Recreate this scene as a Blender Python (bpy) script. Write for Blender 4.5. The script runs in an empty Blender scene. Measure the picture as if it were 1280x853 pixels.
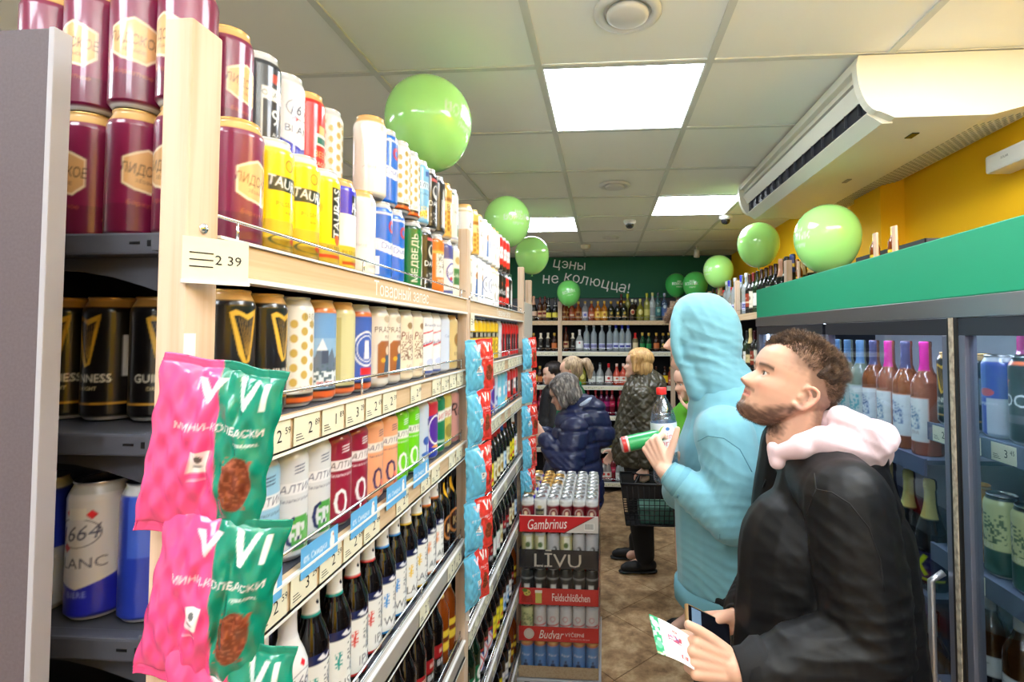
import bpy, bmesh, math, random
import numpy as np
from mathutils import Vector, Matrix, geometry
R = math.radians
random.seed(7)
sc = bpy.context.scene
COL = sc.collection

# ------------------------------------------------------------------ camera, world, lights, exposure
EYE = Vector((0, 0, 1.80)); F = 650.0; CX, CY = 707.0, 392.0
YAW, PITCH = R(4.2), R(2.2)
FWD = Vector((-math.sin(YAW)*math.cos(PITCH), math.cos(YAW)*math.cos(PITCH), math.sin(PITCH)))
RGT = Vector((math.cos(YAW), math.sin(YAW), 0)); UPV = RGT.cross(FWD)
cd = bpy.data.cameras.new('camera'); cam = bpy.data.objects.new('camera', cd); COL.objects.link(cam)
cd.sensor_width = 36; cd.sensor_fit = 'HORIZONTAL'; cd.lens = F*36/1280; cd.clip_start = .02
cd.shift_x = -(CX-640)/1280; cd.shift_y = (CY-426.5)/1280
m = Matrix((RGT, UPV, -FWD)).transposed().to_4x4(); m.translation = EYE; cam.matrix_world = m
sc.camera = cam
def at(px, py, Y):
    """point at aisle depth Y that stands where the photograph shows pixel (px, py)"""
    d = FWD + RGT*((px-CX)/F) - UPV*((py-CY)/F)
    return EYE + d*(Y/d.y)
w = bpy.data.worlds.new('world'); sc.world = w; w.use_nodes = True
w.node_tree.nodes['Background'].inputs[0].default_value = (.8, .85, .9, 1)
w.node_tree.nodes['Background'].inputs[1].default_value = .3
sc.view_settings.view_transform = 'Standard'; sc.view_settings.look = 'None'
sc.view_settings.exposure = 0.16; sc.view_settings.gamma = 1; sc.view_settings.use_curve_mapping = False
PANEL_POWER = 18
FRIDGE_POWER = 12.0
CEIL = 2.75; GX, GY = -.228, 1.81                        # ceiling grid origin, 0.6 m pitch
LIGHT_CELLS = [(0, 0), (1, 3), (-1, 4), (1, -2), (2, -2), (-1, -5), (-4, -1), (-4, 4), (-4, -3), (-2, -4)]  # cells outside the view are added panels; near right ones brighten that side

fd = bpy.data.lights.new('bounce_fill', 'AREA'); fd.size = .12; fd.energy = 62; fd.color = (.96, .98, 1)    # added fill light aimed up at the ceiling, standing in for a bounced flash
fo = bpy.data.objects.new('bounce_fill', fd); COL.objects.link(fo); fo.location = (.30, -.30, 2.0); fo.rotation_euler = (R(180+14), R(12), 0)

# ------------------------------------------------------------------ object helpers
def link(o, parent=None):
    COL.objects.link(o)
    if parent is not None: o.parent = parent
    return o
def tag(o, label=None, cat=None, group=None, kind=None):
    if label:
        w_ = label.split()
        while len(w_) > 16 and any(x in ('a', 'the', 'an') for x in w_): w_.remove([x for x in w_ if x in ('a', 'the', 'an')][0])
        o['label'] = ' '.join(w_)
    if cat: o['category'] = cat
    if group: o['group'] = group
    if kind: o['kind'] = kind
    return o
def empty(name, loc=(0, 0, 0), rz=0):
    o = bpy.data.objects.new(name, None); o.location = loc; o.rotation_euler = (0, 0, rz); o.empty_display_size = .05
    return link(o)
def mobj(name, me, parent=None, mt=None, loc=None, rot=None):
    o = bpy.data.objects.new(name, me)
    if mt is not None:
        me.materials.clear(); me.materials.append(mt)
    if loc is not None: o.location = loc
    if rot is not None: o.rotation_euler = rot
    return link(o, parent)
def mesh(verts, faces, smooth=False, name='m'):
    me = bpy.data.meshes.new(name); me.from_pydata([tuple(v) for v in verts], [], faces)
    if smooth: me.polygons.foreach_set('use_smooth', [True]*len(me.polygons))
    me.update(); return me
class MB:
    """collects shapes, then becomes one mesh"""
    def __init__(s): s.v = []; s.f = []; s.s = []
    def add(s, vs, fs, smooth=False):
        n = len(s.v); s.v += [tuple(v) for v in vs]; s.f += [tuple(i+n for i in f) for f in fs]; s.s += [smooth]*len(fs); return s
    def box(s, x0, y0, z0, x1, y1, z1, M=None):
        vs = [Vector((x, y, z)) for z in (z0, z1) for y in (y0, y1) for x in (x0, x1)]
        if M is not None: vs = [M @ v for v in vs]
        return s.add(vs, [(0, 2, 3, 1), (4, 5, 7, 6), (0, 1, 5, 4), (2, 6, 7, 3), (0, 4, 6, 2), (1, 3, 7, 5)])
    def bbox(s, x0, y0, z0, x1, y1, z1, b=.003):
        """box with chamfered edges"""
        bm = bmesh.new(); bmesh.ops.create_cube(bm, size=1)
        for v in bm.verts: v.co = Vector(((x0+x1)/2+v.co.x*(x1-x0), (y0+y1)/2+v.co.y*(y1-y0), (z0+z1)/2+v.co.z*(z1-z0)))
        bmesh.ops.bevel(bm, geom=bm.edges[:], offset=b, segments=2, affect='EDGES', profile=.6)
        bm.verts.index_update(); s.add([v.co.copy() for v in bm.verts], [[v.index for v in f.verts] for f in bm.faces]); bm.free(); return s
    def tube(s, pts, r, n=8, cap=True):
        pts = [Vector(p) for p in pts]; rr = r if isinstance(r, (list, tuple)) else [r]*len(pts)
        vs = []; fs = []; up = None
        for i, p in enumerate(pts):
            t = (pts[min(i+1, len(pts)-1)]-pts[max(i-1, 0)]).normalized()
            if up is None: up = Vector((0, 0, 1)) if abs(t.z) < .9 else Vector((1, 0, 0))
            a = t.cross(up).normalized(); b = a.cross(t); up = b if abs(t.z) >= .0 else up
            for k in range(n):
                q = 2*math.pi*k/n; vs.append(p+a*(math.cos(q)*rr[i])+b*(math.sin(q)*rr[i]))
            up = b
        for i in range(len(pts)-1):
            for k in range(n):
                fs.append((i*n+k, i*n+(k+1) % n, (i+1)*n+(k+1) % n, (i+1)*n+k))
        if cap: fs += [tuple(range(n))[::-1], tuple(range((len(pts)-1)*n, len(pts)*n))]
        return s.add(vs, fs, True)
    def lathe(s, prof, n=24, M=None):
        vs = []; fs = []
        for r, z in prof:
            for k in range(n):
                q = 2*math.pi*k/n; v = Vector((r*math.cos(q), r*math.sin(q), z)); vs.append(M @ v if M is not None else v)
        for i in range(len(prof)-1):
            for k in range(n): fs.append((i*n+k, i*n+(k+1) % n, (i+1)*n+(k+1) % n, (i+1)*n+k))
        return s.add(vs, fs, True)
    def me(s, name='m'):
        me = bpy.data.meshes.new(name); me.from_pydata(s.v, [], s.f)
        me.polygons.foreach_set('use_smooth', s.s); me.update(); return me
    def build(s, name, mt, parent=None, loc=None, rot=None): return mobj(name, s.me(name), parent, mt, loc, rot)

# ------------------------------------------------------------------ materials (all node based)
def lin(c): return tuple((x/255/12.92 if x/255 <= .04045 else ((x/255+.055)/1.055)**2.4) for x in c)
MATS = {}
def mat(name, col=(200, 200, 200), rough=.5, metal=0, spec=.5, noise=None, bump=None, emit=None, trans=0, ior=1.45, coat=0, attr=False, sheen=0, sss=0, alpha=1):
    if name in MATS: return MATS[name]
    m = bpy.data.materials.new(name); m.use_nodes = True; nt = m.node_tree; N = nt.nodes; L = nt.links; b = N['Principled BSDF']
    b.inputs['Base Color'].default_value = (*lin(col), 1); b.inputs['Roughness'].default_value = rough; b.inputs['Metallic'].default_value = metal
    b.inputs['Specular IOR Level'].default_value = spec; b.inputs['Transmission Weight'].default_value = trans; b.inputs['IOR'].default_value = ior
    b.inputs['Coat Weight'].default_value = coat; b.inputs['Coat Roughness'].default_value = .06; b.inputs['Sheen Weight'].default_value = sheen; b.inputs['Alpha'].default_value = alpha
    if sss: b.inputs['Subsurface Weight'].default_value = sss; b.inputs['Subsurface Radius'].default_value = (.012, .005, .003); b.inputs['Subsurface Scale'].default_value = 1
    if attr:
        a = N.new('ShaderNodeAttribute'); a.attribute_name = 'print'; L.new(a.outputs['Color'], b.inputs['Base Color'])
    if emit: b.inputs['Emission Color'].default_value = (*lin(emit[0]), 1); b.inputs['Emission Strength'].default_value = emit[1]
    if noise:                                            # (other colour, scale vector, detail, lo, hi)
        c2, scl, det, lo, hi = noise
        tc = N.new('ShaderNodeTexCoord'); mp = N.new('ShaderNodeMapping'); nz = N.new('ShaderNodeTexNoise'); rp = N.new('ShaderNodeValToRGB')
        mp.inputs['Scale'].default_value = scl; nz.inputs['Detail'].default_value = det; nz.inputs['Scale'].default_value = 1
        L.new(tc.outputs['Object'], mp.inputs[0]); L.new(mp.outputs[0], nz.inputs['Vector']); L.new(nz.outputs['Fac'], rp.inputs[0])
        rp.color_ramp.elements[0].position = lo; rp.color_ramp.elements[1].position = hi
        rp.color_ramp.elements[0].color = (*lin(col), 1); rp.color_ramp.elements[1].color = (*lin(c2), 1)
        L.new(rp.outputs[0], b.inputs['Base Color'])
    if bump:                                             # (scale vector, strength, distance)
        scl, st, di = bump
        tc = N.new('ShaderNodeTexCoord'); mp = N.new('ShaderNodeMapping'); nz = N.new('ShaderNodeTexNoise'); bp = N.new('ShaderNodeBump')
        mp.inputs['Scale'].default_value = scl; nz.inputs['Detail'].default_value = 4; nz.inputs['Scale'].default_value = 1
        L.new(tc.outputs['Object'], mp.inputs[0]); L.new(mp.outputs[0], nz.inputs['Vector'])
        bp.inputs['Strength'].default_value = st; bp.inputs['Distance'].default_value = di
        L.new(nz.outputs['Fac'], bp.inputs['Height']); L.new(bp.outputs[0], b.inputs['Normal'])
    MATS[name] = m; return m
M_PRINT = mat('printed_metal', rough=.28, coat=.6, attr=True)
M_PAPER = mat('printed_paper', rough=.6, attr=True)
M_FILM = mat('printed_film', rough=.22, coat=.5, attr=True)
M_GLOSS = mat('glossy_dark_glass', rough=.07, attr=True, coat=.5)
M_SKIN = mat('skin', rough=.5, attr=True, sss=.12)
M_FABRIC_P = mat('printed_cloth', rough=.9, attr=True)
M_LID = mat('brushed_aluminium_lid', (205, 205, 205), .28, 1)
M_TAB = mat('pull_tab_metal', (170, 172, 176), .3, 1)
M_GOLD = mat('gold_lid', (205, 165, 100), .3, .9)
M_STEEL = mat('brushed_steel', (150, 150, 152), .32, .9, bump=((4, 300, 300), .1, .001))
M_CHROME = mat('chrome_wire', (225, 225, 228), .16, 1)
M_WOOD = mat('pale_pine', (214, 190, 166), .5, noise=((192, 158, 122), (60, 60, 2.2), 6, .42, .75), bump=((60, 60, 3), .12, .002))
M_WOODH = mat('pale_beech_rail', (216, 190, 154), .45, noise=((196, 160, 116), (40, 2.5, 90), 6, .4, .75))
M_WHITE = mat('white_plastic', (226, 226, 222), .4)
M_LIP = mat('white_enamel_lip', (235, 235, 232), .3)
M_GREY = mat('dark_grey_enamel', (72, 74, 84), .45)
M_DGREY = mat('charcoal_enamel', (34, 35, 40), .5)
M_PANEL = mat('grey_violet_panel', (88, 78, 82), .6, noise=((95, 85, 90), (300, 300, 300), 3, .3, .7))
M_TAG = mat('cream_tag_paper', (226, 222, 196), .6)
M_INK = mat('black_ink', (22, 22, 24), .6)
M_SIGN = mat('white_paint_lettering', (238, 240, 236), .6)
M_BLACK = mat('black_plastic', (16, 16, 18), .4)

# ------------------------------------------------------------------ lettering and print
_tc = {}
def text_tris(s, bold=0.0, res=2):
    """triangles of a string, height of capitals about 0.7, centred at 0"""
    k = (s, bold)
    if k in _tc: return _tc[k]
    c = bpy.data.curves.new('t', 'FONT'); c.body = s; c.resolution_u = res; c.offset = bold; c.align_x = 'CENTER'; c.fill_mode = 'NONE'
    o = bpy.data.objects.new('t', c); me = o.to_mesh(); v = np.array([p.co[:2] for p in me.vertices]).reshape(-1, 2); ed = [tuple(e.vertices) for e in me.edges]; t = np.zeros((0, 3), int)
    if len(v):                                           # fill the outlines: constrained triangulation, kept where the winding is not zero
        nxt = {a: b for a, b in ed}; vo, eo, fo, _, _, _ = geometry.delaunay_2d_cdt([Vector(p) for p in v], ed, [], 0, 1e-5); vv = np.array([p[:] for p in vo]); fo = np.array([f for f in fo if len(f) == 3])
        cen = vv[fo].mean(1); E = np.array(ed); a, b = v[E[:, 0]], v[E[:, 1]]; up = (a[None, :, 1] <= cen[:, 1:2]) & (b[None, :, 1] > cen[:, 1:2]); dn = (a[None, :, 1] > cen[:, 1:2]) & (b[None, :, 1] <= cen[:, 1:2])
        dy = np.where(b[:, 1] == a[:, 1], 1, b[:, 1]-a[:, 1]); xi = a[None, :, 0]+(cen[:, 1:2]-a[None, :, 1])/dy[None]*(b[None, :, 0]-a[None, :, 0]); wn = ((up & (xi > cen[:, 0:1])).sum(1)-(dn & (xi > cen[:, 0:1])).sum(1))
        t = fo[wn != 0]; v = vv
    if len(v): v[:, 1] -= .35
    o.to_mesh_clear(); bpy.data.objects.remove(o); bpy.data.curves.remove(c)
    _tc[k] = (v, t); return v, t
def text_into(mb, s, M, size, bold=.01):
    """flat lettering as polygons in the XY plane of M"""
    v, t = text_tris(s, bold)
    mb.add([M @ Vector((p[0]*size, p[1]*size, 0)) for p in v], [tuple(int(i) for i in f) for f in t])
class Cv:
    """flat print drawn in millimetres, x to the right from -w/2, y up from 0"""
    def __init__(s, w, h, res, bg):
        s.w, s.h, s.res = w, h, res; s.nx = max(2, int(w*res)); s.ny = max(2, int(h*res))
        s.a = np.empty((s.ny, s.nx, 3)); s.a[:] = lin(bg)
        s.X = (np.arange(s.nx)+.5)/res-w/2; s.Y = (np.arange(s.ny)+.5)/res
    def _sl(s, x0, y0, x1, y1):
        i0 = max(0, int((x0+s.w/2)*s.res)-1); i1 = min(s.nx, int((x1+s.w/2)*s.res)+2); j0 = max(0, int(y0*s.res)-1); j1 = min(s.ny, int(y1*s.res)+2)
        return i0, i1, j0, j1
    def op(s, o):
        k = o[0]
        if k == 'r':
            _, x0, y0, x1, y1, c = o; s.a[np.ix_((s.Y >= y0) & (s.Y < y1), (s.X >= x0) & (s.X < x1))] = lin(c)
        elif k == 'e':
            _, cx, cy, rx, ry, c = o; q = ((s.X[None, :]-cx)/rx)**2+((s.Y[:, None]-cy)/ry)**2; s.a[q < 1] = lin(c)
        elif k == 'o':                                   # ring
            _, cx, cy, rx, ry, w_, c = o; q = np.sqrt(((s.X[None, :]-cx)/rx)**2+((s.Y[:, None]-cy)/ry)**2); s.a[(q < 1) & (q > 1-w_)] = lin(c)
        elif k == 'p':
            P, c = o[1], o[2]; ins = np.zeros((s.ny, s.nx), bool); n = len(P)
            for a in range(n):
                x0, y0 = P[a]; x1, y1 = P[(a+1) % n]
                if y0 == y1: continue
                cond = ((y0 > s.Y[:, None]) != (y1 > s.Y[:, None])) & (s.X[None, :] < (x1-x0)*(s.Y[:, None]-y0)/(y1-y0)+x0)
                ins ^= cond
            s.a[ins] = lin(c)
        elif k == 'n':                                   # speckle: colour, amount, cell mm, region
            _, x0, y0, x1, y1, c, amt, cell = o; i0, i1, j0, j1 = s._sl(x0, y0, x1, y1)
            gx = ((s.X[i0:i1])/cell).astype(int); gy = (s.Y[j0:j1]/cell).astype(int)
            h = np.abs(np.sin(gx[None, :]*127.1+gy[:, None]*311.7)*43758.5) % 1
            v = s.a[j0:j1, i0:i1]; v[h < amt] = lin(c)
        elif k == 't':                                   # text: string, cx, cy, height, colour, angle, bold, shear, width factor
            _, st, cx, cy, h, c = o[:6]; ang = o[6] if len(o) > 6 else 0; bd = o[7] if len(o) > 7 else .02; sh = o[8] if len(o) > 8 else 0; wf = o[9] if len(o) > 9 else 1
            v, t = text_tris(st, bd); 
            if not len(v): return
            P = v*(h/.7); P = np.stack([(P[:, 0]+P[:, 1]*sh)*wf, P[:, 1]], 1)
            ca, sa = math.cos(R(ang)), math.sin(R(ang)); P = np.stack([P[:, 0]*ca-P[:, 1]*sa+cx, P[:, 0]*sa+P[:, 1]*ca+cy], 1)
            lc = lin(c)
            for a, b, d in P[t]:
                i0, i1, j0, j1 = s._sl(min(a[0], b[0], d[0]), min(a[1], b[1], d[1]), max(a[0], b[0], d[0]), max(a[1], b[1], d[1]))
                if i1 <= i0 or j1 <= j0: continue
                x = s.X[None, i0:i1]; y = s.Y[j0:j1, None]
                e0 = (b[0]-a[0])*(y-a[1])-(b[1]-a[1])*(x-a[0]); e1 = (d[0]-b[0])*(y-b[1])-(d[1]-b[1])*(x-b[0]); e2 = (a[0]-d[0])*(y-d[1])-(a[1]-d[1])*(x-d[0])
                ins = ((e0 >= 0) & (e1 >= 0) & (e2 >= 0)) | ((e0 <= 0) & (e1 <= 0) & (e2 <= 0))
                s.a[j0:j1, i0:i1][ins] = lc
        return s
    def run(s, ops):
        for o in ops: s.op(o)
        return s
    def sample(s, x, y, soft):
        """box-filtered colours at points (mm)"""
        if not hasattr(s, 'I'):
            s.I = np.zeros((s.ny+1, s.nx+1, 3)); s.I[1:, 1:] = s.a.cumsum(0).cumsum(1)
        k = max(1, int(soft*s.res/2+.5)); i = np.clip(((x+s.w/2)*s.res).astype(int), 0, s.nx-1); j = np.clip((y*s.res).astype(int), 0, s.ny-1)
        i0 = np.clip(i-k, 0, s.nx); i1 = np.clip(i+k, 1, s.nx); j0 = np.clip(j-k, 0, s.ny); j1 = np.clip(j+k, 1, s.ny)
        i0 = np.minimum(i0, i1-1); j0 = np.minimum(j0, j1-1)
        S = s.I[j1, i1]-s.I[j0, i1]-s.I[j1, i0]+s.I[j0, i0]
        return S/((i1-i0)*(j1-j0))[:, None]
def paint(me, cols):
    a = me.color_attributes.new('print', 'FLOAT_COLOR', 'POINT')
    d = np.ones((len(cols), 4)); d[:, :3] = cols; a.data.foreach_set('color', d.ravel().astype(np.float32))
def flat_print(cv, sp, to3=None):
    """a grid carrying a flat print; to3 maps (x mm, y mm) to a point"""
    nx = max(2, int(cv.w/sp)+1); ny = max(2, int(cv.h/sp)+1)
    xs = np.linspace(-cv.w/2, cv.w/2, nx); ys = np.linspace(0, cv.h, ny); X, Y = np.meshgrid(xs, ys)
    x = X.ravel(); y = Y.ravel(); P = to3(x, y) if to3 else np.stack([x/1000, x*0, y/1000], 1)
    fs = [(j*nx+i, j*nx+i+1, (j+1)*nx+i+1, (j+1)*nx+i) for j in range(ny-1) for i in range(nx-1)]
    me = bpy.data.meshes.new('print'); me.from_pydata(P.tolist(), [], fs); me.update()
    paint(me, cv.sample(x, y, sp)); return me
def slab_print(name, cv, sp, mt, thick=.004, parent=None, loc=None, rot=None):
    """flat board facing -Y (local), printed on its front; solid with sides"""
    me = flat_print(cv, sp); bm = bmesh.new(); bm.from_mesh(me)
    g = bmesh.ops.extrude_face_region(bm, geom=bm.faces[:]); vs = [e for e in g['geom'] if isinstance(e, bmesh.types.BMVert)]
    bmesh.ops.translate(bm, verts=vs, vec=(0, thick, 0)); bmesh.ops.recalc_face_normals(bm, faces=bm.faces[:]); bm.to_mesh(me); bm.free()
    return mobj(name, me, parent, mt, loc, rot)
def lathe_print(prof, cv, sp, name='m', radius=None, smooth=True):
    """surface of revolution (mm) painted with cv, print centred on +X"""
    pr = [prof[0]]
    for a, b in zip(prof, prof[1:]):
        n = max(1, int(abs(b[1]-a[1])/sp)); pr += [(a[0]+(b[0]-a[0])*i/n, a[1]+(b[1]-a[1])*i/n) for i in range(1, n+1)]
    rm = radius or max(r for r, z in prof); n = max(14, int(2*math.pi*rm/sp)); pr = np.array(pr)
    th = np.linspace(-math.pi, math.pi, n, endpoint=False)
    T, I = np.meshgrid(th, np.arange(len(pr))); r = pr[I, 0]; z = pr[I, 1]
    P = np.stack([r*np.cos(T), r*np.sin(T), z], -1).reshape(-1, 3)/1000
    fs = [(i*n+k, i*n+(k+1) % n, (i+1)*n+(k+1) % n, (i+1)*n+k) for i in range(len(pr)-1) for k in range(n)]
    me = bpy.data.meshes.new(name); me.from_pydata(P.tolist(), [], fs); me.polygons.foreach_set('use_smooth', [True]*len(fs)); me.update()
    paint(me, cv.sample((T*rm).ravel(), z.ravel(), sp)); return me
ORD = ['', 'first', 'second', 'third', 'fourth', 'fifth', 'sixth', 'seventh', 'eighth', 'ninth', 'tenth', 'eleventh', 'twelfth', 'thirteenth', 'fourteenth', 'fifteenth', 'sixteenth', 'seventeenth', 'eighteenth', 'nineteenth', 'twentieth', 'twenty-first', 'twenty-second', 'twenty-third', 'twenty-fourth', 'twenty-fifth', 'twenty-sixth', 'twenty-seventh', 'twenty-eighth', 'twenty-ninth', 'thirtieth']
# ------------------------------------------------------------------ the room
RX0, RX1, RY0, RY1 = -3.6, 1.55, -2.4, 6.42
M_CEIL = mat('ceiling_board', (248, 250, 244), .9, bump=((60, 60, 60), .12, .003))
M_BAR = mat('ceiling_bar', (215, 219, 213), .6)
M_YEL = mat('yellow_wall_paint', (255, 196, 6), .7, bump=((70, 70, 70), .15, .003))
M_WALLW = mat('pale_wall_paint', (236, 236, 230), .8)
M_FLOORB = mat('floor_grout', (84, 70, 56), .9)
def floor_mat():
    m = mat('mottled_stone_floor', (150, 126, 98), .36); nt = m.node_tree; N = nt.nodes; L = nt.links; b = N['Principled BSDF']
    g = N.new('ShaderNodeNewGeometry'); n1 = N.new('ShaderNodeTexNoise'); n2 = N.new('ShaderNodeTexNoise'); rp = N.new('ShaderNodeValToRGB'); mx = N.new('ShaderNodeMix'); mx.data_type = 'RGBA'; mx.blend_type = 'MULTIPLY'; rp2 = N.new('ShaderNodeValToRGB')
    n1.inputs['Scale'].default_value = 7; n1.inputs['Detail'].default_value = 8; n1.inputs['Roughness'].default_value = .68; n1.inputs['Distortion'].default_value = .15
    n2.inputs['Scale'].default_value = 2.4; n2.inputs['Detail'].default_value = 3
    L.new(g.outputs['Position'], n1.inputs['Vector']); L.new(g.outputs['Position'], n2.inputs['Vector']); L.new(n1.outputs['Fac'], rp.inputs[0]); L.new(n2.outputs['Fac'], rp2.inputs[0])
    e = rp.color_ramp.elements; e[0].position = .36; e[0].color = (*lin((132, 102, 72)), 1); e[1].position = .66; e[1].color = (*lin((228, 200, 158)), 1)
    x = e.new(.5); x.color = (*lin((186, 150, 110)), 1)
    rp2.color_ramp.elements[0].position = .3; rp2.color_ramp.elements[0].color = (.8, .78, .76, 1); rp2.color_ramp.elements[1].position = .7; rp2.color_ramp.elements[1].color = (1, 1, 1, 1)
    mx.inputs[0].default_value = 1; L.new(rp.outputs[0], mx.inputs[6]); L.new(rp2.outputs[0], mx.inputs[7]); L.new(mx.outputs[2], b.inputs['Base Color'])
    return m
fl = MB().box(RX0, RY0, -.1, RX1, RY1, -.004).build('floor', M_FLOORB); tag(fl, kind='structure')
T = .45; tm = MB().bbox(-T/2+.0022, -T/2+.0022, -.0035, T/2-.0022, T/2-.0022, .0, .001).me('floor_tile'); tm.materials.append(floor_mat())
s2 = T*math.sqrt(.5)
for i in range(-20, 21):
    for j in range(-20, 21):
        x, y = .05+(i-j)*s2, 3.1+(i+j)*s2
        if RX0+.33 < x < RX1-.33 and RY0+.33 < y < RY1-.33 and x > -2.2: mobj('floor_tile', tm, fl, None, (x, y, 0), (0, 0, R(45)))
ce = MB().box(RX0, RY0, CEIL+.03, RX1, RY1, CEIL+.12).build('ceiling', M_WALLW); tag(ce, kind='structure')
ct = MB().bbox(-.29, -.29, .004, .29, .29, .02, .002).me('ceiling_tile'); ct.materials.append(M_CEIL)
M_LIT = mat('lit_diffuser', (250, 250, 250), .5, emit=((238, 246, 255), PANEL_POWER))
lp = MB().box(-.286, -.286, .002, .286, .286, .008).me('diffuser'); lp.materials.append(M_LIT)
fr = MB()
for a in (0, 1, 2, 3):
    Mx = Matrix.Rotation(R(90*a), 4, 'Z'); fr.box(-.297, -.297, -.001, .297, -.284, .014, Mx)
frm = fr.me('frame'); frm.materials.append(M_WHITE)
where = {(0, 0): 'over the aisle above the green balloon', (1, 3): 'beside the far end of the air conditioner', (-1, 4): 'behind the middle green balloon'}
for i in range(-6, 4):
    for j in range(-8, 9):
        x0, y0 = GX+.6*i, GY+.6*j
        if x0+.6 > RX1+.35 or x0 < RX0-.3 or y0 < RY0-.3 or y0+.6 > RY1+.35: continue
        if (i, j) in LIGHT_CELLS:
            t = empty('ceiling_light', (x0+.3, y0+.3, CEIL)); wh = where.get((i, j), 'added off frame, %s from the left wall, %s from the front wall' % (ORD[i+7], ORD[j+9]))
            tag(t, 'square white lit ceiling panel '+wh, 'ceiling light', 'square ceiling lights'); mobj('diffuser', lp, t); mobj('frame', frm, t)
        else: mobj('ceiling_tile', ct, ce, None, (x0+.3, y0+.3, CEIL))
for i in range(-6, 4):
    x = GX+.6*i
    if RX0 < x < RX1: MB().box(x-.012, RY0, CEIL-.003, x+.012, RY1, CEIL+.004).build('ceiling_bar', M_BAR, ce)
for j in range(-8, 9):
    y = GY+.6*j
    if RY0 < y < RY1: MB().box(RX0, y-.0115, CEIL-.002, RX1, y+.0115, CEIL+.0035).build('ceiling_bar', M_BAR, ce)
tag(MB().box(RX1, RY0, 0, RX1+.1, RY1, CEIL+.1).build('wall_right', M_YEL), kind='structure')
tag(MB().box(RX0-.1, RY0, 0, RX0, RY1, CEIL+.1).build('wall_left', M_WALLW), kind='structure')
tag(MB().box(RX0, RY0-.1, 0, RX1, RY0, CEIL+.1).build('wall_front', M_WALLW), kind='structure')
tag(MB().box(RX0, RY1, 0, RX1, RY1+.1, CEIL+.1).build('wall_back', mat('grey_back_wall', (98, 98, 104), .7)), kind='structure')
tag(MB().box(1.43, 2.78, 2.045, RX1, 3.06, CEIL-.01).build('trim_1', M_YEL), kind='structure')
tag(MB().box(1.47, 5.1, 0, RX1, 5.3, CEIL-.01).build('trim_2', M_YEL), kind='structure')
tag(MB().box(RX0, RY1-.012, 0, RX1, RY1, .08).build('baseboard_back', M_DGREY), kind='structure')
# green board with its slogan on the back wall
M_GREEN = mat('green_sign_board', (8, 92, 62), .6)
gb = MB().bbox(-1.2, RY1-.03, 2.235, RX1-.02, RY1-.001, 2.74, .002).build('sign_board', M_GREEN)
tag(gb, 'long green slogan board with white lettering on the back wall', 'sign')
def wavy(word, x, y, size, slope, bend=0, parent=None):
    """hand painted word, letter by letter along a slanting line; x,y in picture-plane metres at the board"""
    mb = MB(); n = len(word); cur = 0
    for k, ch in enumerate(word):
        v, t = text_tris(ch, .012); wd = (v[:, 0].max()-v[:, 0].min()) if len(v) else .3
        cur += wd/2*size
        z = y+slope*cur+bend*cur*cur; ang = math.atan(slope+2*bend*cur)+R(4 if k % 2 else -4)
        M = Matrix.Translation((x+cur, RY1-.0325, z)) @ Matrix.Rotation(R(90), 4, 'X') @ Matrix.Rotation(ang, 4, 'Z')
        text_into(mb, ch, M, size*(1.0 if k % 2 else 1.08), .03); cur += wd/2*size+size*.13
    return mb.build('lettering', M_SIGN, parent)
def bx(px, py): q = at(px, py, RY1-.03); return q.x, q.z
x, z = bx(692, 328); wavy('цэны', x, z, .165, -.12, 0, gb)
x, z = bx(679, 348); wavy('не', x, z, .18, .0, 0, gb)
x, z = bx(706, 345); wavy('колюцца!', x, z, .172, -.17, -.04, gb)
x, z = bx(668, 326); wavy('я', x, z, .135, -.1, 0, gb)

# ------------------------------------------------------------------ fixtures of the ceiling
def vent(x, y, label, r=.1):
    t = empty('ceiling_vent', (x, y, CEIL)); tag(t, label, 'vent', 'round ceiling vents')
    MB().lathe([(r, 0), (r, -.008), (r*.86, -.014), (r*.74, -.010), (r*.7, .0)], 40).build('frame', M_WHITE, t)
    MB().lathe([(.0, -.022), (r*.5, -.021), (r*.62, -.016), (r*.62, -.004), (0, -.004)], 40).build('disc', M_WHITE, t)
vent(.072, 1.51, 'round white ceiling vent nearest the camera at the top edge')
vent(.072, 3.31, 'round white ceiling vent in the middle of the aisle'); vent(.072, 5.11, 'small round white ceiling vent nearest the back wall', .085)
def dome(px, py, label):
    y = {787: 4.36, 907: 4.25}[px]; p = at(px, py, y); t = empty('dome_camera', (p.x, p.y, CEIL)); tag(t, label, 'camera', 'dome security cameras')
    MB().lathe([(.052, 0), (.052, -.022), (.044, -.03), (.036, -.034)], 24).build('housing', M_WHITE, t)
    MB().lathe([(.036, -.034), (.035, -.05), (.025, -.064), (.012, -.07), (0, -.071)], 20).build('dome', mat('smoked_dome', (30, 30, 34), .08, coat=1), t)
dome(787, 276, 'white dome security camera with dark glass above the aisle, left one'); dome(907, 273, 'white dome security camera with dark glass near the air conditioner')
p = at(732, 306, 5.55); t = empty('smoke_detector', (p.x, p.y, CEIL-.003)); tag(t, 'small round cream smoke detector on the ceiling before the slogan board', 'smoke detector')
MB().lathe([(.055, 0), (.055, -.012), (.05, -.03), (.03, -.045), (0, -.046)], 24).build('body', mat('cream_plastic', (225, 218, 190), .5), t)
p = at(871, 311, 5.7); t = empty('ceiling_spotlight', (p.x, p.y, CEIL-.003)); tag(t, 'small white unlit spotlight hanging by the back wall', 'spotlight')
MB().tube([(0, 0, 0), (0, 0, -.05)], .008).lathe([(.025, 0), (.025, -.006), (0, -.006)], 16).build('stem', M_WHITE, t)
MB().lathe([(0, .03), (.028, .028), (.032, -.05), (.026, -.05), (.024, -.02), (0, -.02)], 20, Matrix.Translation((0, 0, -.07)) @ Matrix.Rotation(R(25), 4, 'X')).build('lamp_head', M_WHITE, t)

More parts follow.
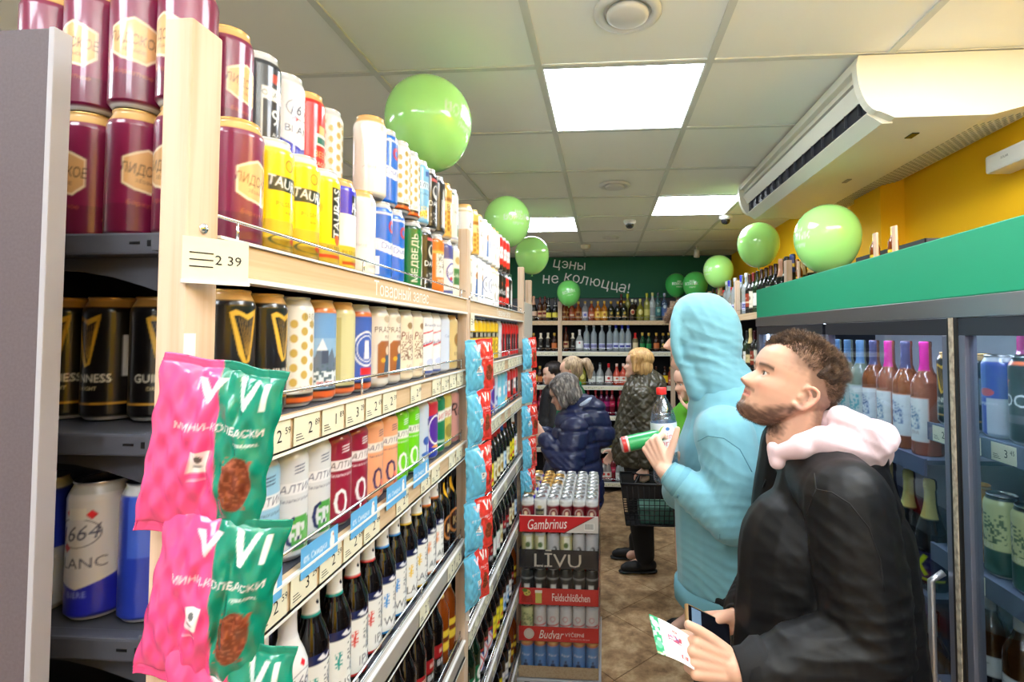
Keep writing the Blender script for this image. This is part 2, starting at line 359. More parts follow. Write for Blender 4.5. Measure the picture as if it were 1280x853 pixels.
# ------------------------------------------------------------------ air conditioner under the ceiling
M_AC = mat('cream_white_casing', (236, 236, 222), .35)
ay0, ay1, ax0, ax1 = 1.80, 3.38, .87, 1.53
ac = empty('air_conditioner', (0, 0, 0)); tag(ac, 'long cream air conditioner hung under the ceiling before the yellow wall', 'air conditioner')
zt, zb = CEIL-.006, CEIL-.225
# end section: X-Z outline; lower front corner cut away for the outlet
out = [(ax0, zt), (ax0-.005, zt-.06), (ax0+.02, zb+.035), (ax0+.085, zb), (ax1, zb+.06), (ax1, zt)]
body = [(ax0+.02, zt), (ax0+.02, zt-.055), (ax0+.08, zt-.075), (ax0+.10, zb+.03), (ax0+.115, zb+.004), (ax1-.24, zb+.004), (ax1, zb+.065), (ax1, zt)]
def prism(mb, o, y0, y1):
    n = len(o); mb.add([(x, y0, z) for x, z in o]+[(x, y1, z) for x, z in o], [tuple(range(n)), tuple(range(2*n-1, n-1, -1))]+[(i, i+n, (i+1) % n+n, (i+1) % n) for i in range(n)]); return mb
prism(MB(), body, ay0+.03, ay1-.03).build('casing', M_AC, ac)
for a, b in ((ay0, ay0+.035), (ay1-.035, ay1)):
    o = [(ax0-.004, zt)]+[(ax0-.012+.075*(1-math.cos(q)), zt-.03-.165*math.sin(q)) for q in [R(d) for d in range(0, 91, 10)]]+[(ax0+.11, zb+.002), (ax1-.24, zb+.002), (ax1, zb+.063), (ax1, zt)]
    prism(MB(), o, a, b).build('end_cover', M_AC, ac)
MB().bbox(ax0-.006, ay0+.035, zt-.035, ax0+.06, ay1-.035, zt-.002, .004).build('upper_lip', M_AC, ac)
prism(MB(), [(ax0+.035, zb+.03), (ax0+.085, zb-.004), (ax0+.12, zb-.004), (ax0+.12, zb+.01), (ax0+.09, zb+.012), (ax0+.045, zb+.042)], ay0+.035, ay1-.035).build('lower_lip', M_AC, ac)
prism(MB(), [(ax0+.05, zt-.06), (ax0+.05, zb+.04), (ax0+.078, zb+.04), (ax0+.078, zt-.06)], ay0+.036, ay1-.036).build('outlet_recess', mat('dark_outlet', (22, 24, 34), .6), ac)
L_ = MB(); L_.box(-.028, ay0+.04, -.003, .028, ay1-.04, .003, Matrix.Translation((ax0+.028, 0, zt-.10)) @ Matrix.Rotation(R(62), 4, 'Y')); L_.build('louvre', M_AC, ac)
for k in range(14):
    y = ay0+.1+k*.105; MB().box(ax0+.038, y, zb+.05, ax0+.052, y+.004, zt-.07, Matrix.Rotation(0, 4, 'Z')).build('vane', mat('grey_vane', (70, 72, 80), .5), ac)
MB().box(ax0+.25, ay0+.15, zb+.0005, ax0+.275, ay0+.2, zb+.006).build('display', mat('dark_green_display', (10, 40, 30), .2), ac)
MB().box(ax0+.28, ay0+.72, zb+.001, ax0+.3, ay0+.78, zb+.006).build('emblem', mat('grey_emblem', (150, 152, 142), .4), ac)
gr = MB()
sl = .061/.24
for k in range(9):
    for q in range(46):
        x = ax1-.225+k*.024; z = zb+.004+sl*(x-(ax1-.24)); y = ay0+.1+q*.03; gr.box(x, y, z-.0015, x+.006, y+.016, z+.004)
gr.build('intake_grille', mat('grey_grille_holes', (176, 178, 160), .6), ac)
st = Cv(60, 22, 3, (214, 208, 194)).run([('r', -27, 2, 27, 20, (190, 182, 170))]+[('r', -26+k*5, 3, -24.4+k*5, 19, (110, 96, 84) if k % 3 else (70, 60, 55)) for k in range(11)]+[('r', -30, 0, 30, 1, (160, 150, 140))])
slab_print('rating_label', st, .8, M_PAPER, .001, ac, (1.452, ay0-.0015, CEIL-.085), None)
bxo = empty('wall_sensor_box', (1.5, 1.98, 2.44)); tag(bxo, 'small white plastic box mounted on the yellow wall below the air conditioner', 'wall box')
MB().bbox(-.045, -.1, -.035, .048, .1, .035, .012).build('housing', M_WHITE, bxo)
mb = MB(); text_into(mb, 'SOLAR', Matrix.Translation((-.0455, 0, .005)) @ Matrix.Rotation(R(-90), 4, 'Z') @ Matrix.Rotation(R(90), 4, 'X'), .012); mb.build('lettering', mat('grey_ink', (90, 90, 95), .6), bxo)
# ------------------------------------------------------------------ cans
CAN = [(0, 5), (22, 4), (25, 0.3), (27, 1.2), (33, 9), (33, 147), (31.8, 152), (28.2, 159.5), (26.8, 162.5), (26.8, 164.4), (27.3, 165.6), (27.1, 167), (26.4, 167.4), (25.6, 166.4), (25, 161.6), (0, 161.4)]
SLIM = [(r*.80, z*.86) for r, z in CAN]
lid = MB().lathe([(.0272, .1652), (.0276, .1662), (.0272, .1678), (.0264, .1680), (.0256, .1668), (.0250, .1622), (0, .1620)], 28).me('lid'); lid.materials.append(M_LID)
lidg = lid.copy(); lidg.materials.clear(); lidg.materials.append(M_GOLD)
tab = MB().bbox(-.008, -.006, .1626, .013, .006, .1642, .0006).box(.008, -.0025, .1622, .010, .0025, .1642).me('pull_tab'); tab.materials.append(M_TAB)
SIL = (196, 198, 202); DK = (30, 30, 34)
def bl(c, top=SIL): return [('r', -110, 157, 110, 170, top), ('r', -110, 0, 110, 5, SIL)]
def balt(c, band=(232, 232, 236), ink=(30, 40, 90), z=''):
    o = [('r', -110, 5, 110, 158, c), ('r', -110, 98, 110, 116, band), ('t', 'БАЛТИКА', 0, 107, 11, ink, 0, .02, .2, 1), ('t', 'БАЛТИКА', 80, 107, 11, ink, 0, .02, .2, 1), ('t', 'Безалкогольное', 0, 90, 5, ink if sum(c) > 450 else (230, 220, 225), 0, .0, .3)]
    o += [('p', [(-8, 128+k*5), (10, 130+k*5), (12, 132+k*5), (-6, 130+k*5)], ink if sum(c) > 450 else (235, 235, 240)) for k in range(3)]
    o += [('t', '0', -8, 44, 46, ink if sum(c) > 450 else (240, 235, 240), 0, .05, 0, .9)]
    return o
def pint(base, w1, col, art, rim=SIL): return [('r', -110, 5, 110, 158, base)]+art+bl(base, rim)
dots = [('e', -24+k*16, 38+j*22+(11 if k % 2 else 0), 5.6, 6.5, (190, 160, 80)) for k in range(-3, 7) for j in range(5)]
CT = {
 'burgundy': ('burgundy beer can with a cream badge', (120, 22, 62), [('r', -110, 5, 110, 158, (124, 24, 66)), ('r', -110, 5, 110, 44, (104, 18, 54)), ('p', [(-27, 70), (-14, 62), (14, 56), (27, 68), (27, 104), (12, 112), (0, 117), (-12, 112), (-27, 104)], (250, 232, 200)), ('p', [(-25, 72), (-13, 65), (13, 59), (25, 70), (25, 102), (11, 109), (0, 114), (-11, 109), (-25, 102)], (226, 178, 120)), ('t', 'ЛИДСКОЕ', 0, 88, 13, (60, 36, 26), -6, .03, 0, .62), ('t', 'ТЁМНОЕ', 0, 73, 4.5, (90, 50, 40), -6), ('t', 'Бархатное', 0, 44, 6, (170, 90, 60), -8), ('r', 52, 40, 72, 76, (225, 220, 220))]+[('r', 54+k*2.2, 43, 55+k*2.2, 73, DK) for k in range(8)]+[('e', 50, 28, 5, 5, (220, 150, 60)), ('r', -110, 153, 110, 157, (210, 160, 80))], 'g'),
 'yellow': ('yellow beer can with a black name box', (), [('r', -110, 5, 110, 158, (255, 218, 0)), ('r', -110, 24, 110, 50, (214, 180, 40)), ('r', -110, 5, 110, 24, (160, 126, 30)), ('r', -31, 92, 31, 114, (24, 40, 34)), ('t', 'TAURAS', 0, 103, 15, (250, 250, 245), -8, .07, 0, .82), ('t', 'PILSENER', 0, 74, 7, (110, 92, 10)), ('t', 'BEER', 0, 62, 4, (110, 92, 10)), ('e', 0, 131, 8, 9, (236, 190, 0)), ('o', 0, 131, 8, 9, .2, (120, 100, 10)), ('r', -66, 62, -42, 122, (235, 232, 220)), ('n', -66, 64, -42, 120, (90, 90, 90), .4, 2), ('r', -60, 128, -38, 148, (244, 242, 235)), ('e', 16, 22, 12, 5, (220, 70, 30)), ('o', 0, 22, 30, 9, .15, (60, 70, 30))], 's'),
 'yellowv': ('yellow beer can with its name running upwards', (), [('r', -110, 5, 110, 158, (255, 216, 0)), ('r', -110, 5, 110, 40, (190, 160, 50)), ('r', -14, 50, 10, 138, (22, 32, 30)), ('t', 'TAURAS', -2, 94, 17, (250, 250, 245), 90, .06, 0, .95), ('t', 'PILSENER', 0, 33, 7.5, (90, 74, 20)), ('e', 0, 48, 7, 9, (220, 90, 30)), ('r', -40, 16, 30, 22, (210, 60, 30)), ('e', -45, 100, 16, 12, (235, 190, 0))], 's'),
 'bluesticker': ('blue and gold beer can with a white sticker', (), [('r', -110, 44, 110, 158, (46, 40, 190)), ('r', -110, 5, 110, 46, (204, 176, 52)), ('r', -2, 96, 22, 140, (20, 20, 26)), ('t', 'T', 10, 116, 22, (250, 250, 250), 80, .06), ('r', -26, 46, 20, 104, (240, 240, 236)), ('t', 'PILSENER', 0, 34, 7, (90, 70, 10)), ('r', -20, 12, 20, 18, (200, 70, 30))], 'g'),
 'black9': ('black beer can with a white framed panel', (), [('r', -110, 5, 110, 158, (40, 42, 48)), ('r', -26, 28, 26, 112, (225, 225, 222)), ('r', -24, 30, 24, 92, (20, 20, 24)), ('t', '9', -2, 66, 26, (245, 245, 245), 0, .05), ('t', 'ORANGE', 0, 102, 9, (30, 30, 30), 0, .03), ('t', 'ALC', 0, 38, 6, (230, 230, 230)), ('e', -4, 128, 9, 8, (190, 70, 50)), ('r', 36, 20, 60, 130, (220, 220, 225))], 's'),
 'blanc': ('silver and blue beer can with red diamonds', (), [('r', -110, 5, 110, 158, (226, 226, 232)), ('p', [(-110, 5), (110, 5), (110, 62), (60, 62), (30, 50), (0, 40), (-30, 50), (-60, 62), (-110, 62)], (34, 40, 170)), ('t', '1664', 0, 108, 18, (24, 30, 80), 6, .03, .35), ('o', -2, 108, 28, 18, .06, (24, 30, 80)), ('t', 'BLANC', 0, 72, 13, (24, 30, 80), 0, .0, 0, 1.1), ('p', [(-16, 132), (-10, 138), (-4, 132), (-10, 126)], (214, 30, 40)), ('p', [(-20, 90), (-14, 96), (-8, 90), (-14, 84)], (214, 30, 40)), ('p', [(10, 130), (16, 136), (22, 130), (16, 124)], (214, 30, 40)), ('r', -12, 124, 10, 138, (240, 240, 240)), ('t', 'BIERE', 0, 34, 7, (150, 160, 220))], 's'),
 'red': ('bright red beer can with white badge', (), [('r', -110, 5, 110, 158, (232, 26, 20)), ('r', -14, 70, 16, 92, (240, 240, 230)), ('r', -12, 74, 14, 86, (30, 110, 90)), ('r', -8, 92, 10, 108, (240, 190, 120)), ('t', 'BEER', 0, 54, 12, (250, 180, 110), 0, .03), ('t', 'LAGER', 0, 36, 8, (250, 210, 170))], 'g'),
 'dots': ('white beer can with gold dots', (), [('r', -110, 5, 110, 158, (232, 230, 226))]+dots+[('t', 'BREW', 8, 138, 9, (150, 130, 80), 0, .03), ('t', 'DAY', 12, 126, 8, (150, 130, 80), 0, .03), ('r', -110, 5, 110, 21, (30, 24, 22)), ('r', -110, 7, 110, 15, (214, 96, 30)), ('t', 'LAGER', 0, 28, 7, (190, 110, 50), 0, .03)], 's'),
 'cream': ('cream white beer can with a tan ticket', (), [('r', -110, 5, 110, 158, (238, 234, 226)), ('r', 14, 84, 26, 112, (206, 160, 120)), ('r', 14, 96, 26, 99, (240, 234, 226)), ('r', -8, 138, 4, 148, (206, 204, 200)), ('t', 'wheat', -30, 60, 8, (190, 186, 180))], 'g'),
 'blueorn': ('blue and white beer can with a red ornament', (), [('r', -110, 5, 110, 158, (24, 104, 206)), ('p', [(-60, 70), (0, 56), (60, 70), (60, 94), (0, 80), (-60, 94)], (238, 240, 246)), ('t', 'Dunje', 0, 74, 14, (20, 70, 180), 0, .04), ('e', 6, 116, 13, 14, (190, 60, 80)), ('e', 6, 116, 6, 7, (24, 104, 206)), ('r', -40, 12, -28, 50, (230, 235, 245)), ('r', -110, 140, 110, 144, (235, 238, 246))], 's'),
 'ltblue': ('light blue beer can with golden wheat', (), [('r', -110, 5, 110, 158, (120, 184, 224)), ('r', -110, 92, 110, 112, (198, 224, 240)), ('t', 'БАЛТИКА', 0, 102, 12, (26, 50, 110), 0, .03, .2), ('p', [(-8, 126), (12, 129), (12, 142), (-8, 139)], (40, 90, 170)), ('p', [(-36, 16), (30, 30), (34, 44), (-6, 36), (-36, 30)], (214, 160, 40)), ('n', -36, 16, 34, 46, (246, 214, 110), .4, 3), ('t', 'Пшеничное', 0, 80, 6, (40, 90, 160), 0, .01, .3)], 's'),
 'lager0': ('pale blue beer can with a large dark zero', (), balt((150, 196, 224)), 's'),
 'blackw': ('black beer can with white figures', (), [('r', -110, 5, 110, 158, (26, 26, 30)), ('e', 2, 104, 16, 20, (220, 220, 220)), ('e', 0, 108, 9, 12, (26, 26, 30)), ('r', -18, 132, 18, 140, (210, 90, 90)), ('t', 'DARK', 0, 72, 14, (236, 236, 236), 0, .04), ('r', -20, 20, 22, 52, (150, 152, 156)), ('n', -20, 20, 22, 52, (40, 40, 44), .5, 4)], 's'),
 'blackb': ('black beer can with a pale bottle drawn on it', (), [('r', -110, 5, 110, 158, (34, 34, 38)), ('r', -14, 20, 6, 100, (200, 200, 198)), ('p', [(-10, 100), (2, 100), (0, 130), (-8, 130)], (200, 200, 198)), ('e', 20, 70, 12, 24, (170, 60, 50))], 's'),
 'goldbear': ('golden beer can with bubbles and a dark name', (), [('r', -110, 5, 110, 158, (222, 176, 84))]+[('e', -30+k*15, 20+j*18+(9 if k % 2 else 0), 6.5, 7, (176, 120, 40)) for k in range(6) for j in range(4)]+[('r', -40, 84, 40, 110, (236, 206, 140)), ('t', 'Bear', 0, 97, 17, (60, 36, 20), 8, .04), ('r', -110, 112, 110, 124, (160, 100, 30))], 'g'),
 'whitegreen': ('white beer can with a green top band', (), [('r', -110, 5, 110, 158, (232, 232, 224)), ('r', -110, 148, 110, 158, (14, 92, 46)), ('r', -6, 20, 26, 60, (16, 96, 60)), ('t', 'HELLES', 0, 96, 9, (60, 80, 60), 0, .02), ('r', -110, 12, 110, 15, (40, 60, 160))], 's'),
 'greenbear': ('green beer can with a white bear', (), [('r', -110, 5, 110, 158, (8, 116, 54)), ('p', [(-4, 10), (30, 10), (32, 60), (26, 100), (16, 122), (2, 118), (-4, 100), (4, 84)], (236, 236, 228)), ('e', 14, 116, 14, 15, (240, 240, 232)), ('e', 4, 128, 5, 5, (240, 240, 232)), ('e', 24, 128, 5, 5, (220, 220, 212)), ('e', 10, 112, 3, 2.6, (30, 30, 30)), ('t', 'МЕДВЕДЬ', -24, 74, 17, (236, 240, 230), 90, .05), ('r', -110, 146, 110, 158, (24, 70, 40))], 's'),
 'orange': ('orange and white beer can with grey drawing', (), [('r', -110, 5, 110, 158, (226, 120, 40)), ('r', -22, 46, 22, 120, (240, 236, 230)), ('n', -20, 60, 20, 110, (120, 120, 120), .35, 3), ('t', 'WEISS', 0, 36, 10, (250, 240, 220), 0, .03), ('r', -110, 112, 110, 120, (236, 180, 90))], 's'),
 'round': ('white and blue beer can with a round emblem', (), [('r', -110, 5, 110, 158, (234, 234, 238)), ('r', -110, 110, 110, 158, (70, 76, 150)), ('o', 0, 70, 27, 30, .16, (40, 60, 170)), ('t', 'Bavaria', 0, 72, 13, (30, 50, 150), 14, .03), ('e', -6, 52, 8, 6, (196, 60, 60)), ('r', -110, 8, 110, 16, (60, 70, 160))], 's'),
 'palegreen': ('pale beer can with green lettering', (), [('r', -110, 5, 110, 158, (236, 232, 216)), ('r', -20, 40, 20, 92, (60, 120, 70)), ('t', 'Lidske', 0, 70, 12, (240, 240, 230), 0, .03), ('e', 0, 116, 14, 12, (200, 170, 110))], 's'),
 'harp': ('black and gold beer can with a harp', (), [('r', -110, 5, 110, 158, (14, 12, 14)), ('p', [(-20, 138), (-12, 142), (2, 136), (20, 144), (19, 137), (4, 129), (-8, 135), (-15, 134)], (222, 176, 60)), ('p', [(-19, 137), (-14, 134), (-2, 90), (4, 74), (-1, 72), (-8, 86)], (222, 176, 60)), ('p', [(16, 140), (20, 140), (8, 76), (3, 74)], (206, 158, 50))]+[('p', [(-9+k*3.6, 132), (-8.2+k*3.6, 132), (3+k*.7, 84), (2+k*.7, 84)], (150, 116, 50)) for k in range(7)]+[('t', 'GUINNESS', 0, 58, 11, (238, 232, 216), 0, .02, 0, .9), ('t', 'DRAUGHT', 0, 44, 5, (206, 190, 150)), ('r', -110, 22, 110, 25, (190, 140, 50)), ('r', 44, 60, 54, 116, (200, 200, 200))], 'g'),
 'castle': ('sky blue beer can with a castle and orange foot', (), [('r', -110, 5, 110, 158, (140, 178, 214)), ('r', -110, 104, 110, 148, (112, 158, 208)), ('p', [(-110, 66), (-36, 66), (-26, 74), (-20, 96), (-14, 74), (-6, 70), (4, 88), (12, 70), (26, 76), (34, 66), (110, 66), (110, 44), (-110, 44)], (96, 110, 130)), ('r', -16, 62, -4, 84, (70, 80, 100)), ('p', [(-24, 84), (-15, 104), (-6, 84)], (226, 230, 236)), ('r', -110, 24, 110, 50, (214, 224, 230)), ('n', -110, 24, 110, 62, (80, 100, 110), .28, 4), ('t', 'PREMIUM', 0, 29, 8, (210, 40, 40), 0, .04), ('r', -110, 146, 110, 158, (206, 110, 50)), ('r', -110, 5, 110, 17, (214, 96, 40)), ('r', -110, 17, 110, 21, (24, 22, 24))], 'g'),
 'gold': ('plain champagne gold beer can', (), [('r', -110, 5, 110, 158, (206, 200, 150)), ('r', -110, 5, 110, 15, (206, 100, 50)), ('r', -110, 15, 110, 20, (24, 22, 24)), ('r', -30, 30, -22, 140, (178, 168, 110)), ('r', 24, 90, 34, 118, (180, 60, 50))], 'g'),
 'blueround': ('blue beer can with a white ring emblem', (), [('r', -110, 5, 110, 158, (62, 92, 176)), ('o', 0, 82, 29, 34, .1, (236, 238, 244)), ('o', 0, 82, 22, 26, .08, (236, 238, 244)), ('p', [(-7, 62), (7, 62), (5, 98), (-5, 98)], (230, 232, 240)), ('r', -14, 32, 16, 46, (206, 40, 44)), ('r', -110, 5, 110, 16, (214, 96, 40)), ('r', -110, 16, 110, 20, (24, 22, 24)), ('r', -110, 144, 110, 158, (200, 104, 46))], 's'),
 'prazan': ('beige beer can with a brown barrel and figure', (), [('r', -110, 5, 110, 158, (232, 222, 206)), ('p', [(-26, 20), (26, 20), (26, 88), (18, 96), (-18, 96), (-26, 88)], (160, 96, 46)), ('t', 'PRAŽAN', 0, 120, 12, (110, 84, 60), 0, .03), ('t', 'PUB', 0, 104, 7, (130, 84, 50), 0, .03), ('e', 2, 76, 7, 9, (236, 216, 190)), ('p', [(-10, 30), (14, 30), (10, 66), (-6, 66)], (60, 84, 110)), ('e', -12, 56, 6, 5, (226, 170, 40)), ('e', 0, 142, 12, 8, (196, 176, 150)), ('r', -110, 5, 110, 20, (214, 210, 204))], 's'),
 'pilger': ('cream beer can with brown blackletter name', (), [('r', -110, 5, 110, 158, (234, 222, 198)), ('t', 'Pilger', 0, 106, 20, (120, 48, 34), 0, .04, .15, .8), ('n', -24, 50, 24, 92, (140, 110, 90), .45, 3), ('e', 0, 130, 9, 8, (150, 120, 80)), ('r', -50, 20, 50, 24, (200, 180, 150)), ('t', 'BIER', 0, 34, 7, (150, 120, 100))], 's'),
 'pader': ('white beer can with blue script and red swoosh', (), [('r', -110, 5, 110, 158, (236, 236, 238)), ('t', 'Paderborner', 0, 90, 15, (30, 44, 130), 12, .03, .3, .62), ('p', [(-30, 74), (30, 92), (30, 96), (-30, 79)], (206, 40, 50)), ('p', [(-30, 108), (30, 122), (30, 125), (-30, 112)], (206, 40, 50)), ('t', 'Brauerei', 0, 134, 8, (60, 80, 140)), ('e', 0, 36, 14, 10, (196, 204, 230)), ('r', -110, 6, 110, 14, (70, 90, 160))], 's'),
 'paleblue': ('plain pale blue beer can', (), [('r', -110, 5, 110, 158, (206, 216, 234)), ('r', 6, 40, 26, 90, (180, 196, 224)), ('t', 'Clara', 0, 104, 9, (120, 134, 170), 0, .02)], 's'),
 'gold2': ('amber gold beer can with a dark emblem', (), [('r', -110, 5, 110, 158, (216, 190, 130)), ('e', 0, 92, 15, 20, (150, 110, 50)), ('t', 'LUX', 0, 50, 10, (110, 80, 40), 0, .04)], 'g'),
 'silver7': ('silver beer can with green hops and blue zero', (), balt((214, 216, 220))+[('n', -10, 16, 40, 64, (80, 160, 70), .55, 6), ('e', 22, 34, 13, 16, (96, 170, 80)), ('r', -4, 36, 3, 56, (214, 216, 220))], 'p'),
 'wine0': ('wine red beer can with a white zero', (), balt((146, 28, 56), (236, 226, 228), (60, 20, 40)), 'k'),
 'peach0': ('peach orange beer can with a dark blue zero', (), balt((236, 168, 126), (238, 228, 218), (50, 34, 90))+[('n', 0, 14, 36, 44, (226, 110, 90), .4, 5)], 'k'),
 'green0': ('lime green beer can with a dark zero', (), balt((112, 206, 24), (236, 238, 230), (20, 60, 40))+[('n', 6, 14, 40, 50, (220, 236, 210), .35, 4)], 'k'),
 'palm': ('silver blue can with a blue palm tree', (), [('r', -110, 5, 110, 158, (198, 208, 228)), ('e', 0, 62, 13, 11, (50, 84, 170)), ('r', -2, 26, 2, 60, (50, 84, 170)), ('e', 0, 28, 18, 6, (60, 100, 180)), ('r', 4, 100, 30, 118, (36, 64, 150)), ('t', 'BB', 16, 109, 9, (240, 240, 246), 0, .04), ('e', 22, 52, 6, 6, (226, 120, 60))], 's'),
 'purple': ('purple and red can with a white arc', (), [('r', -110, 5, 110, 158, (86, 44, 150)), ('p', [(-60, 110), (60, 130), (60, 158), (-60, 158)], (196, 44, 60)), ('o', 0, 78, 26, 40, .12, (236, 236, 240)), ('e', 0, 30, 16, 8, (230, 150, 40)), ('p', [(-30, 5), (30, 5), (30, 26), (-30, 34)], (40, 60, 170))], 's'),
 'zhig': ('deep green beer can with red script on white', (), [('r', -110, 5, 110, 158, (18, 120, 72)), ('p', [(-60, 84), (60, 100), (60, 128), (-60, 112)], (232, 236, 230)), ('t', 'Жигулі', 0, 106, 20, (200, 40, 50), 8, .04, .3), ('r', -40, 30, 40, 36, (190, 220, 200))], 'k'),
 'barl': ('golden green beer can with red script', (), [('r', -110, 5, 110, 158, (196, 186, 92)), ('p', [(-60, 84), (60, 100), (60, 128), (-60, 112)], (232, 232, 222)), ('t', 'барли', 0, 106, 18, (190, 40, 50), 8, .04, .3), ('e', 0, 50, 18, 20, (140, 130, 60))], 'g'),
 'pinkru': ('dusty pink beer can with black script', (), [('r', -110, 5, 110, 158, (206, 150, 142)), ('t', 'Ru', 0, 104, 40, (40, 24, 30), 0, .04, .3), ('r', -110, 5, 110, 20, (170, 110, 104))], 's'),
 'rockstar': ('black energy can with an orange star', (), [('r', -110, 5, 110, 168, (22, 20, 22)), ('p', [(-18+13*math.cos(R(90+k*36))*(1 if k % 2 == 0 else .42), 118+13*math.sin(R(90+k*36))*(1 if k % 2 == 0 else .42)) for k in range(10)], (210, 100, 60)), ('t', 'ROCK', 0, 84, 24, (240, 240, 240), 0, .06), ('r', -110, 152, 110, 170, (232, 110, 60)), ('r', -40, 40, 40, 56, (90, 80, 86))], 'k'),
 'redbl': ('blue and silver energy can', (), [('r', -110, 5, 110, 158, (34, 54, 160)), ('p', [(0, 5), (60, 5), (60, 80), (0, 80)], (190, 194, 206)), ('p', [(-60, 80), (0, 80), (0, 158), (-60, 158)], (60, 90, 190)), ('e', 0, 92, 16, 8, (200, 40, 60)), ('t', 'energy drink', 0, 70, 6, (230, 230, 240), 0, .02)], 's'),
 'lemon': ('cream green can with botanical drawing', (), [('r', -110, 5, 110, 158, (206, 208, 150)), ('r', -110, 5, 110, 56, (30, 72, 56)), ('n', -40, 70, 40, 130, (90, 110, 70), .35, 4), ('t', 'CARL', 0, 62, 12, (226, 226, 190), 0, .04)], 'k'),
 'lemono': ('cream and rust orange can with botanical drawing', (), [('r', -110, 5, 110, 158, (212, 204, 146)), ('r', -110, 5, 110, 50, (176, 84, 34)), ('r', -40, 52, 40, 72, (110, 40, 26)), ('t', 'CARL', 0, 62, 12, (236, 216, 180), 0, .04), ('n', -40, 80, 40, 136, (100, 100, 60), .35, 4), ('r', -110, 150, 110, 158, (220, 110, 50))], 'g'),
 'gild': ('white beer can with a black crest name', (), [('r', -110, 5, 110, 158, (236, 236, 232)), ('r', -24, 70, 24, 112, (20, 22, 22)), ('t', 'GILDE', 0, 92, 14, (206, 196, 150), 0, .05, 0, .8), ('t', 'PILSENER', 0, 50, 6, (60, 60, 60)), ('e', 0, 120, 12, 8, (200, 180, 120))], 's'),
 'redgoat': ('dark red beer can with an oval portrait', (), [('r', -110, 5, 110, 150, (120, 18, 32)), ('r', -110, 126, 110, 158, (232, 232, 230)), ('e', 0, 84, 22, 29, (232, 226, 214)), ('e', 0, 84, 19, 26, (130, 24, 36)), ('e', -1, 88, 9, 11, (226, 206, 176)), ('p', [(-9, 80), (9, 78), (3, 60)], (226, 206, 176)), ('t', 'Kozel', 0, 46, 12, (240, 230, 210), 0, .04)], 's'),
 'greenwht': ('pale gold beer can with green band', (), [('r', -110, 5, 110, 158, (214, 208, 150)), ('r', -10, 10, 20, 150, (238, 238, 224)), ('r', -60, 60, 60, 84, (120, 140, 60)), ('e', 0, 110, 12, 14, (90, 120, 60))], 's'),
 'silverblk': ('silver beer can with black hop drawing', (), [('r', -110, 5, 110, 158, (206, 206, 208)), ('e', 6, 84, 13, 22, (40, 40, 44)), ('e', 2, 90, 6, 10, (206, 206, 208)), ('r', -110, 30, 110, 34, (120, 120, 124))], 's'),
 'livublk': ('black beer can with a white upright label', (), [('r', -110, 5, 110, 158, (32, 36, 36)), ('r', -14, 10, 14, 96, (214, 216, 212)), ('r', -110, 120, 110, 128, (150, 152, 152))], 'k'),
 'silvred': ('silver white beer can with a small red seal', (), [('r', -110, 5, 110, 158, (216, 214, 212)), ('o', 0, 104, 13, 14, .2, (196, 60, 60)), ('p', [(-40, 66), (40, 74), (40, 80), (-40, 72)], (206, 60, 60)), ('n', -26, 20, 26, 50, (150, 150, 150), .3, 4)], 's'),
 'blueknt': ('cornflower blue beer can with a horseman', (), [('r', -110, 5, 110, 158, (92, 140, 200)), ('r', -110, 148, 110, 158, (206, 110, 60)), ('r', -110, 5, 110, 26, (150, 180, 214)), ('e', 0, 52, 12, 14, (40, 56, 90)), ('e', 0, 74, 5, 6, (40, 56, 90)), ('r', -20, 36, 20, 41, (230, 230, 236)), ('t', 'Pilsner', 0, 104, 12, (236, 238, 244), 0, .03)], 'g'),
 'heldcan': ('red can with green body', (), [('r', -110, 5, 110, 158, (30, 150, 84)), ('r', -110, 5, 110, 26, (206, 44, 44)), ('r', -110, 20, 110, 25, (240, 230, 220)), ('t', 'MELON', 2, 84, 24, (206, 40, 44), 90, .07), ('r', 16, 26, 26, 150, (220, 240, 224))], 's'),
 'redcup': ('red beer can with white and black bands', (), [('r', -110, 5, 110, 158, (214, 40, 36)), ('r', -22, 60, 22, 110, (240, 236, 230)), ('r', -110, 5, 110, 30, (26, 22, 24)), ('t', 'RED', 0, 84, 16, (30, 26, 28), 0, .05)], 's'),
 'blackstar': ('black and red beer can with a star', (), [('r', -110, 5, 110, 158, (24, 22, 24)), ('p', [(13*math.cos(R(90+k*36))*(1 if k % 2 == 0 else .42), 112+13*math.sin(R(90+k*36))*(1 if k % 2 == 0 else .42)) for k in range(10)], (220, 60, 40)), ('r', -110, 20, 110, 50, (196, 50, 40)), ('t', 'ROCK', 0, 76, 18, (240, 240, 240), 0, .06)], 'k'),
 'chalk': ('chalk white beer can with dark script', (), [('r', -110, 5, 110, 158, (238, 236, 230)), ('t', 'Lida', 0, 96, 20, (70, 60, 60), 0, .04, .3), ('e', 0, 44, 15, 18, (196, 186, 170)), ('r', -110, 140, 110, 146, (200, 170, 110))], 'g'),
 'monk': ('white beer can with a small brown figure', (), [('r', -110, 5, 110, 158, (236, 234, 230)), ('e', 0, 96, 12, 14, (180, 120, 70)), ('p', [(-14, 20), (14, 20), (10, 84), (-10, 84)], (70, 110, 170)), ('t', 'Alt', 0, 130, 13, (60, 50, 40), 0, .05)], 's'),
 'ringw': ('white beer can with a blue ring', (), [('r', -110, 5, 110, 158, (236, 238, 240)), ('o', 0, 80, 26, 30, .14, (60, 70, 130)), ('t', 'Br', 0, 80, 18, (40, 40, 60), 0, .05)], 's'),
 'yellowblk': ('yellow can with black lattice', (), [('r', -110, 5, 110, 158, (236, 196, 40))]+[('o', -40+k*20, 30+j*22, 10, 11, .3, (60, 50, 20)) for k in range(5) for j in range(3)]+[('r', -40, 94, 40, 118, (24, 24, 24)), ('t', 'BIER', 0, 106, 14, (245, 240, 220), 0, .05)], 'k'),
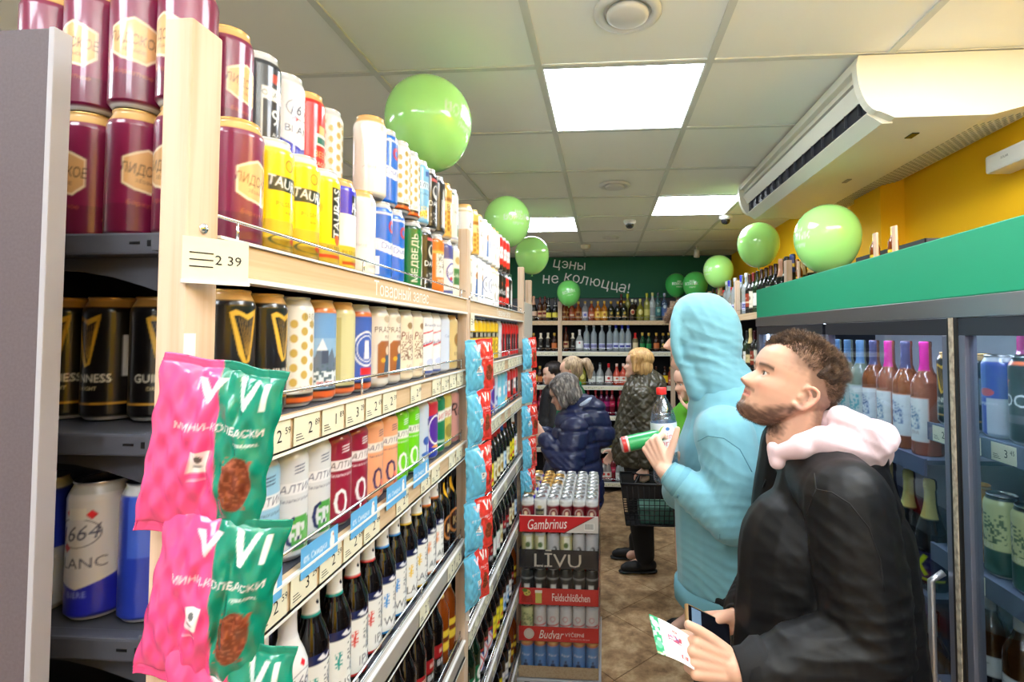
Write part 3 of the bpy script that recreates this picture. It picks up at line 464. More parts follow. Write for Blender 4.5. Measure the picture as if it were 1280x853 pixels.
 'redblk': ('red can with a black name panel', (), [('r', -110, 5, 110, 158, (206, 34, 30)), ('r', -24, 30, 24, 110, (24, 22, 24)), ('t', 'LIFE', 0, 70, 16, (240, 240, 240), 90, .05)], 'k'),
 'brownpur': ('brown purple tall can', (), [('r', -110, 5, 110, 158, (96, 60, 84)), ('e', 0, 80, 16, 26, (170, 140, 160)), ('t', 'Ale', 0, 120, 14, (230, 220, 220), 0, .04)], 's'),
 'aqua': ('aqua blue tall can', (), [('r', -110, 5, 110, 158, (120, 200, 226)), ('r', -20, 60, 20, 100, (240, 244, 246)), ('t', 'Ice', 0, 80, 14, (40, 120, 180), 0, .05)], 's'),
}
_can = {}
def can_mesh(kind, sp, prof=CAN):
    k = (kind, sp, id(prof))
    if k in _can: return _can[k]
    d = CT[kind]; rim = {'s': SIL, 'g': (214, 170, 104), 'k': (26, 26, 28), 'p': (206, 208, 212)}[d[3]]
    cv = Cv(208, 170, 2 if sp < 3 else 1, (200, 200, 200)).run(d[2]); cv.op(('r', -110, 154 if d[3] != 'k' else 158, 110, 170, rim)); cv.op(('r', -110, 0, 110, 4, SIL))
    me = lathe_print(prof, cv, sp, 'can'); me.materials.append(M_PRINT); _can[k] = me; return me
def spacing(y): return 1.5 if y < .95 else (2.2 if y < 1.4 else (3.2 if y < 2 else (5 if y < 4 else 8)))
NCAN = 0
def can(kind, x, y, z, rz, where, group, parts=True, sp=None, M=None, name='beer_can', cat='can', prof=CAN, label=None):
    o = mobj(name, can_mesh(kind, sp or spacing(y), prof))
    if M is not None: o.matrix_world = M
    else: o.location = (x, y, z); o.rotation_euler = (0, 0, rz)
    tag(o, label or (CT[kind][0]+', '+where), cat, group)
    if parts:
        s = 1 if prof is CAN else .83
        l = mobj('lid', lidg if CT[kind][3] == 'g' else lid, o); t = mobj('pull_tab', tab, l)
        if prof is not CAN: l.scale = (.8, .8, .86)
    return o

# ------------------------------------------------------------------ bottles
P_BEER = [(0, 3), (24, 2), (28, 0), (30.5, 4), (30.5, 135), (29.5, 146), (25, 160), (18, 176), (14.5, 190), (13.5, 212), (13.8, 226), (14.5, 230), (14.5, 236), (12, 240), (0, 240)]
P_WINE = [(0, 3), (30, 2), (35, 0), (37, 4), (37, 175), (35, 190), (28, 206), (19, 220), (15, 234), (14.2, 285), (15, 288), (15, 298), (13, 301), (0, 301)]
P_CHAM = [(0, 3), (34, 2), (40, 0), (42.5, 5), (42.5, 140), (39, 165), (30, 195), (22, 222), (17, 250), (16, 285), (18, 292), (17.5, 312), (14, 318), (0, 319)]
P_FLASK = [(0, 3), (28, 2), (34, 0), (36, 4), (36, 118), (33, 136), (24, 152), (16, 162), (13, 172), (13, 190), (15, 193), (15, 212), (12, 215), (0, 215)]
P_ROUND = [(0, 3), (36, 2), (42, 0), (45, 6), (45, 110), (42, 132), (32, 156), (20, 176), (15, 190), (14, 226), (16, 229), (16, 248), (12, 251), (0, 251)]
P_TALL = [(0, 3), (28, 2), (34, 0), (37, 4), (37, 190), (34, 212), (24, 232), (16, 244), (14, 256), (14, 290), (16, 292), (16, 318), (13, 321), (0, 321)]
# kind: (profile, description, glass colour, clear?, label ops on a 2*pi*r wide strip, neck z0 and foil colour, ring colour)
def lab(x0, x1, z0, z1, c, *more): return [('r', x0, z0, x1, z1, c)]+list(more)
def craft(ring, big, accent):
    return [('r', -60, 12, 60, 122, (238, 238, 234)), ('r', -60, 112, 60, 128, (28, 34, 78)), ('p', [(-14, 120), (-4, 126), (2, 119), (12, 124), (6, 115), (-6, 116)], (235, 235, 240)), ('r', -60, 10, 60, 14, ring), ('t', big, 6, 34, 17, (20, 26, 44), 0, .03), ('t', 'BEER', 8, 22, 5, (60, 60, 70)), ('p', [(4, 54), (10, 74), (6, 92), (14, 104), (18, 92), (14, 70), (20, 52)], (170, 174, 178)), ('n', 0, 50, 24, 106, (110, 114, 120), .3, 3), ('p', [(-20, 62), (-17, 62), (-15, 92), (-18, 92)], accent), ('n', -24, 66, -12, 90, accent, .5, 3),
            ('r', -60, 184, 60, 240, (236, 236, 232)), ('r', -60, 184, 60, 188, ring), ('p', [(-8, 206), (0, 210), (4, 205), (11, 209), (6, 201), (-3, 202)], (30, 34, 50))]
DG = (16, 11, 9); GG = (14, 34, 20); BG_ = (60, 26, 8)
BT = {
 'rose1664': (P_BEER, 'white rosé beer bottle with red diamonds', DG, [('r', -60, 30, 60, 190, (236, 236, 238)), ('r', -60, 0, 60, 34, (26, 28, 60)), ('t', '1664', 0, 124, 18, (24, 30, 80), 6, .03, .3), ('o', 0, 124, 26, 16, .06, (24, 30, 80)), ('p', [(-14, 100), (-7, 108), (0, 100), (-7, 92)], (214, 40, 50)), ('p', [(-6, 150), (0, 156), (6, 150), (0, 144)], (214, 40, 50)), ('t', 'ROSÉ', 0, 80, 13, (200, 60, 60)), ('e', 2, 52, 8, 9, (190, 40, 50)), ('r', -60, 186, 60, 242, (226, 226, 230))]),
 'teal': (P_BEER, 'brown craft beer bottle with a teal ringed white neck', DG, craft((40, 140, 130), 'SAISON', (40, 150, 140))),
 'redipa': (P_BEER, 'brown craft beer bottle with a red ringed white neck', DG, craft((196, 44, 40), 'IPA', (214, 70, 60))),
 'blueweiz': (P_BEER, 'brown craft beer bottle with a blue ringed white neck', DG, craft((40, 130, 200), 'WEIZ', (60, 140, 210))),
 'yellowlag': (P_BEER, 'brown craft beer bottle with a yellow ringed white neck', DG, craft((226, 186, 40), 'LAGER', (230, 190, 60))),
 'orangeapa': (P_BEER, 'brown craft beer bottle with an orange ringed white neck', DG, craft((222, 120, 40), 'APA', (230, 130, 50))),
 'darkgold': (P_BEER, 'dark beer bottle with an amber neck label', DG, [('e', 0, 76, 27, 36, (196, 130, 70)), ('e', 0, 76, 22, 30, (60, 30, 18)), ('t', 'K', 0, 76, 26, (226, 190, 130), 0, .05), ('p', [(-16, 176), (0, 160), (16, 176), (14, 204), (-14, 204)], (236, 180, 40))]),
 'redflame': (P_BEER, 'dark beer bottle with a white label and red script', DG, [('p', [(-40, 30), (40, 30), (40, 92), (0, 106), (-40, 92)], (232, 232, 226)), ('t', 'A', 4, 66, 26, (196, 40, 60), 8, .06, .3), ('r', -60, 24, 60, 30, (30, 100, 70)), ('p', [(-40, 92), (0, 106), (40, 92), (40, 97), (0, 111), (-40, 97)], (30, 100, 70))]),
 'darkred': (P_BEER, 'dark beer bottle with a narrow red label', DG, [('r', -36, 62, 36, 96, (150, 30, 34)), ('r', -36, 36, 36, 60, (26, 24, 26)), ('t', 'BRO', 0, 50, 14, (232, 232, 232), 0, .06), ('t', 'BEER', 0, 80, 9, (240, 220, 200), 0, .03)]),
 'amber': (P_BEER, 'amber glass bottle with a yellow label and cream neck', (120, 54, 12), [('r', -60, 40, 60, 96, (226, 196, 60)), ('r', -60, 62, 60, 78, (120, 60, 30)), ('r', -60, 186, 60, 242, (226, 200, 120))]),
 'jack': (P_BEER, 'dark beer bottle with a flag patterned label', DG, [('r', -60, 30, 60, 96, (230, 230, 232)), ('p', [(-30, 30), (-22, 30), (30, 96), (22, 96)], (200, 40, 60)), ('p', [(22, 30), (30, 30), (-22, 96), (-30, 96)], (200, 40, 60)), ('p', [(-14, 96), (14, 96), (0, 74)], (40, 50, 130)), ('p', [(-14, 30), (14, 30), (0, 52)], (40, 50, 130)), ('r', -60, 100, 60, 110, (170, 50, 50))]),
 'yelloww': (P_BEER, 'dark beer bottle with a bright yellow label', DG, [('r', -60, 26, 60, 110, (240, 224, 40)), ('t', 'WEISS', 0, 84, 12, (40, 60, 30), 0, .04), ('p', [(-16, 40), (-4, 60), (8, 44), (16, 66), (10, 40)], (206, 60, 40)), ('r', -60, 110, 60, 114, (180, 160, 30))]),
 'greenlab': (P_BEER, 'dark green beer bottle with a green and white label', GG, [('r', -60, 24, 60, 96, (24, 104, 64)), ('e', 0, 66, 18, 22, (232, 236, 230)), ('t', 'C', 0, 66, 20, (20, 90, 50), 0, .05), ('r', -60, 30, 60, 36, (230, 234, 228))]),
 'creamlab': (P_BEER, 'dark beer bottle with a cream label', DG, [('r', -60, 26, 60, 104, (232, 226, 190)), ('t', 'BREW', 0, 84, 12, (50, 40, 30), 0, .04), ('e', 0, 54, 14, 16, (170, 140, 70)), ('r', -60, 196, 60, 242, (180, 40, 40))]),
 'bluelab': (P_BEER, 'dark beer bottle with a pale blue label', DG, [('r', -60, 24, 60, 100, (200, 222, 236)), ('t', 'Blue', 0, 80, 12, (30, 90, 160), 0, .04), ('e', 0, 48, 14, 14, (60, 130, 196)), ('r', -60, 196, 60, 242, (40, 90, 170))]),
 'whitelab': (P_BEER, 'black beer bottle with a plain white label', DG, [('r', -60, 20, 60, 92, (232, 232, 230)), ('t', 'Stout', 0, 66, 12, (40, 40, 44), 0, .03), ('r', -60, 34, 60, 38, (60, 120, 190))]),
 # wines and spirits
 'winewhite': (P_WINE, 'green glass wine bottle with a white label', (26, 52, 26), [('r', -50, 50, 50, 140, (234, 232, 222)), ('t', 'VINO', 0, 110, 12, (60, 50, 50), 0, .03), ('r', -60, 236, 60, 302, (24, 24, 28))]),
 'winered': (P_WINE, 'black wine bottle with a red brown label', (14, 12, 12), [('r', -50, 50, 50, 150, (150, 60, 40)), ('r', -50, 80, 50, 90, (226, 200, 160)), ('t', 'VINO', 0, 116, 12, (236, 220, 190), 0, .03), ('r', -60, 236, 60, 302, (60, 16, 24))]),
 'winecream': (P_WINE, 'dark wine bottle with a tall cream label', (16, 20, 14), [('r', -50, 40, 50, 160, (226, 216, 196)), ('e', 0, 110, 16, 16, (120, 100, 80)), ('t', 'RESERVA', 0, 66, 8, (70, 50, 50), 0, .03), ('r', -60, 236, 60, 302, (110, 20, 30))]),
 'champgold': (P_CHAM, 'sparkling wine bottle with pale gold foil', (20, 26, 12), [('r', -60, 60, 60, 120, (226, 206, 150)), ('r', -70, 205, 70, 320, (232, 206, 140)), ('t', 'BRUT', 0, 92, 14, (70, 60, 30), 0, .04)]),
 'champrose': (P_CHAM, 'sparkling wine bottle with salmon foil', (20, 22, 20), [('r', -60, 60, 60, 120, (226, 190, 170)), ('r', -70, 205, 70, 320, (226, 170, 140))]),
 'champblack': (P_CHAM, 'black sparkling wine bottle with yellow label', (12, 14, 12), [('r', -70, 40, 70, 110, (236, 222, 90)), ('r', -70, 205, 70, 320, (20, 20, 22)), ('r', -70, 200, 70, 212, (226, 226, 220))]),
 'champblue': (P_CHAM, 'black sparkling wine bottle with silver and blue foil', (12, 14, 14), [('r', -60, 50, 60, 116, (196, 206, 220)), ('r', -70, 210, 70, 320, (56, 80, 150)), ('r', -70, 240, 70, 262, (230, 200, 60))]),
 'rosewine': (P_WINE, 'rosé wine bottle with a white label', (214, 130, 96), [('r', -44, 36, 44, 150, (236, 236, 232)), ('n', -20, 70, 20, 130, (110, 140, 170), .35, 4), ('t', 'ALERA', 0, 60, 10, (150, 110, 100), 0, .02), ('r', -60, 222, 60, 302, (206, 44, 140))]),
 'rosenavy': (P_WINE, 'amber rosé wine bottle with a slate capsule', (206, 120, 70), [('r', -44, 36, 44, 150, (230, 232, 234)), ('n', -20, 70, 20, 130, (100, 120, 160), .35, 4), ('r', -60, 222, 60, 302, (84, 84, 116))]),
 'whitewine': (P_WINE, 'clear white wine bottle with a pale label', (196, 206, 180), [('r', -44, 36, 44, 150, (236, 238, 236)), ('n', -24, 60, 24, 120, (120, 190, 200), .4, 5), ('r', -60, 222, 60, 302, (110, 150, 190))]),
 'pinkcap': (P_WINE, 'dark wine bottle with a magenta capsule', (60, 30, 40), [('r', -44, 36, 44, 150, (226, 220, 226)), ('r', -60, 222, 60, 302, (196, 40, 130))]),
 'kiss': (P_CHAM, 'black sparkling bottle with a lime cross', (10, 12, 20), [('r', -70, 34, 70, 110, (36, 30, 84)), ('p', [(-24, 44), (-14, 40), (26, 100), (14, 104)], (206, 220, 30)), ('p', [(-24, 98), (-16, 104), (26, 48), (16, 42)], (206, 220, 30)), ('r', -70, 30, 70, 36, (206, 220, 30)), ('r', -70, 205, 70, 320, (214, 200, 120))]),
 'steppe': (P_WINE, 'brown bottle with a white and black label', (66, 34, 10), [('r', -50, 56, 50, 140, (226, 228, 230)), ('r', -50, 56, 50, 96, (24, 26, 32)), ('t', 'SORT', 0, 118, 14, (40, 44, 60), 0, .05), ('r', -60, 236, 60, 302, (186, 186, 190))]),
 'redstripe': (P_WINE, 'black wine bottle with a red shoulder label', (12, 10, 12), [('p', [(-60, 120), (60, 96), (60, 136), (-60, 160)], (206, 50, 34)), ('r', 0, 30, 50, 112, (226, 226, 228)), ('p', [(6, 30), (24, 60), (14, 30)], (236, 206, 40)), ('r', -60, 236, 60, 302, (190, 60, 40))]),
 'cognac': (P_FLASK, 'flat amber brandy bottle with a gold cap', (150, 66, 14), [('r', -60, 26, 60, 100, (206, 150, 90)), ('r', -24, 50, 24, 84, (110, 40, 20)), ('r', -60, 186, 60, 216, (206, 166, 70))]),
 'cognacy': (P_FLASK, 'flat honey brandy bottle with a yellow label', (170, 100, 20), [('r', -60, 26, 60, 100, (236, 196, 90)), ('r', -60, 186, 60, 216, (206, 166, 70)), ('e', 0, 66, 14, 14, (170, 100, 40))]),
 'flaskdark': (P_FLASK, 'dark bitter bottle with a green and gold label', (22, 24, 14), [('r', -30, 30, 30, 100, (40, 50, 26)), ('e', 0, 80, 14, 14, (196, 166, 70)), ('r', -26, 34, 26, 50, (170, 130, 60)), ('r', -60, 186, 60, 216, (196, 156, 60))]),
 'flaskblue': (P_FLASK, 'clear flask with a blue and pink label', (206, 210, 222), [('r', -34, 30, 34, 96, (214, 214, 236)), ('e', 0, 62, 14, 16, (86, 100, 196)), ('r', -60, 186, 60, 216, (196, 166, 90))]),
 'flaskrust': (P_FLASK, 'flask with a rust red label', (140, 60, 34), [('r', -60, 30, 60, 96, (186, 90, 60)), ('r', -24, 50, 24, 70, (236, 206, 180)), ('r', -60, 186, 60, 216, (196, 156, 80))]),
 'vodka': (P_TALL, 'clear vodka bottle with a blue and white label', (200, 214, 222), [('r', -60, 30, 60, 92, (190, 194, 230)), ('r', -40, 48, 40, 78, (46, 44, 130)), ('t', 'VODKA', 0, 63, 14, (236, 236, 246), 0, .05), ('r', -60, 290, 60, 322, (214, 216, 222))]),
 'vodkablue': (P_TALL, 'slim clear vodka bottle with a blue cap', (200, 214, 222), [('r', -60, 40, 60, 96, (206, 212, 236)), ('r', -30, 50, 30, 72, (50, 56, 150)), ('r', -60, 262, 60, 322, (50, 60, 190))]),
 'gin': (P_ROUND, 'clear gin bottle with a white label', (204, 212, 212), [('r', -60, 36, 60, 96, (226, 230, 226)), ('t', 'GIN', 0, 70, 16, (50, 60, 60), 0, .05), ('r', -60, 228, 60, 252, (60, 64, 70))]),
 'ginred': (P_ROUND, 'clear gin bottle with a red cap and label', (206, 196, 190), [('r', -60, 36, 60, 104, (236, 232, 224)), ('e', 0, 80, 18, 15, (196, 50, 50)), ('r', -60, 34, 60, 44, (180, 40, 46)), ('r', -60, 200, 60, 252, (196, 30, 40))]),
 'ginpink': (P_ROUND, 'pink red gin bottle with a white label', (196, 76, 56), [('r', -60, 44, 60, 100, (236, 226, 214)), ('e', 0, 78, 16, 12, (206, 90, 60)), ('r', -60, 218, 60, 252, (240, 206, 196))]),
 'liqueur': (P_TALL, 'crimson liqueur bottle with a pink label', (110, 14, 34), [('r', -60, 110, 60, 170, (190, 40, 80)), ('t', 'LUX', 0, 140, 14, (240, 220, 220), 0, .04), ('r', -60, 262, 60, 322, (200, 60, 70))]),
 'liqplum': (P_TALL, 'plum liqueur bottle with a magenta label', (80, 16, 54), [('r', -60, 110, 60, 170, (176, 40, 120)), ('r', -60, 262, 60, 322, (200, 60, 70))]),
 'rumdark': (P_ROUND, 'dark rum bottle with a round cream label', (34, 18, 10), [('e', 0, 96, 26, 30, (226, 196, 150)), ('e', 0, 96, 20, 23, (150, 50, 40)), ('r', -60, 218, 60, 252, (226, 220, 206))]),
 'olive': (P_ROUND, 'olive yellow bottle with a cream round label', (130, 126, 40), [('e', 0, 96, 26, 30, (222, 212, 130)), ('r', -60, 216, 60, 252, (226, 214, 110))]),
 'tequila': (P_TALL, 'tall yellow green bottle with a yellow cap', (150, 150, 70), [('r', -60, 60, 60, 130, (206, 196, 110)), ('e', 0, 200, 14, 20, (206, 200, 130)), ('r', -60, 270, 60, 322, (206, 206, 60))]),
 'tallsilver': (P_TALL, 'tall silver bottle with a grey label', (180, 190, 190), [('r', -60, 60, 60, 150, (150, 158, 162)), ('r', -60, 280, 60, 322, (206, 200, 130))]),
 'tallteal': (P_TALL, 'tall teal tinted bottle with a dark cap', (90, 140, 140), [('r', -60, 60, 60, 150, (60, 120, 120)), ('e', 0, 110, 18, 20, (150, 190, 180)), ('r', -60, 280, 60, 322, (60, 66, 80))]),
 'tallblue': (P_TALL, 'tall blue tinted bottle', (110, 140, 180), [('r', -60, 60, 60, 150, (70, 100, 160)), ('e', 0, 160, 18, 20, (190, 206, 226)), ('r', -60, 280, 60, 322, (170, 180, 200))]),
 'whisky': (P_TALL, 'dark whisky bottle with a cream label', (70, 30, 10), [('r', -60, 50, 60, 130, (206, 170, 130)), ('r', -30, 80, 30, 110, (120, 30, 30)), ('r', -60, 270, 60, 322, (90, 20, 20))]),
 'whiskyblk': (P_FLASK, 'black whisky flask with a white label', (20, 16, 14), [('r', -30, 30, 30, 90, (30, 28, 28)), ('t', 'No', 0, 60, 18, (220, 216, 206), 0, .05), ('r', -60, 150, 60, 216, (226, 216, 190))]),
 'whiterum': (P_ROUND, 'clear rum bottle with a white label and red emblem', (206, 210, 210), [('r', -60, 30, 60, 120, (232, 232, 230)), ('e', 0, 96, 10, 10, (196, 50, 60)), ('r', -60, 190, 60, 252, (216, 216, 218))]),
 'greenflask': (P_FLASK, 'green bitter flask with a gold cap', (16, 60, 34), [('r', -34, 30, 34, 90, (30, 130, 70)), ('r', -60, 180, 60, 216, (200, 160, 60))]),
 'orangelab': (P_FLASK, 'dark flask with an orange red label', (50, 24, 14), [('r', -40, 30, 40, 96, (196, 110, 60)), ('r', -60, 180, 60, 216, (200, 160, 60))]),
 'redcapsq': (P_FLASK, 'tequila flask with a red cap', (180, 170, 130), [('r', -34, 30, 34, 100, (214, 200, 160)), ('r', -60, 150, 60, 216, (206, 40, 40))]),
 'yellowlab': (P_FLASK, 'dark flask with a large yellow label', (40, 26, 10), [('r', -40, 30, 40, 110, (236, 196, 40)), ('r', -60, 180, 60, 216, (60, 30, 20))]),
 'limon': (P_TALL, 'lemon yellow liqueur bottle', (190, 186, 60), [('e', 0, 110, 22, 30, (226, 224, 120)), ('r', -60, 280, 60, 322, (214, 210, 90))]),
 'bluegin': (P_TALL, 'clear blue tinted gin bottle with a pink cap', (150, 190, 210), [('r', -60, 60, 60, 120, (206, 226, 236)), ('r', -60, 270, 60, 322, (206, 60, 90))]),
}
_bot = {}
capm = MB().lathe([(.0152, .2305), (.0156, .234), (.0142, .2405), (.012, .2415), (0, .2418)], 20).me('cap'); capm.materials.append(mat('gold_crown_cap', (60, 52, 44), .3, .8))
M_CLEAR = mat('clear_bottle_glass', (225, 235, 238), .04, trans=.9, attr=True, coat=.3)
_nt = M_CLEAR.node_tree; _at = [n for n in _nt.nodes if n.type == 'ATTRIBUTE'][0]; _iv = _nt.nodes.new('ShaderNodeMath'); _iv.operation = 'MULTIPLY_ADD'; _iv.inputs[1].default_value = -.6; _iv.inputs[2].default_value = .6
_nt.links.new(_at.outputs['Alpha'], _iv.inputs[0]); _nt.links.new(_iv.outputs[0], _nt.nodes['Principled BSDF'].inputs['Transmission Weight'])   # alpha of the print: 1 where there is a label
def bottle_mesh(kind, sp):
    k = (kind, sp)
    if k in _bot: return _bot[k]
    prof, desc, g, ops = BT[kind]; rm = max(r for r, z in prof); h = max(z for r, z in prof)
    wv = 2*math.pi*rm; cv = Cv(wv, h+2, 2 if sp < 3 else 1, g).run(ops)
    me = lathe_print(prof, cv, sp, 'bottle', rm)
    clear = sum(g) > 560 or kind in ('rosewine', 'rosenavy', 'tallteal', 'tallblue', 'bluegin', 'limon', 'redcapsq'); me.materials.append(M_CLEAR if clear else M_GLOSS)
    if clear:
        d = np.empty(len(me.vertices)*4, np.float32); me.color_attributes['print'].data.foreach_get('color', d); d = d.reshape(-1, 4)
        d[:, 3] = np.clip(np.abs(d[:, :3]-np.array(lin(g))).sum(1)*12, 0, 1); me.color_attributes['print'].data.foreach_set('color', d.ravel())
    _bot[k] = me; return me
def bottle(kind, x, y, z, rz, where, group, sp=None, parts=False, sc_=1, name=None, cat='bottle'):
    nm = name or ('beer_bottle' if BT[kind][0] is P_BEER else ('wine_bottle' if BT[kind][0] in (P_WINE, P_CHAM) else 'spirit_bottle'))
    o = mobj(nm, bottle_mesh(kind, sp or spacing(y)), None, None, (x, y, z), (0, 0, rz)); o.scale = (sc_, sc_, sc_)
    tag(o, BT[kind][1]+', '+where, cat, group)
    if parts: mobj('cap', capm, o)
    return o
# ------------------------------------------------------------------ the long shelving on the left, facing the aisle (+X)
XF = -.44; ZS = [1.911, 1.688, 1.462, 1.150, .835, .500, .150]
PY = [.515, 1.645, 2.815]                                # near faces of the three posts
tagm = {}
def price_tag(parent, x, y, z, w_, h_, s, facing='x'):
    k = (s, w_, h_)
    if k not in tagm:
        mb = MB().box(-.0006, -w_/2, 0, .0006, w_/2, h_); me = mb.me('price_tag'); n = len(me.polygons)
        mb2 = MB()
        a, b = s.split('.')
        M = Matrix.Translation((.0009, .008, h_*.52)) @ Matrix.Rotation(R(90), 4, 'Z') @ Matrix.Rotation(R(90), 4, 'X')
        text_into(mb2, a, M, h_*.62, .015); text_into(mb2, b, Matrix.Translation((0, .019, h_*.13)) @ M, h_*.34, .012)
        for q in range(3): mb2.box(.0007, -w_*.42, h_*(.16+q*.1), .0009, -w_*.42+w_*(.3-.05*q), h_*(.19+q*.1))
        v = mb.v+[(c[0], c[1], c[2]) for c in mb2.v]; f = mb.f+[tuple(i+len(mb.v) for i in g) for g in mb2.f]
        me = bpy.data.meshes.new('price_tag'); me.from_pydata(v, [], f); me.materials.append(M_TAG); me.materials.append(M_INK)
        me.polygons.foreach_set('material_index', [0]*len(mb.f)+[1]*len(mb2.f)); me.update(); tagm[k] = me
    return mobj('price_tag', tagm[k], parent, None, (x, y, z), (0, 0, {'x': 0, '-x': math.pi, '-y': -math.pi/2}[facing]))
def promo(parent, x, y, z, w_, h_):
    if 'promo' not in tagm:
        cv = Cv(w_*1000, h_*1000, 2, (96, 170, 222)).run([('t', '0% Скидка', -w_*120, h_*560, 9, (240, 246, 250), 0, .03), ('t', 'выгодная цена', -w_*60, h_*300, 5, (220, 236, 246)), ('e', w_*330, h_*500, 7, 11, (240, 240, 236)), ('e', w_*330, h_*760, 5, 5, (240, 240, 236)), ('e', w_*355, h_*740, 2, 2, (230, 140, 60))])
        me = flat_print(cv, 1.6, lambda a, b: np.stack([a*0+.0008, a/1000, b/1000], 1)); me.materials.append(M_PAPER); tagm['promo'] = me
    return mobj('promotion_card', tagm['promo'], parent, None, (x, y, z))
def bay(y0, y1, label, header_text, prices, promos=()):
    u = empty('shelving_unit', (0, 0, 0)); tag(u, label, 'shelf', 'timber framed beer shelving')
    L0, L1 = y0+.045, y1-.001
    yb = y0+.217 if y0 < 1 else y0+.002
    MB().box(-.86, yb, .0, -.845, y1, 2.02).build('back_panel', M_DGREY, u)
    # header board with white lips and a wire guard
    MB().bbox(XF-.018, L0, 1.868, XF, L1, 1.908, .002).build('header_board', M_WOODH, u)
    lp_ = MB().box(XF-.011, L0, 1.9085, XF+.004, L1, 1.912).box(XF-.02, L0, 1.862, XF+.004, L1, 1.868); lp_.build('white_lip', M_LIP, u)
    MB().box(-.845, yb, 1.896, XF-.018, L1, 1.9105).box(-.521, L0, 1.896, XF-.018, yb, 1.9105).build('shelf', M_GREY, u)
    w_ = MB().tube([(XF-.006, L0, 1.936), (XF-.006, L1, 1.936)], .0022, 6)
    for q in range(4): yy = L0+.04+(L1-L0-.08)*q/3; w_.tube([(XF-.006, yy, 1.911), (XF-.006, yy, 1.936)], .0018, 6)
    w_.build('wire_guard', M_CHROME, u)
    mb = MB(); text_into(mb, header_text, Matrix.Translation((XF+.0006, (L0+L1)/2+.02, 1.888)) @ Matrix.Rotation(R(90), 4, 'Z') @ Matrix.Rotation(R(90), 4, 'X'), .040, .05); mb.build('lettering', M_SIGN, u)
    for k, z in enumerate(ZS[1:], 1):
        lowm = z < 1.3
        MB().box(-.845, yb, z-.022, XF-.012, L1, z-.0005).box(-.521, L0, z-.022, XF-.012, yb, z-.0005).build('shelf', M_GREY, u)
        t_ = z-.002 if lowm else z-.006; b_ = t_-(.048 if lowm else .044)
        rail = MB().bbox(XF-.010, L0, b_, XF, L1, t_, .0015).box(XF-.012, L0, t_, XF+.005, L1, t_+.0035).box(XF-.012, L0, b_-.004, XF+.005, L1, b_).build('price_rail', M_WOODH if not lowm else mat('grey_price_channel', (176, 170, 160), .35, .2), u)
        MB().box(XF-.001, L0, t_, XF+.0055, L1, t_+.004).box(XF-.001, L0, b_-.0045, XF+.0055, L1, b_).build('rail_lip', M_LIP, u)
        wg = MB(); zt_ = z+.030
        wg.tube([(XF-.006, L0+.01, zt_), (XF-.006, L1-.03, zt_), (XF-.012, L1-.006, zt_)], .0026, 6)
        if lowm: wg.tube([(XF-.004, L0+.01, z+.014), (XF-.004, L1-.02, z+.014)], .002, 6).box(XF-.009, L0, z-.001, XF-.005, L1, z+.009)
        for q in range(4): yy = L0+.04+(L1-L0-.08)*q/3; wg.tube([(XF-.006, yy, z), (XF-.006, yy, zt_)], .002, 6)
        wg.build('wire_guard', M_CHROME, u)
        y = L0+.035; rr = random.Random(k*7+int(y0*10)); 
        while y < L1-.03:
            if rr.random() < (.86 if not lowm else .5): price_tag(rail, XF+.0022, y, b_+.002, .066, t_-b_-.004, rr.choice(prices))
            y += .0745
        if k in promos:
            for q in range(5): promo(rail, XF+.0038, L0+.075+q*.148, t_-.012, .105, .045)
    return u
u1 = bay(PY[0], PY[1], 'near shelving bay between the first and second timber posts, white lettered header', 'Товарный запас', ['2.69', '2.59', '2.89', '1.89', '3.29'], (2,))
u2 = bay(PY[1], PY[2], 'farther shelving bay between the second and third timber posts', 'Товарный запас', ['2.45', '1.99', '3.19', '2.79'])
# posts belong to the bays; third post stands at the end of the far bay
for y, u, h, bt in ((PY[0], u1, 2.14, 0), (PY[1], u2, 2.14, 0), (PY[2], u2, 2.165, 0)):
    MB().bbox(XF-.031, y, 0, XF+.001, y+.0445, h, .0025).build('post', M_WOOD, u)
    MB().lathe([(.006, 0), (.006, .0015), (.004, .003), (0, .0032)], 14, Matrix.Translation((XF+.001, y+.022, 1.915)) @ Matrix.Rotation(R(90), 4, 'Y')).build('bolt', M_CHROME, u)
# end post of the return unit beyond
eu = empty('end_post_unit', (0, 0, 0)); tag(eu, 'narrow timber post and dark end panel closing the left shelving', 'shelf')
MB().bbox(-.50, 3.28, 0, -.462, 3.325, 2.14, .0025).build('post', M_WOOD, eu)
MB().box(-.86, 3.30, 0, -.50, 3.32, 2.0).build('end_panel', M_GREY, eu)
MB().box(XF-.02, 2.90, 1.2, XF-.012, 3.27, 1.98).build('tag_strip', mat('pale_tag_sheet', (190, 186, 176), .6), eu)
# green leaflet box on top of the end of the far bay
gl = MB().bbox(-.53, 2.72, 1.9125, -.50, 2.80, 2.12, .002).build('leaflet_box', mat('dark_green_card', (20, 84, 58), .6)); tag(gl, 'dark green printed card box standing at the end of the top shelf', 'box')
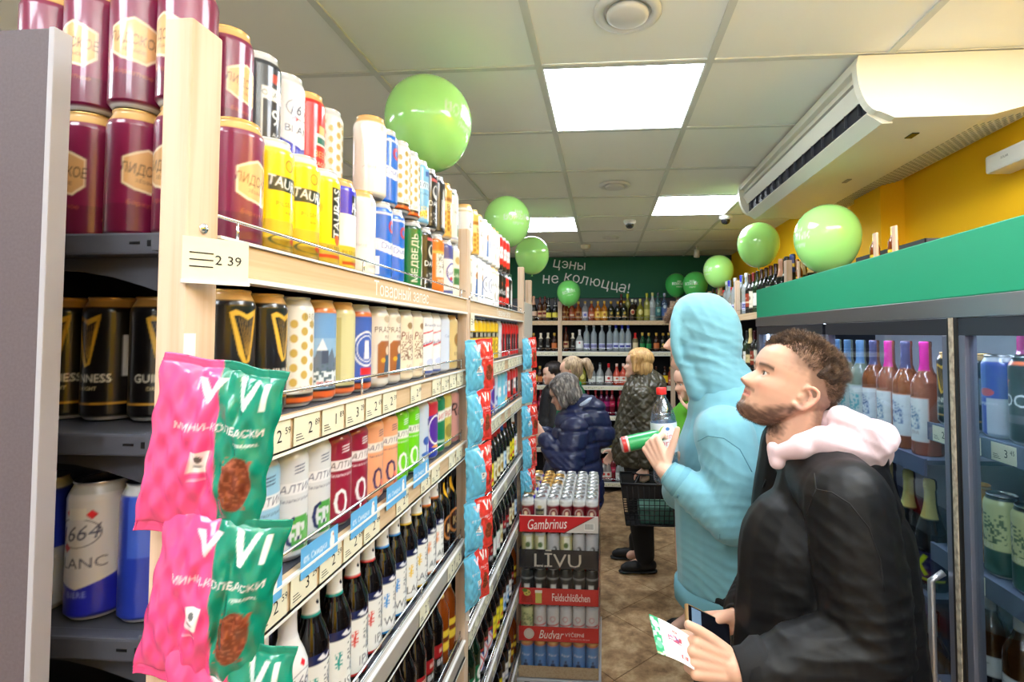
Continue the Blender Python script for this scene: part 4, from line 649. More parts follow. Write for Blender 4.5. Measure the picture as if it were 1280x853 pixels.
# dangling price cards on the posts
def card(x, y, z, w_, h_, txt, label):
    t = empty('price_card', (x, y, z)); tag(t, label, 'price card')
    MB().bbox(0, -w_/2, -h_/2, .0015, w_/2, h_/2, .0004).build('card', M_TAG, t); MB().box(-.0005, -w_/2-.001, -h_/2-.004, .004, w_/2+.001, -h_/2).build('holder', mat('clear_holder', (225, 226, 222), .2), t)
    mb = MB(); M = Matrix.Translation((.0019, w_*.18, 0)) @ Matrix.Rotation(R(90), 4, 'Z') @ Matrix.Rotation(R(90), 4, 'X'); text_into(mb, txt.replace('.', ' '), M, h_*.32, .012)
    for q in range(3): mb.box(.0016, -w_*.4, -h_*.2+q*h_*.16, .0018, -w_*.05, -h_*.17+q*h_*.16)
    mb.build('lettering', M_INK, t); return t
c1 = card(XF+.0035, .578, 1.878, .062, .046, '2.39', 'cream price card with 2.39 on the near post'); c1.rotation_euler = (0, 0, R(-38)); c1.location = (XF+.018, .536, 1.880)
card(XF+.003, 1.705, 1.84, .05, .055, '2.69', 'small pale price card hanging on the second timber post')

# goods of the near bay
TOP_LOW = ['burgundy', 'yellow', 'yellow', 'yellowv', 'bluesticker', 'cream', 'blueorn', 'blueorn', 'greenbear', 'blackw', 'orange', 'round', 'palegreen']
TOP_UP = ['burgundy', 'black9', 'blanc', 'red', 'dots', 'cream', 'blueorn', 'dots', 'dots', 'ltblue', 'blackw', 'blackb', 'goldbear', 'whitegreen']
SH2 = ['harp', 'harp', 'dots', 'castle', 'gold', 'blueround', 'prazan', 'prazan', 'pilger', 'pilger', 'pader', 'pader', 'paleblue', 'gold2']
SH3 = ['silver7', 'lager0', 'silver7', 'silver7', 'wine0', 'wine0', 'peach0', 'peach0', 'green0', 'green0', 'palm', 'purple', 'zhig', 'barl', 'pinkru']
CX_ = XF-.047
def row(kinds, y0, pitch, z, x, shelf, group, jit=8, turn=0, second=False, rr=random.Random(3), up=0):
    for k, kd in enumerate(kinds):
        y = y0[k] if isinstance(y0, list) else y0+pitch*k
        wh = '%s along %s' % (ORD[k+1], shelf)
        can(kd, (x[k] if isinstance(x, list) else x)+rr.uniform(-.002, .002), y, z, R(turn+rr.uniform(-jit, jit)), wh, group, parts=y < 2)
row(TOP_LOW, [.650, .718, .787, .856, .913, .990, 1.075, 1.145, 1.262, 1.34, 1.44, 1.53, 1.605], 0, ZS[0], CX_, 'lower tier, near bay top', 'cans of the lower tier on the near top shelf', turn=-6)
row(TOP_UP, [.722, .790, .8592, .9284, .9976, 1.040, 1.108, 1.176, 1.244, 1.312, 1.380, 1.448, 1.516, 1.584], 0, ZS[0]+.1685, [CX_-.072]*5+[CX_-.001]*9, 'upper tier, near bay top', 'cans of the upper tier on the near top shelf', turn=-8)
row(SH2, [.638, .706, .775, .845, .912, .985, 1.062, 1.135, 1.207, 1.28, 1.35, 1.42, 1.50, 1.58], 0, ZS[1], CX_, 'near bay second shelf', 'cans on the second shelf of the near bay', turn=-10)
row(SH3, .630, .0695, ZS[2], CX_, 'near bay third shelf', 'cans on the third shelf of the near bay', turn=-14)
row(['silver7', 'silver7', 'wine0', 'wine0', 'peach0', 'peach0', 'green0', 'green0', 'palm', 'purple', 'zhig', 'barl', 'pinkru'], .76, .0692, ZS[2], CX_-.068, 'rear row, near third shelf', 'back row cans on the third shelf of the near bay')
row(['burgundy', 'cream', 'red', 'dots', 'cream', 'blueorn', 'dots', 'ltblue', 'blackw', 'goldbear', 'palegreen', 'chalk'], .7208, .0692, ZS[0], CX_-.072, 'rear row, near top shelf', 'back row cans on the near top shelf')
SB = ['rose1664', 'rose1664', 'rose1664', 'teal', 'teal', 'redipa', 'redipa', 'blueweiz', 'blueweiz', 'yellowlag', 'yellowlag', 'orangeapa', 'orangeapa', 'darkgold', 'darkgold']
SB5 = ['redflame', 'darkred', 'redflame', 'darkred', 'redflame', 'redflame', 'whitelab', 'redflame', 'redflame', 'redflame', 'darkred', 'darkred', 'darkred', 'amber', 'amber']
SB6 = ['creamlab', 'bluelab', 'creamlab', 'greenlab', 'creamlab', 'bluelab', 'greenlab', 'creamlab', 'yelloww', 'creamlab', 'greenlab', 'greenlab', 'creamlab', 'amber', 'amber']
def brow(kinds, y0, pitch, z, x, shelf, group, turn=-12, rr=random.Random(5), parts=True):
    for k, kd in enumerate(kinds):
        y = y0+pitch*k; bottle(kd, x+rr.uniform(-.002, .002), y, z, R(turn+rr.uniform(-8, 8)), '%s along %s' % (ORD[k+1], shelf), group, parts=parts and y < 2.2)
brow(SB, .645, .0688, ZS[3], CX_, 'near bay fourth shelf', 'beer bottles on the fourth shelf of the near bay')
brow(SB[2:], .76, .0688, ZS[3], CX_-.068, 'rear row, near fourth shelf', 'back row bottles on the fourth shelf of the near bay', parts=False)
brow(SB5, .645, .0688, ZS[4], CX_, 'near bay fifth shelf', 'beer bottles on the fifth shelf of the near bay')
brow(SB6, .645, .0688, ZS[5], CX_, 'near bay sixth shelf', 'beer bottles on the sixth shelf of the near bay')
# goods of the far bay

G1 = ['chalk', 'goldbear', 'chalk', 'monk', 'ringw', 'chalk', 'chalk', 'redcup', 'redcup', 'redcup']
G2 = ['chalk', 'monk', 'monk', 'ringw', 'ringw', 'chalk', 'chalk', 'blackstar', 'blackstar', 'redcup', 'blackb']
row(G2, 1.765, .078, ZS[0], CX_, 'lower tier, far bay top', 'cans of the lower tier on the far top shelf')
row(G1, 1.775, .078, ZS[0]+.1685, CX_, 'upper tier, far bay top', 'cans of the upper tier on the far top shelf')
row(['yellowblk']*7+['silverblk']+['redblk']*6, 1.77, .0745, ZS[1], CX_, 'far bay second shelf', 'cans on the second shelf of the far bay')
row(['zhig', 'palegreen', 'zhig', 'brownpur', 'brownpur', 'purple', 'palm', 'aqua', 'aqua', 'ltblue', 'redcup', 'redblk', 'redcup', 'redblk'], 1.77, .0745, ZS[2], CX_, 'far bay third shelf', 'cans on the third shelf of the far bay')
brow(['jack', 'jack', 'darkred', 'darkred', 'yelloww', 'yelloww', 'creamlab', 'creamlab', 'creamlab', 'bluelab', 'creamlab', 'yelloww', 'yelloww', 'orangeapa'], 1.775, .0735, ZS[3], CX_, 'far bay fourth shelf', 'beer bottles on the fourth shelf of the far bay')
brow(['greenlab', 'darkgold', 'darkgold', 'whitelab', 'darkgold', 'darkred', 'redflame', 'redflame', 'creamlab', 'darkred', 'darkred', 'creamlab', 'creamlab', 'bluelab'], 1.775, .0735, ZS[4], CX_, 'far bay fifth shelf', 'beer bottles on the fifth shelf of the far bay')
brow(['greenlab', 'greenlab', 'greenlab', 'jack', 'jack', 'jack', 'yelloww', 'yelloww', 'yelloww', 'bluelab', 'bluelab', 'whitelab', 'darkred', 'amber'], 1.775, .0735, ZS[5], CX_, 'far bay sixth shelf', 'beer bottles on the sixth shelf of the far bay')
brow(['whitelab', 'whitelab', 'bluelab', 'whitelab', 'whitelab', 'bluelab', 'whitelab', 'yelloww', 'yelloww', 'whitelab', 'whitelab', 'creamlab', 'amber', 'amber'], 1.775, .0735, ZS[6], CX_, 'far bay lowest shelf', 'beer bottles on the lowest shelf of the far bay')

# ------------------------------------------------------------------ dark end rack facing the camera at the far left
er = empty('end_rack', (0, 0, 0)); tag(er, 'dark grey end rack with moulded shelves behind the grey side panel', 'shelf')
E0, E1, EY = -1.02, -.523, .575
MB().box(E0, .722, 0, -.60, .729, 1.90).build('back_panel', M_BLACK, er)
MB().box(E0-.01, EY+.02, 0, E0, .729, 1.92).build('side_panel', M_BLACK, er)
for z in (1.920, 1.682, 1.447, 1.21, .95, .62, .3):
    s = MB().bbox(E0, EY, z-.026, E1, EY+.02, z, .003).box(E0, EY+.02, z-.012, -.525, .721, z-.002)
    s.build('shelf', M_GREY, er)
    # arched bracket web below the lip, with a slot
    n = 12; v = []
    for q in range(n+1):
        x = E0+(E1-E0)*q/n; dz = .05-.035*math.sin(math.pi*max(0, min(1, (q/n-.35)/.65))) if q/n > .35 else .05
        v += [(x, EY+.024, z-.026), (x, EY+.024, z-.026-dz)]
    MB().add(v+[(a, b+.006, c) for a, b, c in v], [(2*q, 2*q+1, 2*q+3, 2*q+2) for q in range(n)]+[(2*q+2*n+2, 2*q+2*n+4, 2*q+2*n+5, 2*q+2*n+3) for q in range(n)]+[(2*q+1, 2*q+2*n+3, 2*q+2*n+5, 2*q+3) for q in range(n)]).build('bracket', M_GREY, er)
    MB().bbox(-.54, EY-.0006, z-.017, -.530, EY+.004, z-.009, .001).box(-.562, EY-.0006, z-.014, -.549, EY+.003, z-.011).build('slot', M_BLACK, er)
gp = empty('side_panel_board', (0, 0, 0)); tag(gp, 'tall grey violet panel with a pale edge strip at the left border', 'panel')
a = at(70, 35, .5); MB().box(-1.3, .5, 0, a.x-.0065, .517, a.z).build('board', M_PANEL, gp); MB().bbox(a.x-.0065, .4985, 0, a.x, .518, a.z+.001, .001).build('edge_strip', mat('pale_edging', (168, 166, 172), .5), gp)
yy = EY+.058
rr = random.Random(9)
for j, (zz, tier) in enumerate(((1.920, 'lower'), (2.0885, 'upper'))):
    for k in range(4):
        can('burgundy', -.545-.0695*k, yy+.004*k, zz, R(-90+[2, 62, -10, 30][(k+2*j) % 4]), '%s from right, end rack %s tier' % (ORD[k+1], tier), 'burgundy cans on the end rack', sp=1.5)
for k in range(4): can('harp', -.548-.0700*k, yy+.05, 1.682, R(-90+[-75, 48, -12, 20][k]), '%s from right, end rack middle shelf' % ORD[k+1], 'harp cans on the end rack', sp=1.5)
for k, (kd, x) in enumerate((('redbl', -.575), ('blanc', -.646), ('redbl', -.73))):
    can(kd, x, yy, 1.447, R(-90+[100, 4, 40][k]), '%s from right, end rack lower shelf' % ORD[k+1], 'blue cans on the end rack', sp=1.5)

# ------------------------------------------------------------------ snack bags hanging on the posts
def bag_mesh(w_, h_, cv, seed, depth=.018, crimp=12):
    nx, ny = (90, 120) if w_ > .118 and h_ > .178 else (50, 66); rs = np.random.RandomState(seed); xs = np.linspace(-1, 1, nx); ys = np.linspace(0, 1, ny); X, Y = np.meshgrid(xs, ys)
    ed = np.clip(1-np.abs(X)**2.6, 0, 1)**.6*np.clip(np.sin(np.pi*np.clip((Y-.05)/.9, 0, 1)), 0, 1)**.55
    ph = rs.uniform(0, 6, 8)
    rd_ = lambda a, b, f, p: np.exp(-(np.sin(f*(a*X+b*Y)+p+1.3*np.sin(3*Y+p)+.9*np.sin(4*X+2*p)))**2*7)
    wr = -.0042*rd_(1, .55, 2.3, ph[0])*np.clip(.4+np.sin(3*Y+ph[1]), 0, 1)-.0036*rd_(-.7, 1.4, 2.6, ph[3])*np.clip(.3+np.sin(4*X+ph[4]), 0, 1)-.003*rd_(.2, 2.4, 2.2, ph[5])*np.abs(X)+.0014*np.sin(9*X+7*Y+ph[0])*np.sin(11*Y+ph[1])+.0016*np.sin(23*X-9*Y+ph[2])*np.sin(19*Y+5*X+ph[3])+.0012*np.sin(31*Y+15*X+ph[4])
    cr = np.where((Y < .055) | (Y > .945), .0007*np.sin(Y*h_*1000*2.2), 0)
    zx = X*w_/2*(1-.035*np.sin(np.pi*Y))+.0014*np.sin(26*Y+ph[5])*(np.abs(X) > .96)
    zz = Y*h_+.0012*np.sin(7*X+ph[6]); bend = .006*np.sin(2.4*X+ph[7])
    fr_ = -(ed*depth+wr*(.35+ed))+cr+bend; bk = ed*depth*.7+cr+bend
    P = np.concatenate([np.stack([zx, fr_, zz], -1).reshape(-1, 3), np.stack([zx, bk+.0004, zz], -1).reshape(-1, 3)])
    fs = [(j*nx+i, j*nx+i+1, (j+1)*nx+i+1, (j+1)*nx+i) for j in range(ny-1) for i in range(nx-1)]; o = nx*ny
    fs += [(b+o, a+o, d+o, c+o) for a, b, c, d in fs]
    rim = [(i, 0) for i in range(nx)]+[(nx-1, j) for j in range(1, ny)]+[(i, ny-1) for i in range(nx-2, -1, -1)]+[(0, j) for j in range(ny-2, 0, -1)]
    ix = [j*nx+i for i, j in rim]; fs += [(ix[k], ix[k]+o, ix[(k+1) % len(ix)]+o, ix[(k+1) % len(ix)]) for k in range(len(ix))]
    me = bpy.data.meshes.new('bag'); me.from_pydata(P.tolist(), [], fs); me.polygons.foreach_set('use_smooth', [True]*len(fs)); me.update()
    xx = (X*cv.w/2).ravel(); yy_ = (Y*cv.h).ravel(); c = cv.sample(xx, yy_, 1.2); paint(me, np.concatenate([c, c])); me.materials.append(M_FILM); return me
def bagcv(w_, h_, c1, c2, split, big=True):
    cv = Cv(w_, h_, 3, c1); cv.run([('p', [(w_*split, 0), (w_/2, 0), (w_/2, h_), (w_*(split-.22), h_), (w_*(split-.12), h_*.6), (w_*(split-.06), h_*.35), (w_*(split-.02), h_*.2)], c2),
        ('e', w_*.27, h_*.36, w_*.12, h_*.16, (116, 52, 30)), ('n', w_*.16, h_*.22, w_*.38, h_*.5, (150, 76, 50), .3, 2.5),
        ('t', 'МИНИ-КОЛБАСКИ', w_*.06, h_*.64, h_*.038, (250, 236, 240), 3, .04), ('t', 'говядина', w_*.3, h_*.585, h_*.02, (240, 240, 240), 3),
        ('r', -w_*.13, h_*.38, w_*.0, h_*.5, (246, 242, 240)), ('e', -w_*.065, h_*.455, w_*.03, h_*.022, (90, 90, 90)), ('r', -w_*.1, h_*.405, -w_*.03, h_*.42, (150, 150, 150)), ('r', -w_*.12, h_*.335, 0, h_*.342, (250, 200, 220)),
        ('p', [(-w_*.2, h_*.9), (-w_*.08, h_*.76), (w_*.02, h_*.9), (-w_*.04, h_*.9), (-w_*.08, h_*.83), (-w_*.13, h_*.9)], (250, 226, 236)), ('p', [(w_*.12, h_*.93), (w_*.17, h_*.93), (w_*.21, h_*.82), (w_*.27, h_*.93), (w_*.31, h_*.93), (w_*.23, h_*.76), (w_*.19, h_*.76)], (240, 250, 246)), ('r', w_*.35, h_*.77, w_*.39, h_*.92, (240, 250, 246))])
    return cv
bp = bag_mesh(.120, .180, bagcv(120, 180, (232, 78, 138), (10, 128, 104), .16), 1); bp2 = bag_mesh(.120, .180, bagcv(120, 180, (230, 74, 136), (10, 128, 104), .16), 2)
def bag(me, px, py, Y, rx, ry, rz, label, group, h_=.18, name='snack_bag'):
    p = at(px, py, Y); o = mobj(name, me); o.matrix_world = Matrix.Translation(p) @ Matrix.Rotation(R(rz), 4, 'Z') @ Matrix.Rotation(R(ry), 4, 'Y') @ Matrix.Rotation(R(rx), 4, 'X') @ Matrix.Translation((0, 0, -h_/2)); tag(o, label, 'snack bag', group); return o
bag(bp, 266, 563, .500, 4, 10, 12, 'pink and teal snack bag, uppermost on the near post', 'pink and teal snack bags')
bag(bp2, 264, 748, .506, 5, 12, 14, 'pink and teal snack bag, middle one on the near post', 'pink and teal snack bags')
bag(bp, 282, 915, .512, 4, 6, 14, 'pink and teal snack bag, lowest on the near post, cut by the frame', 'pink and teal snack bags')
bb = [bag_mesh(.112, .168, bagcv(112, 168, (104, 190, 224), (222, 60, 50), .12), 11+k) for k in range(3)]
nm5 = ['topmost', 'second from the top', 'middle', 'fourth from the top', 'lowest']
for k, (px, py) in enumerate(((599, 456), (599, 520), (600, 587), (598, 655), (596, 720))):
    bag(bb[k % 3], px, py, 1.62, 3, -5, 58, 'blue and red snack bag, %s on the second timber post' % nm5[k], 'blue snack bags on the second post', .175)
for k, (px, py) in enumerate(((662, 441), (662, 483), (662, 525), (662, 566), (661, 604))):
    bag(bb[(k+1) % 3], px, py, 2.80, 3, -5, 52, 'small looking blue and red snack bag, %s on the third timber post' % nm5[k], 'blue snack bags on the third post', .175)
for (x, y, z0, z1, lb) in ((XF+.010, .512, 1.44, 1.80, 'near'), (XF+.012, 1.638, .9, 1.78, 'second'), (XF+.010, 2.806, .9, 1.78, 'third')):
    t = MB().box(x-.006, y-.0008, z0, x+.006, y+.0008, z1).build('hanging_strip', M_WHITE); tag(t, 'thin white clip strip holding snack bags on the %s timber post' % lb, 'clip strip')
# ------------------------------------------------------------------ beer pallet at the end of the shelving
def pane_mat(name, tint=(235, 242, 245), refl=1.0, rough=.02, base=.035):
    m = bpy.data.materials.new(name); m.use_nodes = True; nt = m.node_tree; N = nt.nodes; L = nt.links
    for n in list(N): N.remove(n)
    o = N.new('ShaderNodeOutputMaterial'); tr = N.new('ShaderNodeBsdfTransparent'); gl = N.new('ShaderNodeBsdfGlossy'); mx = N.new('ShaderNodeMixShader'); lw = N.new('ShaderNodeLayerWeight')
    pw = N.new('ShaderNodeMath'); pw.operation = 'POWER'; pw.inputs[1].default_value = 4; ma = N.new('ShaderNodeMath'); ma.operation = 'MULTIPLY_ADD'; ma.inputs[1].default_value = .6; ma.inputs[2].default_value = base
    lw.inputs[0].default_value = .5; gl.inputs['Roughness'].default_value = rough; tr.inputs[0].default_value = (*lin(tint), 1); gl.inputs[0].default_value = (refl, refl, refl, 1)
    L.new(lw.outputs['Facing'], pw.inputs[0]); L.new(pw.outputs[0], ma.inputs[0]); L.new(ma.outputs[0], mx.inputs[0]); L.new(tr.outputs[0], mx.inputs[1]); L.new(gl.outputs[0], mx.inputs[2]); L.new(mx.outputs[0], o.inputs[0]); return m
M_PANE = pane_mat('fridge_pane_glass'); M_WRAP = pane_mat('shrink_film', (246, 248, 250), .9, .12)
TX0, TX1, TY0 = -.432, -.030, 2.665
pl = empty('pallet', (0, 0, 0)); tag(pl, 'grey plastic display pallet under the stacked beer trays', 'pallet')
MB().bbox(TX0-.01, TY0-.01, .042, TX1+.012, TY0+.60, .066, .004).build('deck', mat('grey_plastic', (176, 178, 184), .5), pl)
for x in (TX0, (TX0+TX1)/2-.02, TX1-.04):
    MB().bbox(x, TY0, 0, x+.045, TY0+.59, .043, .003).build('runner', mat('grey_plastic'), pl)
sl_ = MB()
for q in range(6): sl_.box(TX0+.03+q*.065, TY0-.0115, .047, TX0+.058+q*.065, TY0-.009, .055)
sl_.build('slot', M_DGREY, pl)
def tray(z, h, cv, label):
    t = empty('beer_tray', (TX0, TY0, z)); tag(t, label, 'tray', 'cardboard beer trays on the pallet')
    W = TX1-TX0; D = .56; c = mat(label.split(',')[0]+' board', cv[0], .6)
    slab_print('front_panel', cv[1], 1.6, M_PAPER, .003, t, (W/2, -.002, 0))
    for x in (0, W-.003): MB().box(x, .0, 0, x+.003, D, h).build('side_panel', c, t)
    MB().box(0, D, 0, W, D+.003, h).build('back_panel', c, t); MB().box(0.003, .0015, .0, W-.003, D, .002).build('bottom', c, t)
W_ = (TX1-TX0)*1000
trays = [
 (.072, .056, ((168, 150, 124), Cv(W_, 56, 2, (168, 150, 124)).run([('n', -210, 0, 210, 56, (156, 136, 110), .3, 5)])), 'plain kraft cardboard tray, lowest of the pallet stack'),
 (.250, .072, ((196, 40, 36), Cv(W_, 72, 2, (200, 42, 38)).run([('e', -150, 36, 26, 26, (214, 206, 196)), ('o', -150, 36, 22, 22, .1, (190, 180, 170)), ('t', 'Budvar', -36, 36, 42, (240, 232, 222), 0, .1, .35, .72), ('t', 'VÝČEPNÍ', 80, 36, 17, (236, 226, 216), 0, .04), ('t', 'brewed in the old town', 108, 16, 7, (226, 190, 180)), ('r', -210, 0, 210, 2, (150, 30, 30))])), 'red cardboard tray with white script, second tray from below'),
 (.430, .082, ((196, 40, 36), Cv(W_, 82, 2, (200, 44, 40)).run([('t', 'Feldschlößchen', 62, 40, 38, (244, 238, 226), 0, .09, 0, .58), ('p', [(-190, 10), (-130, 10), (-136, 44), (-150, 58), (-170, 58), (-186, 44)], (170, 40, 30)), ('e', -160, 58, 18, 16, (206, 190, 90)), ('e', -163, 52, 3, 3, (60, 40, 20)), ('e', -150, 60, 3, 3, (60, 40, 20)), ('e', -172, 70, 13, 9, (96, 130, 50)), ('r', -118, 8, -86, 62, (206, 196, 96)), ('r', -120, 58, -84, 72, (236, 232, 214)), ('r', -210, 0, 210, 2, (150, 30, 30))])), 'red cardboard tray with a green hatted figure, middle of the pallet stack'),
 (.612, .092, ((30, 28, 30), Cv(W_, 92, 2, (34, 31, 33)).run([('t', 'LĪVU', -6, 40, 66, (206, 196, 178), 0, .11, 0, 1.2), ('n', -210, 0, 210, 10, (60, 56, 56), .3, 4)])), 'black cardboard tray with large pale capitals, fourth from below'),
 (.792, .084, ((196, 30, 34), Cv(W_, 84, 2, (200, 30, 34)).run([('p', [(30, 0), (201, 0), (201, 84), (180, 84)], (214, 208, 200)), ('p', [(26, 0), (34, 0), (190, 84), (180, 84)], (120, 20, 24)), ('t', 'Gambrinus', -58, 42, 52, (248, 244, 238), 3, .11, .3, .62), ('r', 130, 14, 180, 48, (240, 238, 232))]+[('r', 133+k*4, 18, 135+k*4, 46, (40, 40, 44)) for k in range(11)]+[('r', -210, 80, 210, 84, (236, 226, 220))])), 'red and white cardboard tray, uppermost of the pallet stack')]
kinds_l = [['blueknt']*6, ['lemon']+['silvred']*5, ['livublk']*6, ['greenwht', 'greenwht', 'silverblk', 'greenwht', 'silverblk', 'silverblk']]
nlay = ['lowest', 'second', 'third', 'fourth']
xs6 = [TX0+.0372+k*.0663 for k in range(6)]
rr = random.Random(21)
for li, (z, h, cv, lb) in enumerate(trays):
    tray(z, h, cv, lb)
    zc = z+.0025
    if li < 4:
        for k, x in enumerate(xs6): can(kinds_l[li][k], x, TY0+.037, zc, R(-90+rr.uniform(-10, 10)), '%s in front of %s tray' % (ORD[k+1], nlay[li]), 'cans in the front row of the pallet trays', sp=5)
        for q in range(1, 8): can(kinds_l[li][5], xs6[5], TY0+.037+q*.0668, zc, R(0), '%s back, right side, %s tray' % (ORD[q+1], nlay[li]), 'cans along the right side of the pallet', sp=6)
        for q in range(1, 8): can(kinds_l[li][0], xs6[0], TY0+.037+q*.0668, zc, R(180), '%s back, left side, %s tray' % (ORD[q+1], nlay[li]), 'cans along the left side of the pallet', parts=False, sp=8)
    else:
        for q in range(8):
            for k, x in enumerate(xs6):
                kd = 'redgoat'
                if k == 1 and q == 0: kd = 'gild'
                elif q >= 1: kd = {0: 'bluesticker' if q % 2 else 'gild', 1: 'gild' if q < 4 else 'goldbear', 2: 'cream' if q in (4, 6) else 'gild'}.get(k, 'redgoat' if q < 3 else 'silvred')
                can(kd, x+rr.uniform(-.001, .001), TY0+.037+q*.0668, zc, R(-90+rr.uniform(-14, 14)), 'top tray, %s row, %s column' % (ORD[q+1], ORD[k+1]), 'cans in the open top tray of the pallet', sp=5)
# inner stack core keeps the trays up
wr = MB(); n = 40
def wrapv(n_, f): return [f(i/n_) for i in range(n_+1)]
vs = []; zs = [.13+.66*j/30 for j in range(31)]
path = [(TX0-.004, TY0+.58)]+[(TX0-.004+(TX1-TX0+.008)*i/24, TY0-.0045) for i in range(25)]+[(TX1+.005, TY0+.58*i/16) for i in range(1, 17)]
for j, z in enumerate(zs):
    for i, (x, y) in enumerate(path):
        s_ = .0022*math.sin(9*x*10+z*31)*math.sin(z*47+y*20)+.0016*math.sin(x*130+z*60); vs.append((x+(s_ if i > 25 else 0)*1+(0.001 if i > 25 else 0), y-(abs(s_) if i <= 25 else 0), z))
m_ = len(path); wr.add(vs, [(j*m_+i, j*m_+i+1, (j+1)*m_+i+1, (j+1)*m_+i) for j in range(30) for i in range(m_-1)], True)
o = wr.build('shrink_wrap', M_WRAP); tag(o, 'clear crinkled shrink wrap around the lower trays of the pallet stack', 'plastic wrap')

# ------------------------------------------------------------------ timber shelving along the back wall
BY = 6.0; BZ = [1.949, 1.592, 1.203, .858, .49, .108]
bs = empty('back_shelving', (0, 0, 0)); tag(bs, 'dark backed timber framed spirits shelving across the back wall', 'shelf')
MB().box(-1.45, 6.37, .0, 1.5, 6.39, 2.1).build('back_panel', mat('black_back_panel', (26, 26, 29), .8), bs)
for x in (-1.42, -.506, .782, 1.47): MB().bbox(x-.024, BY-.004, 0, x+.024, BY+.04, 2.17, .002).build('post', M_WOOD, bs)
for a, b in ((-1.396, -.53), (-.482, .758), (.806, 1.446)):
    for k, z in enumerate(BZ):
        s_ = MB().box(a, BY+.012, z-.03, b, 6.37, z).build('shelf', M_GREY, bs)
        f_ = MB().bbox(a, BY, z-.052, b, BY+.012, z-.002, .002).build('front_rail', M_WOODH if k == 0 else M_LIP, bs)
        if k:
            MB().box(a, BY-.0015, z-.046, b, BY+.001, z-.008).build('tag_channel', M_TAG, bs)
            x = a+.04
            while x < b-.07:
                if rr.random() < .62: price_tag(f_, x+.03, BY-.0025, z-.045, .062, .036, rr.choice(['2.69', '1.99', '3.19']), '-y')
                x += .075
        w_ = MB().tube([(a, BY+.004, z+.035), (b, BY+.004, z+.035)], .003, 5)
        for q in range(5): xx = a+.02+(b-a-.04)*q/4; w_.tube([(xx, BY+.004, z), (xx, BY+.004, z+.035)], .002, 5)
        w_.build('wire_guard', M_CHROME, bs)
rows = {0: ('top', [(667, 'champrose'), (675, 'whisky'), (681, 'whisky'), (685.5, 'champblack'), (694, 'champblack'), (705, 'cognac'), (708.6, 'cognac'), (715, 'flaskrust'), (723, 'cognac'), (731.3, 'flaskblue'), (739.5, 'flaskrust'), (747.5, 'cognacy'), (755.5, 'cognacy'), (764, 'flaskdark'), (772.5, 'flaskdark'), (780.5, 'flaskdark'), (790.5, 'rumdark'), (800.5, 'olive'), (809, 'tequila'), (816, 'tallsilver'), (823, 'tallteal'), (831, 'tallblue'), (848, 'gin'), (858, 'gin')]),
 1: ('second', [(667, 'cognac'), (676, 'whiskyblk'), (685, 'whiskyblk'), (693, 'orangelab'), (707.5, 'whisky'), (716, 'whiskyblk'), (724.5, 'whiterum'), (733.3, 'vodka'), (742.3, 'vodka'), (752.5, 'vodka'), (762.3, 'vodka'), (770, 'vodkablue'), (777.7, 'vodkablue'), (785.3, 'vodkablue'), (794.2, 'redcapsq'), (803, 'greenflask'), (811, 'greenflask'), (820.6, 'orangelab'), (829, 'flaskdark'), (836, 'flaskdark'), (850, 'flaskdark'), (858, 'gin')]),
 2: ('third', [(668, 'yellowlab'), (675, 'orangelab'), (684, 'gin'), (693, 'gin'), (706, 'yellowlab'), (716, 'limon'), (728, 'olive'), (740, 'gin'), (750, 'gin'), (760.8, 'ginred'), (770.8, 'ginpink'), (779, 'ginpink'), (789, 'ginpink'), (799, 'gin'), (809, 'gin'), (820, 'yellowlab'), (831, 'yellowlab'), (838, 'flaskrust'), (850, 'whisky')]),
 3: ('fourth', [(668, 'liqueur'), (676, 'liqueur'), (715, 'liqplum'), (725, 'liqplum'), (735, 'liqueur'), (744.5, 'liqueur'), (751.5, 'liqplum'), (758.5, 'liqplum'), (765, 'liqueur'), (775, 'liqueur'), (785, 'liqplum'), (795, 'limon'), (806, 'limon'), (818, 'bluegin'), (830, 'bluegin')]),
 4: ('fifth', [(735, 'tallsilver'), (743, 'bluegin'), (752, 'bluegin'), (761, 'limon'), (771, 'limon'), (781, 'tallteal'), (792, 'tallteal'), (803, 'whisky'), (814, 'whisky'), (826, 'olive')]),
 5: ('lowest', [(738, 'liqueur'), (746, 'liqueur'), (754, 'ginred'), (760, 'ginred'), (766, 'liqueur'), (773, 'gin'), (780, 'gin'), (790, 'vodka'), (800, 'vodka'), (812, 'vodka'), (824, 'gin')])}
for k, (nm, its) in rows.items():
    for q, (px, kd) in enumerate(its):
        p = at(px, 440, BY+.075); p2x = p.x
        sc_ = {'liqueur': .93, 'liqplum': .93, 'whisky': .88, 'champblack': .86, 'champrose': .9, 'vodka': .98, 'gin': 1.0}.get(kd, 1)
        if k == 3: sc_ = .92
        if k == 0 and BT[kd][0] is P_FLASK: sc_ = 1.06
        bottle(kd, p2x, BY+.075+(.05 if px in (708.6,) else 0), BZ[k]+.0005, R(-90+rr.uniform(-6, 6)), '%s on %s back shelf' % (ORD[q+1], nm), 'spirit bottles on the %s back shelf' % nm, sp=6, sc_=sc_*random.Random(q+k*31).uniform(.98, 1.02))
for q, px in enumerate((785, 795, 777)):
    p = at(px, 440, BY+.19); bottle(('tequila', 'rumdark', 'whisky')[q], p.x, BY+.2, BZ[0]+.0005, R(-90), '%s in rear row, top back shelf' % ORD[q+1], 'rear bottles on the top back shelf', sp=6)

